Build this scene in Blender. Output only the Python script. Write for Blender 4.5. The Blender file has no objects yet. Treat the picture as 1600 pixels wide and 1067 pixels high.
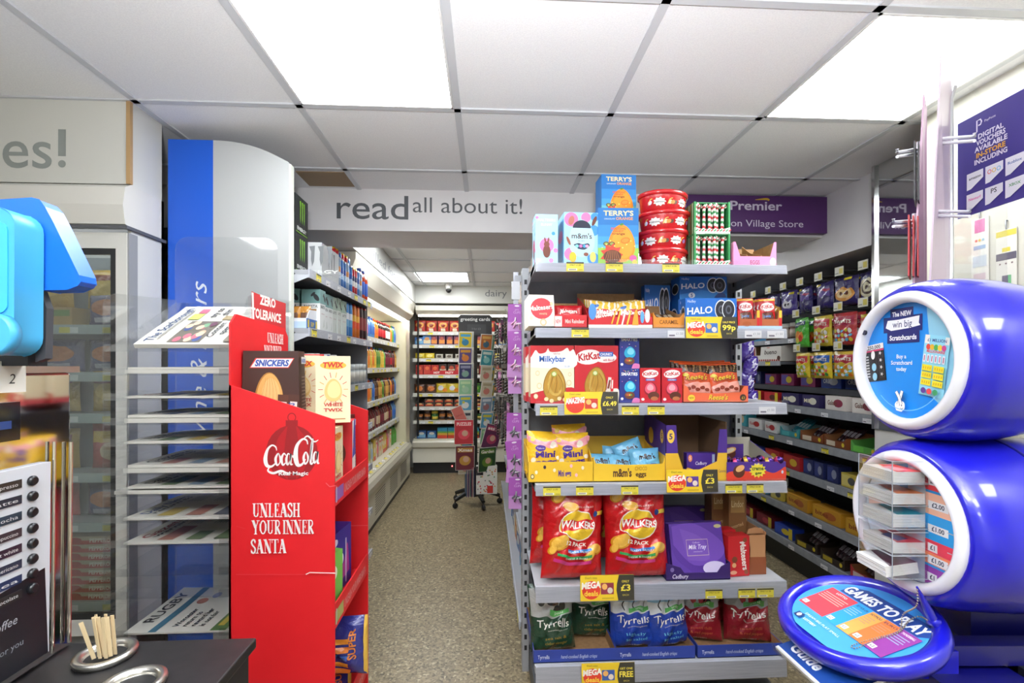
import bpy, math, random
from mathutils import Vector, Matrix, Euler, geometry
from math import sin, cos, pi, radians, tan, sqrt
SC = bpy.context.scene
COL = SC.collection
R = random.Random(7)

# ------------------------------------------------------------------ camera, light, exposure
H = 1.42                       # lens height above the floor
YAW = radians(3.0)             # camera turned a little to the right of the aisle
F = 760.0                      # focal length in pixels of the 1600 x 1067 frame
HOR = 572.0                    # horizon row
CEIL = 2.44
cam_d = bpy.data.cameras.new('camera'); cam = bpy.data.objects.new('camera', cam_d); COL.objects.link(cam)
cam.location = (0, 0, H); cam.rotation_euler = (pi / 2, 0, -YAW)
cam_d.sensor_width = 36.0; cam_d.lens = 36.0 * F / 1600.0; cam_d.shift_y = (HOR - 533.5) / 1600.0
cam_d.clip_start = 0.02
SC.camera = cam
SC.view_settings.view_transform = 'Standard'; SC.view_settings.look = 'None'
SC.view_settings.gamma = 1.0; SC.view_settings.use_curve_mapping = False
SC.view_settings.exposure = 1.14
PANEL = 9.0                   # emission of the ceiling light panels
STRIP = 9.0                    # emission of the tube in the chillers
world = bpy.data.worlds.new('world'); SC.world = world; world.use_nodes = True
world.node_tree.nodes['Background'].inputs[0].default_value = (.9, .95, 1, 1)
world.node_tree.nodes['Background'].inputs[1].default_value = 0.35
SC.cycles.max_bounces = 7; SC.cycles.diffuse_bounces = 4; SC.cycles.glossy_bounces = 3
SC.cycles.transparent_max_bounces = 24; SC.cycles.transmission_bounces = 4
SC.cycles.caustics_reflective = False; SC.cycles.caustics_refractive = False
SC.cycles.sample_clamp_indirect = 4.0
SC.cycles.use_denoising = True

def at(px, py, Y):
    """world point on the plane y = Y seen at a pixel of the 1600 x 1067 photograph"""
    a = (px - 800) / F; d = -a * sin(YAW) + cos(YAW); t = Y / d
    return Vector((t * (a * cos(YAW) + sin(YAW)), Y, H + t * (HOR - py) / F))
def gx(px, Y): return at(px, HOR, Y).x
def gz(px, py, Y): return at(px, py, Y).z
def atx(px, py, X):
    """world point on the plane x = X"""
    a = (px - 800) / F; d = a * cos(YAW) + sin(YAW); t = X / d
    return Vector((X, t * (-a * sin(YAW) + cos(YAW)), H + t * (HOR - py) / F))
def atz(px, py, Z):
    a = (px - 800) / F; t = (Z - H) / ((HOR - py) / F)
    return Vector((t * (a * cos(YAW) + sin(YAW)), t * (-a * sin(YAW) + cos(YAW)), Z))

# fill lamp added by the camera, aimed up to brighten the ceiling
fill_d = bpy.data.lights.new('bounce_flash', 'AREA'); fill_d.shape = 'DISK'; fill_d.size = .14; fill_d.energy = 36.0; fill_d.spread = radians(132); fill_d.color = (.95, .97, 1)
fill_lamp = bpy.data.objects.new('bounce_flash', fill_d); COL.objects.link(fill_lamp); fill_lamp.location = (.02, -.25, 1.62); fill_lamp.rotation_euler = (pi - .36, 0, 0)

# ------------------------------------------------------------------ materials
MATS = {}
def lin(h):
    c = [int(h[i:i + 2], 16) / 255 for i in (0, 2, 4)]
    return [x / 12.92 if x <= .04045 else ((x + .055) / 1.055) ** 2.4 for x in c] + [1]
def m(hexs, r=.45, metal=0., coat=0., spec=.5):
    k = (hexs, r, metal, coat, spec)
    if k in MATS: return MATS[k]
    ma = bpy.data.materials.new('paint_' + hexs); ma.use_nodes = True
    b = ma.node_tree.nodes['Principled BSDF']
    b.inputs['Base Color'].default_value = lin(hexs); b.inputs['Roughness'].default_value = r
    b.inputs['Metallic'].default_value = metal; b.inputs['Coat Weight'].default_value = coat
    b.inputs['Coat Roughness'].default_value = .08; b.inputs['Specular IOR Level'].default_value = spec
    MATS[k] = ma; return ma
def noisy(name, c1, c2, scale, r=.6, detail=4, bump=0., lo=.35, hi=.65, metal=0., stretch=None):
    """two colours mixed by noise, with optional bump"""
    if name in MATS: return MATS[name]
    ma = bpy.data.materials.new(name); ma.use_nodes = True; nt = ma.node_tree; b = nt.nodes['Principled BSDF']
    tc = nt.nodes.new('ShaderNodeTexCoord'); mp = nt.nodes.new('ShaderNodeMapping')
    nt.links.new(tc.outputs['Object'], mp.inputs[0])
    if stretch: mp.inputs['Scale'].default_value = stretch
    n = nt.nodes.new('ShaderNodeTexNoise'); n.inputs['Scale'].default_value = scale; n.inputs['Detail'].default_value = detail
    cr = nt.nodes.new('ShaderNodeValToRGB'); cr.color_ramp.elements[0].position = lo; cr.color_ramp.elements[1].position = hi
    cr.color_ramp.elements[0].color = lin(c1); cr.color_ramp.elements[1].color = lin(c2)
    nt.links.new(mp.outputs[0], n.inputs['Vector']); nt.links.new(n.outputs['Fac'], cr.inputs[0]); nt.links.new(cr.outputs[0], b.inputs['Base Color'])
    b.inputs['Roughness'].default_value = r; b.inputs['Metallic'].default_value = metal
    if bump:
        bp = nt.nodes.new('ShaderNodeBump'); bp.inputs['Strength'].default_value = bump; bp.inputs['Distance'].default_value = .002
        nt.links.new(n.outputs['Fac'], bp.inputs['Height']); nt.links.new(bp.outputs[0], b.inputs['Normal'])
    MATS[name] = ma; return ma
def emis(name, col, s):
    if name in MATS: return MATS[name]
    ma = bpy.data.materials.new(name); ma.use_nodes = True; b = ma.node_tree.nodes['Principled BSDF']
    b.inputs['Emission Color'].default_value = col; b.inputs['Emission Strength'].default_value = s
    b.inputs['Base Color'].default_value = (.9, .9, .9, 1)
    MATS[name] = ma; return ma
def foil(hexs):
    """printed film of a bag: glossy with fine crinkles"""
    k = ('foil', hexs)
    if k in MATS: return MATS[k]
    ma = bpy.data.materials.new('film_' + hexs); ma.use_nodes = True; nt = ma.node_tree; b = nt.nodes['Principled BSDF']
    b.inputs['Base Color'].default_value = lin(hexs); b.inputs['Roughness'].default_value = .24; b.inputs['Coat Weight'].default_value = .3; b.inputs['Coat Roughness'].default_value = .1
    tc = nt.nodes.new('ShaderNodeTexCoord'); n = nt.nodes.new('ShaderNodeTexNoise'); n.inputs['Scale'].default_value = 22; n.inputs['Detail'].default_value = 3; n.inputs['Distortion'].default_value = 1.2
    bp = nt.nodes.new('ShaderNodeBump'); bp.inputs['Strength'].default_value = .55; bp.inputs['Distance'].default_value = .012
    nt.links.new(tc.outputs['Object'], n.inputs['Vector']); nt.links.new(n.outputs['Fac'], bp.inputs['Height']); nt.links.new(bp.outputs[0], b.inputs['Normal']); nt.links.new(bp.outputs[0], b.inputs['Coat Normal'])
    MATS[k] = ma; return ma
def clear(name, tint, refl, rough=.05):
    """thin clear sheet: mostly see-through, a little mirror"""
    if name in MATS: return MATS[name]
    ma = bpy.data.materials.new(name); ma.use_nodes = True; nt = ma.node_tree; nt.nodes.clear()
    o = nt.nodes.new('ShaderNodeOutputMaterial'); mx = nt.nodes.new('ShaderNodeMixShader'); t = nt.nodes.new('ShaderNodeBsdfTransparent')
    g = nt.nodes.new('ShaderNodeBsdfGlossy'); fr = nt.nodes.new('ShaderNodeLayerWeight'); mu = nt.nodes.new('ShaderNodeMath')
    mu.operation = 'MULTIPLY_ADD'; mu.inputs[1].default_value = refl; mu.inputs[2].default_value = .03; fr.inputs[0].default_value = .35
    t.inputs[0].default_value = tint; g.inputs['Roughness'].default_value = rough; g.inputs[0].default_value = (.95, .95, .95, 1)
    nt.links.new(fr.outputs['Facing'], mu.inputs[0]); nt.links.new(mu.outputs[0], mx.inputs[0])
    nt.links.new(t.outputs[0], mx.inputs[1]); nt.links.new(g.outputs[0], mx.inputs[2]); nt.links.new(mx.outputs[0], o.inputs[0])
    MATS[name] = ma; return ma
WHITE = m('ecebe6', .5); CARD = noisy('brown_card', '9a7650', 'a98258', 60, .8)
DARKCARD = m('6b5038', .8); CHROME = m('d8d8d8', .12, 1.); STEEL = m('c9c6be', .28, 1.)
GREYM = m('9a9ca2', .45); RAIL = noisy('shelf_rail', 'a9adb8', 'b9bcc6', 30, .3, stretch=(.3, 1, 8)); BLACK = m('101010', .5)
DGREY = noisy('back_panel_grey', '7e8189', '878a92', 12, .55)
ACRYL = clear('clear_acrylic', (.95, .955, .96, 1), .2); GLASS = clear('door_glass', (.74, .77, .77, 1), .35, .02)
LIP = clear('clear_ticket_cover', (.97, .97, .98, 1), .3, .12)

# ------------------------------------------------------------------ mesh builder
class MB:
    def __init__(s): s.matf = m; s.v = []; s.f = []; s.fm = []; s.sm = []; s.mats = []
    def mi(s, mat):
        if isinstance(mat, str): mat = s.matf(mat)
        if mat not in s.mats: s.mats.append(mat)
        return s.mats.index(mat)
    def add(s, vs, fs, mat, smooth=False):
        o = len(s.v); s.v += [tuple(p) for p in vs]; i = s.mi(mat)
        for f in fs: s.f.append([o + k for k in f]); s.fm.append(i); s.sm.append(smooth)
        return s
    def box(s, x0, y0, z0, x1, y1, z1, mat, M=None):
        vs = [Vector((x, y, z)) for z in (z0, z1) for y in (y0, y1) for x in (x0, x1)]
        if M: vs = [M @ p for p in vs]
        return s.add(vs, [(0, 2, 3, 1), (4, 5, 7, 6), (0, 1, 5, 4), (2, 6, 7, 3), (0, 4, 6, 2), (1, 3, 7, 5)], mat)
    def prism(s, pts, fn, a, b, mat, smooth=False):
        """2-D outline pts swept from a to b; fn(u, v, w) gives the point"""
        n = len(pts); vs = [fn(u, v, a) for u, v in pts] + [fn(u, v, b) for u, v in pts]
        tri = geometry.tessellate_polygon([[Vector((u, v, 0)) for u, v in pts]])
        s.add(vs, [tuple(t) for t in tri] + [tuple(k + n for k in reversed(t)) for t in tri], mat)
        o = len(s.v) - 2 * n; i = s.mi(mat)
        for k in range(n):
            s.f.append([o + k, o + (k + 1) % n, o + n + (k + 1) % n, o + n + k]); s.fm.append(i); s.sm.append(smooth)
        return s
    def lathe(s, prof, mat, n=16, c=(0, 0, 0), sx=1., sy=1., M=None, caps=True):
        """prof: (r, z) or (r, z, material) rows"""
        vs = []
        for p in prof:
            for k in range(n):
                a = 2 * pi * k / n; q = Vector((c[0] + p[0] * cos(a) * sx, c[1] + p[0] * sin(a) * sy, c[2] + p[1]))
                vs.append(M @ q if M else q)
        o = len(s.v); s.v += [tuple(p) for p in vs]
        for j in range(len(prof) - 1):
            i = s.mi(prof[j][2] if len(prof[j]) > 2 else mat)
            for k in range(n):
                s.f.append([o + j * n + k, o + j * n + (k + 1) % n, o + (j + 1) * n + (k + 1) % n, o + (j + 1) * n + k]); s.fm.append(i); s.sm.append(True)
        for j, rev in ((0, True), (len(prof) - 1, False)):
            if caps and prof[j][0] > 1e-4:
                f = [o + j * n + k for k in range(n)]; s.f.append(f[::-1] if rev else f); s.fm.append(s.mi(mat if len(prof[j]) < 3 else prof[j][2])); s.sm.append(False)
        return s
    def tube(s, pts, r, mat, n=8, cap=True):
        pts = [Vector(p) for p in pts]; rs = r if isinstance(r, (list, tuple)) else [r] * len(pts); vs = []; up = None
        for k, p in enumerate(pts):
            t = (pts[min(k + 1, len(pts) - 1)] - pts[max(k - 1, 0)]).normalized()
            if up is None: up = Vector((0, 0, 1)) if abs(t.z) < .9 else Vector((1, 0, 0))
            a = t.cross(up).normalized(); b = a.cross(t); up = b
            for j in range(n): vs.append(p + rs[k] * (cos(2 * pi * j / n) * a + sin(2 * pi * j / n) * b))
        fs = [(k * n + j, k * n + (j + 1) % n, (k + 1) * n + (j + 1) % n, (k + 1) * n + j) for k in range(len(pts) - 1) for j in range(n)]
        s.add(vs, fs, mat, True)
        if cap: s.add(vs[:n], [tuple(range(n))], mat); s.add(vs[-n:], [tuple(range(n))[::-1]], mat)
        return s
    def grid(s, fn, nu, nv, mat, smooth=True):
        vs = [fn(i / nu, j / nv) for j in range(nv + 1) for i in range(nu + 1)]
        return s.add(vs, [(j * (nu + 1) + i, j * (nu + 1) + i + 1, (j + 1) * (nu + 1) + i + 1, (j + 1) * (nu + 1) + i) for j in range(nv) for i in range(nu)], mat, smooth)
    def build(s, name, parent=None, loc=None, rot=None, bevel=0., shadow=True):
        me = bpy.data.meshes.new(name); me.from_pydata(s.v, [], s.f)
        for ma in s.mats: me.materials.append(ma)
        me.polygons.foreach_set('material_index', s.fm); me.polygons.foreach_set('use_smooth', s.sm); me.update()
        o = bpy.data.objects.new(name, me); COL.objects.link(o)
        if parent: o.parent = parent
        if loc is not None: o.location = loc
        if rot is not None: o.rotation_euler = rot
        if bevel:
            b = o.modifiers.new('bevel', 'BEVEL'); b.width = bevel; b.segments = 2; b.limit_method = 'ANGLE'; b.angle_limit = radians(40)
        return o

# ------------------------------------------------------------------ printing on surfaces
TXT = {}
def text_mesh(body, bold=0., shear=0., res=2, space=1.):
    k = (body, bold, shear, res, space)
    if k not in TXT:
        c = bpy.data.curves.new('t', 'FONT'); c.body = body; c.size = 1; c.resolution_u = res; c.offset = bold * .5; c.shear = shear; c.space_character = space
        o = bpy.data.objects.new('t', c); me = o.to_mesh()
        v = [(p.co.x, p.co.y) for p in me.vertices]; f = [tuple(q.vertices) for q in me.polygons]
        o.to_mesh_clear(); bpy.data.objects.remove(o); bpy.data.curves.remove(c)
        xs = [p[0] for p in v] or [0]
        TXT[k] = (v, f, min(xs), max(xs))
    return TXT[k]
def smooth_line(pts, n=6):
    out = []; P = [pts[0]] + list(pts) + [pts[-1]]
    for i in range(1, len(P) - 2):
        a, b, c, d = P[i - 1:i + 3]
        for k in range(n):
            t = k / n; out.append(tuple(.5 * (2 * b[q] + (c[q] - a[q]) * t + (2 * a[q] - 5 * b[q] + 4 * c[q] - d[q]) * t * t + (3 * b[q] - a[q] - 3 * c[q] + d[q]) * t ** 3) for q in range(len(b))))
    out.append(tuple(pts[-1])); return out
class Art:
    """draws flat print on a face: fn(u, v, off) -> point; later marks lie on top of earlier ones"""
    def __init__(s, mb, fn, e=.00008, base=.0003, sub=0, cell=0): s.mb = mb; s.fn = fn; s.o = base; s.e = e; s.sub = sub; s.cell = cell
    def fine(s, pts, tris):
        """splits triangles down to the cell size, so that print follows a curved face"""
        if not s.cell: return pts, tris
        P = list(pts); out = []; st = [tuple(t) for t in tris]; mid = {}
        while st:
            t = st.pop()
            if len(t) > 3: st += [(t[0], t[k], t[k + 1]) for k in range(1, len(t) - 1)]; continue
            L = [(P[t[k]][0] - P[t[(k + 1) % 3]][0]) ** 2 + (P[t[k]][1] - P[t[(k + 1) % 3]][1]) ** 2 for k in range(3)]; k = L.index(max(L))
            if L[k] < s.cell ** 2: out.append(t); continue
            a, b, c = t[k], t[(k + 1) % 3], t[(k + 2) % 3]; q = (min(a, b), max(a, b))
            if q not in mid: mid[q] = len(P); P.append(((P[a][0] + P[b][0]) / 2, (P[a][1] + P[b][1]) / 2))
            st += [(a, mid[q], c), (mid[q], b, c)]
        return P, out
    def up(s): s.o += s.e; return s.o
    def emit(s, pts, faces, mat, smooth=False):
        o = s.up(); pts, faces = s.fine(pts, faces); s.mb.add([s.fn(u, v, o) for u, v in pts], faces, mat, smooth); return s
    def rect(s, x0, y0, x1, y1, mat):
        if s.cell: return s.emit([(x0, y0), (x1, y0), (x1, y1), (x0, y1)], [(0, 1, 2, 3)], mat)
        o = s.up(); n = max(1, s.sub); s.mb.grid(lambda a, b: s.fn(x0 + (x1 - x0) * a, y0 + (y1 - y0) * b, o), n, n, mat, bool(s.sub)); return s
    def poly(s, pts, mat):
        tri = geometry.tessellate_polygon([[Vector((u, v, 0)) for u, v in pts]]); return s.emit(pts, [tuple(t) for t in tri], mat)
    def ell(s, cx, cy, rx, ry, mat, n=20, rot=0., a0=0., a1=2 * pi):
        c, d = cos(rot), sin(rot); vs = [(cx, cy)]
        for k in range(n + 1):
            a = a0 + (a1 - a0) * k / n; x = rx * cos(a); y = ry * sin(a); vs.append((cx + x * c - y * d, cy + x * d + y * c))
        return s.emit(vs, [(0, 1 + k, 2 + k) for k in range(n)], mat)
    def egg(s, cx, cy, rx, ry, mat, rot=0., n=28):
        pts = []
        for k in range(n):
            a = 2 * pi * k / n; y = ry * sin(a); x = rx * cos(a) * (1 - .16 * sin(a)); pts.append((cx + x * cos(rot) - y * sin(rot), cy + x * sin(rot) + y * cos(rot)))
        return s.fan(pts, cx, cy, mat)
    def fan(s, pts, cx, cy, mat):
        n = len(pts); return s.emit([(cx, cy)] + list(pts), [(0, 1 + k, 1 + (k + 1) % n) for k in range(n)], mat)
    def burst(s, cx, cy, r1, r2, n, mat, sy=1.):
        pts = [(cx + (r1 if k % 2 else r2) * cos(pi * k / n), cy + sy * (r1 if k % 2 else r2) * sin(pi * k / n)) for k in range(2 * n)]
        return s.fan(pts, cx, cy, mat)
    def line(s, pts, w, mat, smooth=0):
        """stroke; points (x, y) or (x, y, width factor)"""
        if smooth: pts = smooth_line([p if len(p) > 2 else (p[0], p[1], 1.) for p in pts], smooth)
        vs = []
        for k, p in enumerate(pts):
            a = pts[max(k - 1, 0)]; b = pts[min(k + 1, len(pts) - 1)]; dx, dy = b[0] - a[0], b[1] - a[1]; l = sqrt(dx * dx + dy * dy) or 1
            h = w / 2 * (p[2] if len(p) > 2 else 1.); nx, ny = -dy / l * h, dx / l * h
            vs += [(p[0] + nx, p[1] + ny), (p[0] - nx, p[1] - ny)]
        return s.emit(vs, [(2 * k, 2 * k + 1, 2 * k + 3, 2 * k + 2) for k in range(len(pts) - 1)], mat)
    def text(s, body, x, y, h, mat, al='c', bold=0., shear=0., rot=0., w=None, res=2, space=1., arc=0.):
        """h: capital height; w: squeeze to this width"""
        v, f, a, b = text_mesh(body, bold, shear, res, space); k = h / .70; kx = k
        if w and b > a: kx = w / (b - a)
        sh = {'c': (a + b) / 2, 'l': a, 'r': b}[al]; c, d = cos(rot), sin(rot); vs = []
        for p in v:
            X = (p[0] - sh) * kx; Y = p[1] * k + arc * X * X; vs.append((x + X * c - Y * d, y + X * d + Y * c))
        return s.emit(vs, f, mat)
    def wob(s, pts, mat):
        return s.poly(smooth_line(pts, 5), mat)

def front(w, d, x=0., y=0., z=0.): return lambda u, v, o: (x + u - w / 2, y - d / 2 - o, z + v)
def sidel(w, d): return lambda u, v, o: (-w / 2 - o, d / 2 - u, v)
def sider(w, d): return lambda u, v, o: (w / 2 + o, -d / 2 + u, v)
def topf(w, d, h): return lambda u, v, o: (u - w / 2, -d / 2 + v, h + o)

# ------------------------------------------------------------------ scene objects
def tag(o, label, cat, group=None):
    o['label'] = label; o['category'] = cat
    if group: o['group'] = group
    elif 'group' in o: del o['group']
    return o
def empty(name, loc=(0, 0, 0), rot=(0, 0, 0)):
    o = bpy.data.objects.new(name, None); COL.objects.link(o); o.location = loc; o.rotation_euler = rot; o.empty_display_size = .05; return o
def thing(name, label, cat, loc=(0, 0, 0), rot=(0, 0, 0), group=None): return tag(empty(name, loc, rot), label, cat, group)
def struct(mb, name, **k):
    o = mb.build(name, **k); o['kind'] = 'structure'; return o
KIDS = {}
def copytree(o, parent=None):
    c = o.copy(); COL.objects.link(c)
    if parent: c.parent = parent
    for ch in KIDS.get(o.name) or KIDS.setdefault(o.name, list(o.children)): copytree(ch, c)
    return c
PROTO = {}
def put(key, loc, rot=0., label='', cat='', group=None, scale=None):
    """place one more of a kind: the first time the thing itself, later a copy of it and its parts"""
    p = PROTO[key]
    if callable(p[0]): p[0] = p[0](); o = p[0]
    else: o = copytree(p[0])
    o.location = loc; o.rotation_euler = rot if isinstance(rot, tuple) else (0, 0, rot)
    o.scale = (scale if isinstance(scale, tuple) else (scale,) * 3) if scale else (1, 1, 1)
    tag(o, label, cat, group); return o
def proto(key, fn): PROTO[key] = [fn]
ORD = 'first second third fourth fifth sixth seventh eighth ninth tenth eleventh twelfth thirteenth fourteenth fifteenth sixteenth seventeenth eighteenth nineteenth twentieth'.split()
def nth(k):
    if k < 20: return ORD[k]
    return ('twenty-' if k < 29 else 'thirty-') + ORD[(k - 20) % 10]

# ------------------------------------------------------------------ stock builders
def carton(name, w, d, h, mat, art=None, left=None, right=None, taper=0., top=None):
    """printed box; local origin at the middle of its base, front towards -y"""
    mb = MB(); t = taper
    vs = [(-w / 2, -d / 2, 0), (w / 2, -d / 2, 0), (w / 2, d / 2, 0), (-w / 2, d / 2, 0), (-w / 2 + t, -d / 2, h), (w / 2 - t, -d / 2, h), (w / 2 - t, d / 2, h), (-w / 2 + t, d / 2, h)]
    mb.add(vs, [(0, 3, 2, 1), (4, 5, 6, 7), (0, 1, 5, 4), (1, 2, 6, 5), (2, 3, 7, 6), (3, 0, 4, 7)], mat)
    if art: art(Art(mb, front(w, d)), w, h)
    if left: left(Art(mb, sidel(w, d)), d, h)
    if right: right(Art(mb, sider(w, d)), d, h)
    if top: top(Art(mb, topf(w, d, h)), w, d)
    return mb.build(name)
def bag_fn(w, h, t, seed=0, wr=.1, pinch=.05, flat=.55):
    rr = random.Random(seed); ph = [(rr.uniform(0, 6), rr.uniform(5, 17), rr.uniform(4, 14), rr.uniform(.4, 1)) for _ in range(6)]
    def fn(u, v, o, side=-1):
        s = max(-1, min(1, 2 * u / w - 1)); r = max(-1, min(1, 2 * v / h - 1))
        k = max(0, 1 - abs(s) ** 2.6) ** flat * max(0, 1 - abs(r) ** 3.2) ** flat
        n = sum(c * sin(p + a * s * (1 if i % 2 else .4) + b * r * side) for i, (p, a, b, c) in enumerate(ph)) / 4
        y = t / 2 * k * (1 + wr * n)
        return ((u - w / 2) * (1 - pinch * (1 - r * r)) + .004 * n * k, side * (y + o), v + .006 * wr * 10 * n * k * (1 - abs(r)))
    return fn
def bag(name, w, h, t, mat, art=None, seed=0, wr=.12, back=None, nu=14, nv=18, e=.0002, crimp=None, cell=0):
    mb = MB(); mb.matf = foil; mat = foil(mat) if isinstance(mat, str) else mat; fn = bag_fn(w, h, t, seed, wr)
    mb.grid(lambda a, b: fn(a * w, b * h, 0), nu, nv, mat)
    mb.grid(lambda a, b: fn((1 - a) * w, b * h, 0, 1), nu, nv, back or mat)
    if art: art(Art(mb, fn, e=e, base=.0009, sub=8, cell=cell or min(w, h) / 18), w, h)
    if crimp:
        A = Art(mb, fn, base=.0004, sub=8); A.rect(0, h - .012, w, h, crimp); A.rect(0, 0, w, .01, crimp)
    return mb.build(name)
def tray(name, w, d, h, out, inn=CARD, prof=None, hb=None, art=None, t=.003, sideh=None, left=None, parent=None, backart=None):
    """open card tray; prof: outline of the front wall (u, v); hb: height of the back flap"""
    mb = MB(); prof = prof or [(0, 0), (w, 0), (w, h), (0, h)]; hs = sideh or h; hb = hb or h
    mb.box(-w / 2, -d / 2, 0, w / 2, d / 2, t, inn)
    mb.prism(prof, lambda u, v, q: (u - w / 2, q, v), -d / 2, -d / 2 + t, out)
    A = Art(mb, lambda u, v, o: (u - w / 2, -d / 2 + t + o, v)); A.poly(prof, inn)
    for sx in (-1, 1):
        pr = [(-d / 2 + t, 0), (d / 2, 0), (d / 2, max(hs, hb * .9 if hb > h else hs)), (-d / 2 + t + .3 * d, hs), (-d / 2 + t, prof[2][1] if sx > 0 else prof[-1][1])]
        mb.prism(pr, lambda u, v, q: (q, u, v), sx * w / 2 - (t if sx > 0 else 0), sx * w / 2 + (0 if sx > 0 else t), out)
        Art(mb, lambda u, v, o: (sx * (w / 2 - t - o), u, v)).poly(pr, inn)
    mb.box(-w / 2, d / 2 - t, 0, w / 2, d / 2, hb, inn)
    if art: art(Art(mb, front(w, d)), w, h)
    if left: left(Art(mb, sidel(w, d)), d, h)
    if backart: backart(Art(mb, lambda u, v, o: (u - w / 2, d / 2 - t - o, v)), w, hb)
    return mb.build(name, parent)
def bottle(name, r, h, liquid, label, cap, neck=.35, n=12, lab=(.18, .58), squat=0., band=None):
    mb = MB(); l = m(liquid, .15, 0, .4); lb = m(label, .45); b2 = m(band, .45) if band else lb; a, b = lab
    sh = h * .66 if not squat else h * .8
    mid = (a + b) / 2
    mb.lathe([(r * .9, 0, l), (r, h * .03, l), (r, h * a, lb), (r * 1.01, h * a + .001, lb), (r * 1.01, h * mid, b2), (r * 1.01, h * b, l), (r, h * b + .001, l), (r, sh, l), (r * .85, sh + (h - sh) * .3, l), (r * neck * 1.1, h * .90, l), (r * neck, h * .905, m(cap, .4)), (r * neck * 1.15, h * .91, m(cap, .4)), (r * neck * 1.15, h, m(cap, .4))], l, n)
    return mb.build(name)
def can(name, r, h, body, band, n=14, top='c8c8cc', mid=None):
    mb = MB(); b = m(body, .3, .3); c = m(band, .35, .1); t = m(top, .3, .9)
    mb.lathe([(r * .8, 0, t), (r, h * .06, b), (r, h * .3, c), (r, h * .5, m(mid, .35) if mid else c), (r, h * .68, b), (r, h * .93, t), (r * .86, h, t)], t, n)
    return mb.build(name)
def jar(name, r, h, content, label, cap, n=14):
    mb = MB(); mb.lathe([(r, 0, content), (r, h * .12, label), (r * 1.01, h * .12, label), (r * 1.01, h * .62, content), (r, h * .62, content), (r * .97, h * .76, cap), (r * 1.0, h * .77, cap), (r * 1.0, h, cap)], m(cap), n)
    return mb.build(name)
def egg_mesh(mb, r, h, mat, c=(0, 0, 0), band=None, n=14, M=None):
    pr = []
    for k in range(11):
        a = -pi / 2 + pi * k / 10; pr.append((max(1e-5, r * cos(a) * (1 - .14 * sin(a))), h / 2 + h / 2 * sin(a), (band if band and k in (4, 5) else mat)))
    mb.lathe(pr, mat, n, c, M=M)
# ------------------------------------------------------------------ the room
def floor_mat():
    ma = bpy.data.materials.new('speckled_vinyl'); ma.use_nodes = True; nt = ma.node_tree; b = nt.nodes['Principled BSDF']
    tc = nt.nodes.new('ShaderNodeTexCoord'); v = nt.nodes.new('ShaderNodeTexVoronoi'); v.inputs['Scale'].default_value = 95
    cr = nt.nodes.new('ShaderNodeValToRGB'); cr.color_ramp.interpolation = 'CONSTANT'
    for p, h in ((0, '6f634b'), (.18, '7d7057'), (.5, '8c7e61'), (.75, '988a6e'), (.88, '5a4f3c'), (.95, 'b0a283')):
        e = cr.color_ramp.elements[0] if p == 0 else cr.color_ramp.elements.new(p); e.color = lin(h); e.position = p
    cr.color_ramp.elements.remove(cr.color_ramp.elements[-1]) if len(cr.color_ramp.elements) > 6 else None
    sep = nt.nodes.new('ShaderNodeSeparateColor'); nt.links.new(tc.outputs['Object'], v.inputs['Vector']); nt.links.new(v.outputs['Color'], sep.inputs[0])
    nt.links.new(sep.outputs[0], cr.inputs[0]); nt.links.new(cr.outputs[0], b.inputs['Base Color']); b.inputs['Roughness'].default_value = .38
    return ma
TILE = noisy('ceiling_tile', 'e6e6e9', 'eeeef0', 220, .9, 3, .25)
XL, XR, YB, YF = -2.6, 2.5, -2.5, 6.9
mb = MB(); mb.box(XL, YB, -.05, XR + .2, YF, 0, floor_mat()); struct(mb, 'floor')
G = .615; GX0 = -.115; GY0 = 1.94; BAR = m('c8cacf', .5)
mb = MB(); mb.box(XL, YB, CEIL, XR + .2, YF, CEIL + .08, TILE)
for k in range(-5, 6):
    x = GX0 + k * G
    mb.box(x - .013, YB, CEIL - .006, x + .013, 2.84, CEIL + .001, BAR)
    mb.box(x - .04 - .013, 3.25, CEIL - .006, x - .04 + .013, YF, CEIL + .001, BAR)
for k in range(-7, 2):
    y = GY0 + k * G; mb.box(XL, y - .013, CEIL - .006, XR, y + .013, CEIL + .001, BAR)
for y in (3.44, 4.06, 4.67, 5.28, 5.9): mb.box(XL, y - .013, CEIL - .006, XR, y + .013, CEIL + .001, BAR)
# a missing strip of tile with bare boards above the shelving
mb.box(gx(462, 2.6), 2.60, CEIL - .004, gx(545, 2.6), 2.80, CEIL, '8a6f4a')
struct(mb, 'ceiling')
PAINT = noisy('wall_paint', 'd3d2cd', 'd8d7d2', 5, .6); CREAM = m('c9c6b6', .55)
mb = MB(); mb.box(XL - .1, YB, 0, XL, YF, CEIL, PAINT); struct(mb, 'wall_left')
mb = MB(); mb.box(XR, 1.9, 0, XR + .1, YF, CEIL, PAINT); mb.box(1.8, YB, 0, 1.9, 1.9, CEIL, CREAM); mb.box(1.9, 1.8, 0, 2.6, 1.9, CEIL, CREAM); struct(mb, 'wall_right')
mb = MB(); mb.box(XL, YF, 0, XR + .1, YF + .1, CEIL, PAINT); struct(mb, 'wall_back')
mb = MB(); mb.box(XL, YB - .1, 0, 1.9, YB, CEIL, PAINT); struct(mb, 'wall_front')
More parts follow.
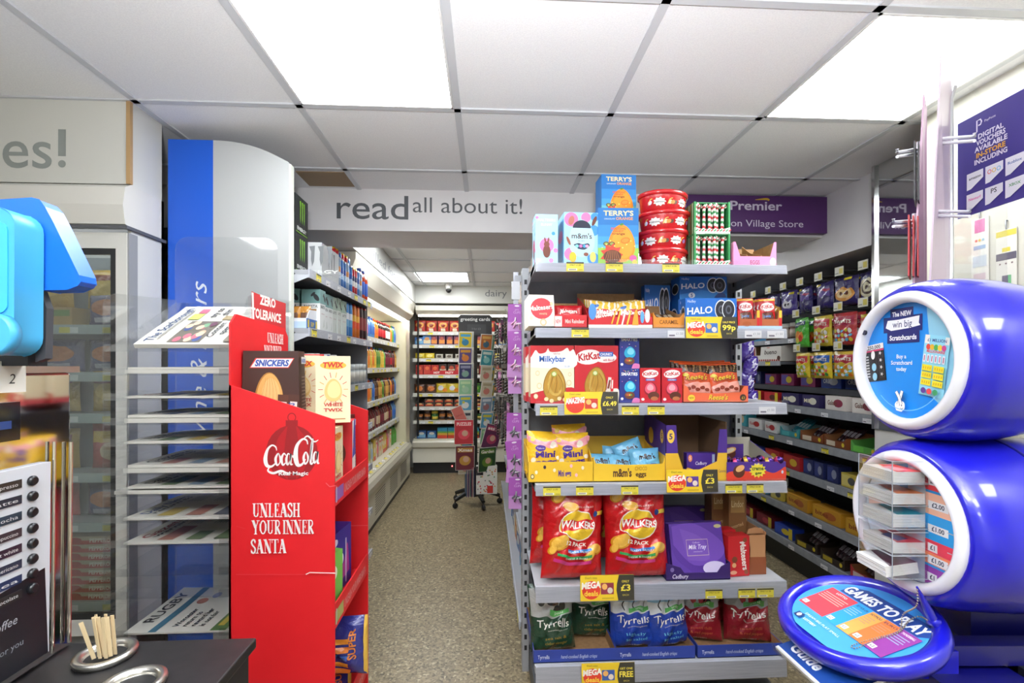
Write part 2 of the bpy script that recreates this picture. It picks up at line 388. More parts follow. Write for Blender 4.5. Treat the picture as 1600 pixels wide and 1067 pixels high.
# bulkheads
BULK = noisy('bulkhead_board', 'd6d4d6', 'dcdadc', 4, .5)
mb = MB(); mb.box(XL, 2.84, 2.20, 2.03, 3.25, CEIL, BULK)
A = Art(mb, lambda u, v, o: (u, 2.84 - o, v)); INK = m('55585d', .5)
Y = 2.84
def ptext(s, x0, x1, ybase, ycap, **k):
    A.text(s, gx(x0, Y), gz((x0 + x1) / 2, ybase, Y), (ybase - ycap) / F * Y, INK, 'l', w=gx(x1, Y) - gx(x0, Y), res=4, **k)
ptext('read', 526, 638, 342, 305, bold=.008)
ptext('all about it!', 645, 816, 333, 309, bold=-.004)
b1 = struct(mb, 'trim_1')
mb = MB(); mb.box(2.03, 2.39, 2.06, XR, YF, CEIL, BULK); struct(mb, 'trim_2')
# fascias over the chillers
FAS = m('cdccc5', .45)
mb = MB(); mb.box(-1.9, 3.25, 2.22, -.90, 6.2, CEIL, FAS)
A = Art(mb, lambda u, v, o: (-.90 + o, u, v)); A.text('chilled food', 4.35, 2.28, .07, m('8d9094', .5), 'c', w=1.4); struct(mb, 'trim_3')
mb = MB(); mb.box(-1.9, 6.2, 2.22, 2.03, YF, CEIL, FAS)
A = Art(mb, lambda u, v, o: (u, 6.2 - o, v)); A.text('dairy', gx(758, 6.2), gz(770, 463, 6.2), .085, m('77797c', .5), 'l', w=gx(792, 6.2) - gx(758, 6.2)); struct(mb, 'trim_4')
# fridge header with lettering
mb = MB(); zb = gz(222, 288, 1.94); mb.box(XL, 1.94, zb, -1.37, 2.13, CEIL, FAS); mb.box(-1.377, 1.935, zb, -1.362, 1.95, CEIL - .006, 'b08f63')
A = Art(mb, lambda u, v, o: (u, 1.94 - o, v)); gl = m('8f9490', .4)
A.text('es', gx(4, 1.94), gz(50, 262, 1.94), .150, gl, 'l', w=gx(81, 1.94) - gx(4, 1.94), bold=.01, res=5)
xx = gx(97, 1.94); A.rect(xx - .014, gz(97, 244, 1.94), xx + .014, gz(97, 202, 1.94), gl); A.ell(xx, gz(97, 256, 1.94), .014, .014, gl)
A.text('ic', gx(-78, 1.94), gz(50, 262, 1.94), .150, gl, 'l', bold=.01)
struct(mb, 'trim_5')
# premier board
mb = MB(); PUR = m('4c2460', .45); PURW = m('cfc6d8', .5)
x0, x1, z0, z1 = gx(1070, 2.8), gx(1303, 2.8), gz(1200, 363, 2.8), gz(1200, 306, 2.8)
mb.box(x0, 2.80, z0, x1, 2.838, z1, PUR); mb.box(x1, 2.80, z0, x1 + .012, 2.838, z1, 'e6e2ea')
A = Art(mb, lambda u, v, o: (u, 2.80 - o, v)); Y = 2.8
A.text('Premier', gx(1141, Y), gz(1180, 328, Y), .052, PURW, 'l', w=gx(1222, Y) - gx(1141, Y), bold=.035, res=4)
A.line([(gx(1180, Y), gz(1180, 312, Y), .3), (gx(1197, Y), gz(1197, 311, Y), 1), (gx(1202, Y), gz(1202, 313, Y), 1)], .012, m('c9a227', .4), 4)
A.text('on Village Store', gx(1142, Y), gz(1180, 354, Y), .040, PURW, 'l', w=gx(1255, Y) - gx(1142, Y), res=4)
o = mb.build('shop_sign'); tag(o, 'purple shop sign board with pale lettering fixed to the white bulkhead', 'sign')

# ------------------------------------------------------------------ ceiling lights
LIT = emis('light_diffuser', (.92, .965, 1, 1), PANEL); FRM = m('e8e8e8', .5)
def ceiling_light(x, y, label, w=G - .03):
    t = thing('ceiling_light', label, 'ceiling light', (x, y, CEIL - .004), group=None)
    mb = MB()
    for a, b, c, d in ((-w / 2, -w / 2, w / 2, -w / 2 + .008), (-w / 2, w / 2 - .008, w / 2, w / 2), (-w / 2, -w / 2, -w / 2 + .008, w / 2), (w / 2 - .008, -w / 2, w / 2, w / 2)): mb.box(a, b, -.004, c, d, .004, FRM)
    mb.build('frame', t)
    mb = MB(); mb.box(-w / 2 + .008, -w / 2 + .008, -.001, w / 2 - .008, w / 2 - .008, .003, LIT); mb.build('diffuser', t)
cx = GX0 - G / 2; cy = GY0 - G / 2
ceiling_light(cx, cy, 'square light panel in the ceiling above the newspaper aisle, glowing white')
ceiling_light(cx + 3 * G, cy, 'square light panel in the ceiling beside the wall of confectionery')
ceiling_light(-.45, 3.755, 'square light panel just behind the lettered bulkhead')
ceiling_light(-.5, 5.59, 'small far square light panel in front of the dairy fascia')
ceiling_light(cx, cy - 3 * G, 'square ceiling light panel behind the camera over the counter')
ceiling_light(cx + 3 * G, cy - 3 * G, 'square ceiling light panel behind the camera near the cream wall')
ceiling_light(cx, cy - 6 * G, 'square ceiling light panel at the very back of the till area')
ceiling_light(cx + 1 * G, cy - 4 * G, 'square fill light panel added over the middle of the till area')  # unseen panel added as front fill for the dark shelf backs
ceiling_light(cx - 2 * G, cy - 3 * G, 'square fill light panel added behind the camera nearest the fridge wall')  # another unseen panel, added to throw fill from behind the camera
ceiling_light(1.45, 4.6, 'square light panel over the confectionery aisle behind the purple sign')

# ------------------------------------------------------------------ cctv dome
t = thing('cctv_camera', 'small white dome security camera hanging before the dairy fascia', 'security camera', tuple(at(701, 450, 6.1)))
mb = MB(); mb.lathe([(.03, -.02), (.045, .01), (.045, .05), (.03, .12), (.05, CEIL - t.location.z)], m('d9d8d2', .4), 16); mb.build('housing', t)
mb = MB(); mb.lathe([(.001, -.062), (.02, -.058), (.034, -.04), (.038, -.02)], m('1a1a1c', .1), 16); mb.build('dome', t)
mb = MB(); mb.box(-.02, -.055, -.01, .02, -.04, .01, m('e8e8e4')); mb.build('badge', t)

# ------------------------------------------------------------------ mirror column, fridge, side panel
MIR = m('d9dcdc', .03, 1.)
mb = MB(); mb.box(1.985, 1.9, 0, 2.03, 2.39, CEIL, PAINT); struct(mb, 'wall_column')
t = thing('wall_mirror', 'tall mirror with chrome edge strip beside the hanging confectionery', 'mirror', (1.98, 2.14, 1.1))
mb = MB(); mb.box(0, -.24, 0, .004, .235, CEIL - 1.1, MIR); mb.build('glass', t)
mb = MB(); mb.box(-.012, .232, 0, .006, .25, CEIL - 1.1, CHROME); mb.build('edge_strip', t)

YFR = 1.94; XFR = -1.362
t = thing('display_fridge', 'tall white glass-door fridge standing behind the newspaper rack', 'fridge', (XFR, YFR, 0))
FW = m('d3d2cc', .35); zt = zb - .004
mb = MB(); hh = gz(222, 366, YFR)
mb.box(-1.2, .05, 0, -1.15, .19, zt, FW); mb.box(-.012, .0, .1, 0, .19, hh + .02, FW); mb.box(-1.2, .175, .1, 0, .19, zt, m('c9c9c5')); mb.box(-1.2, 0, .06, 0, .19, .12, '2a2b2d'); mb.box(-1.2, .03, .12, 0, .19, .38, m('8f9192'))
mb.build('cabinet', t)
mb = MB(); mb.prism([(0, hh + .02), (0, zt), (.19, zt), (.19, hh + .02)] if False else [(-.03, hh + .03), (-.042, hh + .10), (-.03, hh + .17), (0, zt), (.19, zt), (.19, hh + .02), (0, hh + .02)], lambda u, v, w: (w, u, v), -1.2, -.0, m('d9d6ce', .25), False); mb.box(-1.2, -.035, hh + .012, .01, .19, hh + .024, '55565a')
mb.build('canopy', t)
# door: frame ring round glass
gl0, gl1, gt, gb = gx(-60, YFR) - XFR, gx(187, YFR) - XFR, gz(187, 390, YFR), .46
mb = MB()
mb.box(gl1, -.02, gb - .06, -.002, .0, hh, FW); mb.box(gl0, -.02, gt, gl1, .0, hh, FW); mb.box(gl0, -.02, gb - .06, gl1, 0, gb, FW)
for a in ((gl1 - .022, gb, gl1, gt), (gl0, gt - .022, gl1 - .022, gt), (gl0, gb, gl1 - .022, gb + .022)): mb.box(a[0], -.016, a[1], a[2], -.002, a[3], '1b1d20')
mb.box(-.006, -.016, gb - .06, .004, .03, hh, '8f9092')
d = mb.build('door', t)
mb = MB(); mb.box(gl0, -.012, gb + .02, gl1 - .02, -.008, gt - .02, GLASS); mb.build('door_glass', d)
FRIDGE_Z = [gz(160, y, 2.02) for y in (510, 582, 645, 735, 810, 930)]
mb = MB(); mb.box(-1.14, .155, .4, -.014, .17, gt, m('70777c')); mb.build('back_liner', t)
for z in FRIDGE_Z:
    mb = MB(); mb.box(-1.14, .03, z - .012, -.014, .155, z, m('b9c0c0', .4)); s = mb.build('shelf', t)
    mb = MB(); mb.box(-1.14, .02, z - .034, -.014, .03, z + .002, m('aebab6', .4))
    A = Art(mb, lambda u, v, o: (u, .02 - o, v))
    for q in range(7): A.rect(-.05 - q * .16 - .07, z - .03, -.05 - q * .16 - .03, z - .008, m('d8cf5a')); A.rect(-.05 - q * .16 - .03, z - .03, -.05 - q * .16, z - .008, m('e2e4e2'))
    mb.build('ticket_rail', s)
mb = MB(); mb.box(-1.0, .06, gt + .0, -.05, .09, gt + .02, emis('fridge_tube', (.95, 1, 1, 1), 3)); mb.build('lamp', t)

# flank panel with blue stripe
xl, xr = -1.345, -.842; xb = gx(333, 2.13); zt = gz(333, 219, 2.13); ze = gz(457, 253, 2.13)
t = thing('shelf_end_panel', 'tall white end panel with blue stripe and rounded top corner', 'end panel', (0, 2.13, 0))
mb = MB(); pts = [(xb, 0), (xr, 0), (xr, ze - .01), (xr - .006, ze)] + [(xr - .01 - (xr - .01 - xb) * k / 8, ze + (zt - ze) * (1 - (1 - k / 8) ** 2.2)) for k in range(1, 9)]
mb.prism(pts, lambda u, v, w: (u, w, v), 0, .03, m('b0b2b2', .45)); mb.box(xr - .002, -.002, 0, xr + .006, .032, ze - .01, m('dfe3d6')); mb.build('board', t)
mb = MB(); mb.box(xl, 0, 0, xb, .03, zt, m('1457c8', .4)); BL = mb
A = Art(mb, lambda u, v, o: (u, -o, v)); A.text('wine & beers', gx(323, 2.13), gz(315, 690, 2.13), .07, m('e6ecf4'), 'l', rot=pi / 2, shear=.35, w=(690 - 447) / F * 2.13, bold=-.008); mb.build('blue_stripe', t)

# ------------------------------------------------------------------ shelving helpers
def ticket_mesh(kind):
    mb = MB(); w, h = (.068, .036)
    if kind == 'w':
        mb.box(-w / 2, -.0012, 0, w / 2, 0, h * .8, 'e6e6e8'); A = Art(mb, lambda u, v, o: (u, -.0012 - o, v)); A.text('£1.50', .014, .012, .009, m('8b8d95')); A.rect(-w / 2 + .006, .006, -.005, .012, m('77727e'))
    else:
        mb.box(-w / 2, -.0012, 0, w / 2, 0, h, 'ecdc45'); A = Art(mb, lambda u, v, o: (u, -.0012 - o, v)); A.rect(-w / 2, h - .006, w / 2, h, m('3d3a32'))
        A.text('ONLY £1.50', 0, h - .0145, .006, m('5b5218'), bold=.02); A.rect(-w / 2 + .006, .003, .008, .011, m('e9e7d6')); A.rect(-w / 2 + .009, .0045, .004, .0095, m('9a978a')); A.rect(.014, .004, w / 2 - .004, .008, m('b8a93a'))
    return mb.build('price_ticket')
TK = {}
def ticket(parent, x, y, z, kind='y', rz=0., s=1.):
    """a price ticket in the shelf's rail: a sub-part of the shelf"""
    if kind not in TK: o = TK[kind] = ticket_mesh(kind)
    else: o = TK[kind].copy(); COL.objects.link(o)
    o.parent = parent; o.location = (x, y, z); o.rotation_euler = (0, 0, rz); o.scale = (s, 1, s); return o
# ------------------------------------------------------------------ island shelving facing the camera
YL, YBK = 1.885, 2.30
XG0, XG1 = gx(836, YL), gx(1228, YL)
SHP = [(411, 426), (512, 528), (630, 648), (754, 772), (912, 937), (1036, 1064)]     # rows of the rail's top and bottom edges
SZ = [gz(1000, a, YL) for a, b in SHP]; SB = [gz(1000, b, YL) for a, b in SHP]
gond = thing('shelving_unit', 'grey metal end shelving bay with six shelves of sweets and crisps', 'shelving unit', (0, 0, 0))
mb = MB(); mb.box(XG0 - .01, YBK, .06, XG1, YBK + .02, SZ[0] + .04, DGREY)
for z in (.45, .85, 1.25, 1.6): mb.box(XG0 - .005, YBK - .0015, z, XG1, YBK, z + .003, '4b4d52')
mb.build('back_panel', gond)
for x in (XG0 - .022, XG1 - .012):
    mb = MB(); mb.box(x, YBK - .045, 0, x + .03, YBK + .03, SZ[0] + .05, m('a3a5a9', .45))
    z = .1
    while z < SZ[0]: mb.box(x - .0006, YBK - .03, z, x + .031, YBK - .018, z + .022, '17181a'); mb.box(x + .009, YBK - .0456, z, x + .021, YBK - .044, z + .022, '17181a'); z += .05
    mb.build('upright', gond)
mb = MB(); mb.box(XG0 + .01, YL + .04, 0, XG1 - .01, YBK, .10, '4a4b50'); mb.build('plinth', gond)
SHELF = []
for k in range(6):
    mb = MB(); z, zb_ = SZ[k], SB[k]
    mb.box(XG0, YL + .004, z - .006, XG1, YBK, z - .0015, m('b3b5ba', .4))
    mb.box(XG0, YL + .004, z - .03, XG0 + .003, YL + .2, z - .002, GREYM); mb.box(XG1 - .003, YL + .004, z - .03, XG1, YL + .2, z - .002, GREYM)
    for x in (XG0 + .004, XG1 - .008):
        mb.prism([(YL + .03, z - .006), (YBK - .03, z - .006), (YBK - .03, z - .05), (YL + .03, z - .022)], lambda u, v, w: (w, u, v), x - .004, x + .001, m('8f9197', .45))
    s = mb.build('shelf', gond); SHELF.append(s)
    mb = MB(); mb.prism([(YL + .004, z - .0015), (YL - .001, z - .003), (YL - .006, zb_), (YL + .004, zb_ - .001)], lambda u, v, w: (w, u, v), XG0 + .003, XG1 + .002, RAIL)
    mb.build('rail', s)
    mb = MB(); mb.box(XG0 + .003, YL - .009, zb_ - .002, XG1 + .004, YL - .0075, z + .012, LIP); mb.build('clear_cover', s)
def tick(k, px, kind='y', s=1.): ticket(SHELF[k], gx(px, YL), YL - .0075, SB[k] + .001, kind, 0, s)
for px in (898, 959, 1047): tick(0, px)
tick(1, 906)
for px in (1055, 1175, 1210): tick(1, px, 'w')
for px in (857, 984, 1024): tick(2, px)
tick(2, 1197, 'w')
for px in (862, 913, 983, 1145, 1178): tick(3, px)
for px in (1114, 1165, 1194): tick(4, px)

def slot(px0, px1, py, Y, z):
    a, b = gx(px0, Y), gx(px1, Y); return (a + b) / 2, b - a, gz((px0 + px1) / 2, py, Y) - z
def on(k, key, fn, px0, px1, py, Y, d, label, cat, rot=0, group=None):
    """new kind standing on shelf k with its front at Y and its outline at px0..px1, top at row py"""
    cx, w, h = slot(px0, px1, py, Y, SZ[k]); proto(key, lambda: fn(w, d, h)); return put(key, (cx, Y + d / 2, SZ[k] + .0005), rot, label, cat, group)
def tex(art, *a): return lambda w, d, h: art(w, d, h, *a)

# ---- top shelf
def bunny_box(w, d, h):
    def art(A, w, h):
        for x, y, r, c in ((.5, .38, .40, 'ec7db4'), (.8, .62, .16, '3d8fe0'), (.95, .28, .2, 'ec7db4'), (.7, .08, .2, 'ee86ba'), (.06, .93, .14, 'ec7db4')):
            A.ell(min(max(x * w, r * w * .5), w - r * w * .5), max(y * h, r * w * .5), r * w * .5 * 1.6 if x == .5 else r * w * .5, (r * w * .5 * 1.6 if x == .5 else r * w * .5), c)
        A.ell(.5 * w, .26 * h, .17 * w, .13 * h, '6a3526'); A.ell(.5 * w, .40 * h, .13 * w, .06 * h, '7a4030')
        for s in (-1, 1): A.ell((.5 + s * .07) * w, .48 * h, .04 * w, .06 * h, '7a4030', rot=s * -.2)
        A.text('MALTESERS', .5 * w, .86 * h, .05 * h, 'eef4fb', w=.8 * w, bold=.03); A.text('BUNNY', .5 * w, .77 * h, .05 * h, 'eef4fb', w=.5 * w, bold=.03)
    return carton('chocolate_bunny_carton', w, d, h, 'a9d5ee', art, art)
on(0, 'bunny', bunny_box, 836, 871, 335, 1.93, .09, 'narrow pale blue carton with a brown rabbit and pink circles', 'chocolate box', .04)
def mm_box(w, d, h):
    def art(A, w, h):
        for x, y, r, c in ((.16, .86, .2, 'e879ac'), (.62, .95, .14, 'e879ac'), (.95, .66, .15, '3d8fe0'), (.12, .2, .18, 'e879ac'), (.85, .12, .17, '3d8fe0'), (.9, .93, .12, '3d8fe0')):
            A.ell(min(max(x * w, r * w), w - r * w), min(max(y * h, r * w), h - r * w), r * w, r * w, c)
        A.egg(.5 * w, .50 * h, .37 * w, .36 * h, 'b5dff2')
        A.ell(.5 * w, .70 * h, .26 * w, .15 * h, '1c2038', a0=0, a1=pi); A.text('m&m\'s', .5 * w, .50 * h, .10 * h, '4a2a20', w=.58 * w, bold=.03, res=3); A.text('BUNNY', .5 * w, .44 * h, .028 * h, '5a3a30')
        A.wob([(.26 * w, .38 * h), (.4 * w, .41 * h), (.52 * w, .39 * h), (.68 * w, .41 * h), (.72 * w, .36 * h), (.58 * w, .29 * h), (.4 * w, .30 * h)], '1b2b4a')
        for x, c in ((.36, '7fd0e0'), (.47, 'c070b0'), (.58, '40a0d0'), (.65, 'e0a0c0')): A.ell(x * w, .355 * h, .05 * w, .03 * h, c)
        A.ell(.12 * w, .45 * h, .04 * w, .09 * h, '8a4a35', rot=.4); A.ell(.2 * w, .84 * h, .08 * w, .09 * h, 'b06a5a', rot=-.3); A.ell(.86 * w, .84 * h, .05 * w, .10 * h, '6a3526', rot=-.4); A.ell(.62 * w, .20 * h, .07 * w, .035 * h, '7a4030')
        A.ell(.24 * w, .14 * h, .10 * w, .10 * h, 'e6b82e'); A.ell(.82 * w, .15 * h, .09 * w, .10 * h, 'd9c66a')
    return carton('chocolate_egg_carton', w, d, h, '9fd2ee', art, lambda A, w, h: (A.rect(.1 * w, .1 * h, .9 * w, .9 * h, '6fb0dc'), A.ell(.5 * w, .6 * h, .3 * w, .12 * h, 'e879ac')))
on(0, 'mmbox', mm_box, 880, 935, 332, 1.93, .15, 'light blue egg carton with pink spots and a dark egg window', 'chocolate box', .05)
def orange_box(w, d, h):
    def art(A, w, h):
        A.rect(0, 0, w, .30 * h, '8ec04a'); A.rect(0, .30 * h, w, .36 * h, '5fb0c0'); A.rect(0, .36 * h, w, .5 * h, '3f97cf'); A.rect(0, .5 * h, w, .7 * h, '2f83c6')
        A.egg(.58 * w, .38 * h, .33 * w, .33 * h, 'f08a1d'); A.egg(.60 * w, .39 * h, .27 * w, .28 * h, 'f59a2a')
        A.ell(.58 * w, .71 * h, .05 * w, .02 * h, '4d8a35', rot=.3)
        A.text('TERRY\'S', .5 * w, .865 * h, .085 * h, 'f2d9a0', w=.74 * w, bold=.045, res=3); A.text('ORANGE', .65 * w, .79 * h, .05 * h, 'ee9a2a', w=.42 * w, bold=.03); A.text('CHOCOLATE', .28 * w, .795 * h, .024 * h, 'dfe9f2', w=.26 * w)
        A.text('EXPLODING', .5 * w, .62 * h, .035 * h, 'd8432a', w=.36 * w, bold=.03); A.text('CANDY', .5 * w, .575 * h, .035 * h, 'd8432a', w=.26 * w, bold=.03); A.text('orange', .5 * w, .53 * h, .04 * h, '5a2a14', w=.32 * w, bold=.03)
        A.ell(.67 * w, .43 * h, .12 * w, .055 * h, 'd87416', rot=.2); A.ell(.67 * w, .43 * h, .09 * w, .035 * h, 'e88b2a', rot=.2)
        for s in (0, 1): A.ell((.2 + .14 * s) * w, .37 * h, .075 * w, .04 * h, '57452c'); A.ell((.2 + .14 * s) * w, .37 * h, .05 * w, .025 * h, '8a9a4a')
        A.burst(.33 * w, .18 * h, .19 * w, .29 * w, 9, 'd6402e'); A.ell(.35 * w, .15 * h, .22 * w, .115 * h, '5a2d1a')
        for q in range(7): A.line([((.17 + .06 * q) * w, .08 * h), ((.25 + .033 * q) * w, .25 * h)], .012 * w, 'a4693f')
        A.ell(.86 * w, .12 * h, .09 * w, .055 * h, 'd65a9a'); A.ell(.9 * w, .05 * h, .06 * w, .045 * h, 'e8b93a')
        for q in range(9): A.ell((.1 + .1 * q) * w, (.3 + .03 * ((q * 7) % 5)) * h, .018 * w, .012 * h, 'd8e070')
    return carton('chocolate_orange_egg_carton', w, d, h, '1f6fb5', art, lambda A, w, h: A.rect(0, 0, w, .33 * h, '8ec04a'))
on(0, 'terry', orange_box, 935, 998, 325, 1.93, .10, 'blue and green egg carton with an orange egg, standing in front of its stack', 'chocolate box', -.02, 'blue orange-egg cartons')
cx, w, h = slot(937, 990, 277, 2.10, SZ[0]); hT = slot(935, 998, 325, 1.93, SZ[0])[2]
put('terry', (cx, 2.12, SZ[0]), 0, 'blue orange-egg carton at the back, carrying another carton on its top', 'chocolate box', 'blue orange-egg cartons', (.93, 1, (h - .001) / 2 / hT))
put('terry', (cx, 2.12, SZ[0] + h / 2), 0.03, 'blue orange-egg carton topmost of its stack, nearest the ceiling', 'chocolate box', 'blue orange-egg cartons', (.93, 1, h / 2 / hT))
def tub():
    t = empty('sweet_tub'); mb = MB(); RED = m('c0161c', .25, 0, .3); rx = TW / 2; hh = TH
    mb.lathe([(rx * .86, 0), (rx * .9, .004), (rx * .97, hh * .78), (rx * .97, hh * .8)], RED, 32, sy=.8)
    def fn(u, v, o):
        a = -pi / 2 + u / rx; r = rx * (.9 + .07 * v / (hh * .78)) + o; return (r * cos(a), r * sin(a) * .8, v)
    A = Art(mb, fn, base=.0012, sub=3)
    for q, u0 in enumerate((-.06, .055)):
        A.burst(u0, hh * .38, .022, .030, 9, 'f3ece6', .62); A.text('Celebrations', u0, hh * .33, .008, '2a1a1a', w=.044, bold=.03)
    for u0, c in ((-.012, 'e6cfa0'), (.012, '5a3020'), (-.105, 'd8d0e8'), (.1, '8a5a90'), (.0, 'c98a3a')): A.ell(u0, hh * .36, .010, .008, c, rot=.4); 
    for u0 in (-.1, -.01, .09): A.line([(u0 - .014, hh * .25), (u0 - .004, hh * .5), (u0 + .008, hh * .55)], .003, 'e9c45a', 3)
    mb.build('tub', t)
    mb = MB(); mb.lathe([(rx * .97, hh * .76), (rx * 1.03, hh * .77), (rx * 1.04, hh * .95), (rx * .99, hh), (rx * .9, hh * .97), (rx * .88, hh * .99)], m('c4181e', .18, 0, .5), 36, sy=.8); mb.build('lid', t)
    return t
cx, TW, hh = slot(999, 1075, 305, 2.01, SZ[0]); TH = hh / 4; proto('tub', tub)
for k in range(4): put('tub', (cx + (.003, -.004, .004, -.002)[k], 2.02, SZ[0] + k * TH), (.3, -.25, -.1, .2)[k], ('round red sweet tub at the bottom of the stack of four', 'second red sweet tub up in the stack of four', 'third red sweet tub up in the stack of four', 'red sweet tub on top of the stack with its lid showing')[k], 'sweet tub', 'red sweet tubs')
# candy cane cases
def cane_case():
    w, d, h = CW, .20, CH; mb = MB(); g = m('2f8a4c', .5)
    t_ = .007
    mb.box(-w / 2, -d / 2, 0, -w / 2 + t_, d / 2, h, g); mb.box(w / 2 - t_, -d / 2, 0, w / 2, d / 2, h, g); mb.box(-w / 2, -d / 2, 0, w / 2, d / 2, .004, g); mb.box(-w / 2, d / 2 - .004, 0, w / 2, d / 2, h, 'dfe8d8'); mb.box(-w / 2, -d / 2 + .01, h - .004, w / 2, d / 2, h, g)
    mb.prism([(0, 0), (w, 0), (w, .22 * h), (w * .8, .16 * h), (w * .2, .16 * h), (0, .22 * h)], lambda u, v, q: (u - w / 2, q, v), -d / 2, -d / 2 + .003, 'e9efe4')
    A = Art(mb, sidel(w, d))
    for q in range(11): A.line([(.005 + q * .018, .004), (.005 + q * .018, h - .004)], .006, 'b9473f' if q % 2 else 'd8e6d2')
    A = Art(mb, front(w, d)); 
    for q in range(12): A.line([(.006 + q * w / 12, .012), (.016 + q * w / 12, .02)], .005, 'b02a30' if q % 2 else '3a8a50')
    return mb.build('candy_cane_case')
cx, CW, hh = slot(1085, 1141, 315, 1.94, SZ[0]); CH = hh / 2; proto('canecase', cane_case)
ccx = cx
for k in range(2): put('canecase', (cx, 2.04, SZ[0] + k * CH), 0, ('green open-fronted case of candy canes standing directly on the shelf', 'green open-fronted case of candy canes stacked on the other case')[k], 'sweet box', 'candy cane cases')
def cane():
    mb = MB(); pts = [(0, 0, .012 + .072 * k / 9) for k in range(10)] + [(.009 - .009 * cos(pi * k / 6), 0, .084 + .010 * sin(pi * k / 6)) for k in range(1, 7)]
    cs = ['f1ece4', 'c41f2c', 'f1ece4', '2f8a4c']
    for k in range(len(pts) - 1):
        a, b = Vector(pts[k]), Vector(pts[k + 1])
        for q in range(2): mb.tube([a.lerp(b, q / 2), a.lerp(b, q / 2 + .5)], .0056, m(cs[(k + q * 1) % 4], .3), 6, False)
    return mb.build('candy_cane')
proto('cane', cane)
for k in range(2):
    for q in range(10): put('cane', (ccx - CW / 2 + .015 + q * (CW - .030) / 9.3, 1.95 + .013 * (q % 2), SZ[0] + k * CH + .006), (0, .06 * ((q % 3) - 1), .4), f'{nth(q)} striped candy cane from the red tubs in the {"upper" if k else "lower"} green case', 'candy cane', 'candy canes in the green cases', (1, 1, CH / .105))
# pink tray with foil eggs
cx, w, h = slot(1146, 1213, 378, 1.93, SZ[0])
tag(o := tray('egg_tray', w, .17, h, m('e88ab4', .5), CARD, [(0, 0), (w, 0), (w, h), (w * .95, h), (w * .86, h * .42), (w * .16, h * .42), (w * .05, h), (0, h)], h * 1.1, lambda A, w, h: (A.text('EGGS', .5 * w, .10 * h, .16 * h, '7a2a50', w=.22 * w, bold=.03), A.ell(.92 * w, .2 * h, .07 * w, .17 * h, 'efe6ea'))), 'pink cut-front card tray at the end of the top shelf', 'display tray'); o.location = (cx, 2.015, SZ[0])
for q in range(2):
    mb = MB(); mb.prism([(-.08, 0), (.07, 0), (.07, h * 1.15), (0, h * .7), (-.08, h * .45)], lambda u, v, ww: (ww, u, v), -.0015, .0015, CARD)
    d = mb.build('divider', o, (-w / 6 + q * w / 3, 0, .003))
def foil_egg(c1, c2):
    def f(): mb = MB(); egg_mesh(mb, .017, .042, m(c1, .22, .7), band=m(c2, .3, .4)); return mb.build('foil_egg')
    return f
proto('pinkegg', foil_egg('8a2a6a', 'e8c8d8'))
for q in range(3): put('pinkegg', (cx - w / 3 + q * w / 3, 1.985, SZ[0] + .016), (pi / 2, 0, .5 * q), f'{nth(q)} purple foil egg from the candy canes in the pink tray', 'chocolate egg', 'foil eggs in the pink tray')

# ---- second shelf
def malt_box(w, d, h):
    def art(A, w, h):
        A.ell(.5 * w, .56 * h, .42 * w, .34 * h, 'd8333f'); A.text('Maltesers', .5 * w, .52 * h, .15 * h, 'f6efe6', w=.92 * w, bold=.05, rot=.12); A.text('WHITE', .55 * w, .36 * h, .06 * h, 'f2d9a8', w=.3 * w)
        A.ell(.55 * w, .12 * h, .13 * w, .12 * h, 'd9b48a'); A.ell(.55 * w, .12 * h, .08 * w, .07 * h, 'f0e2c4'); A.ell(.82 * w, .15 * h, .14 * w, .12 * h, 'efe3cd'); A.ell(.88 * w, .72 * h, .06 * w, .06 * h, 'e6c9a0'); A.ell(.1 * w, .25 * h, .07 * w, .07 * h, 'e9d8b8')
    return carton('sweet_carton', w, d, h, 'efe9dd', art, taper=.003)
o = on(1, 'maltwhite', malt_box, 824, 866, 462, 1.90, .10, 'white carton with a big red circle leaning at the end of its shelf', 'chocolate box', (-.12, 0, .1))
mb = MB(); 
for q in range(3): mb.lathe([(.011, 0), (.011, .004), (.008, .008)], m('2a2626', .4), 10, (-.03 + q * .028, .0, slot(824, 866, 462, 1.9, SZ[1])[2]))
mb.build('black_stud', o)
def pouch(w, h, base, art, t=.03, seed=1, wr=.12, crimp=None): return lambda: bag('sweet_pouch', w, h, t, base, art, seed, wr, None, 14, 16, crimp=crimp)
cx, w, h = slot(867, 917, 492, 1.90, SZ[1])
tag(o := tray('pouch_tray', w, .2, h, m('c81f28', .45), CARD, [(0, 0), (w, 0), (w, h), (0, h)], h * 2.4, lambda A, w, h: (A.rect(0, h * .1, w * .22, h * .9, 'e9e2dc'), A.text('NEW', w * .11, h * .35, h * .3, 'c81f28', w=w * .17, bold=.03), A.text('Mini Reindeer', w * .62, h * .35, h * .32, 'f1dcd4', w=w * .6, bold=.03))), 'red low tray of red sweet pouches beside the white carton', 'display tray'); o.location = (cx, 2.0, SZ[1])
proto('redpouch', pouch(.115, .085, 'b51c26', lambda A, w, h: (A.text('Maltesers', .5 * w, .55 * h, .2 * h, 'f2e4dc', w=.62 * w, bold=.04), A.text('MINI EGGS', .5 * w, .3 * h, .12 * h, 'eec9c0', w=.5 * w)), .03, 3))
for q in range(4): put('redpouch', (cx + .004 * (q % 2) - .002, 1.935 + .045 * q, SZ[1] + .012 + .004 * q), (-.25, 0, 0), f'{nth(q)} red sweet pouch from the front in the low red tray', 'sweet pouch', 'red pouches in the low tray')
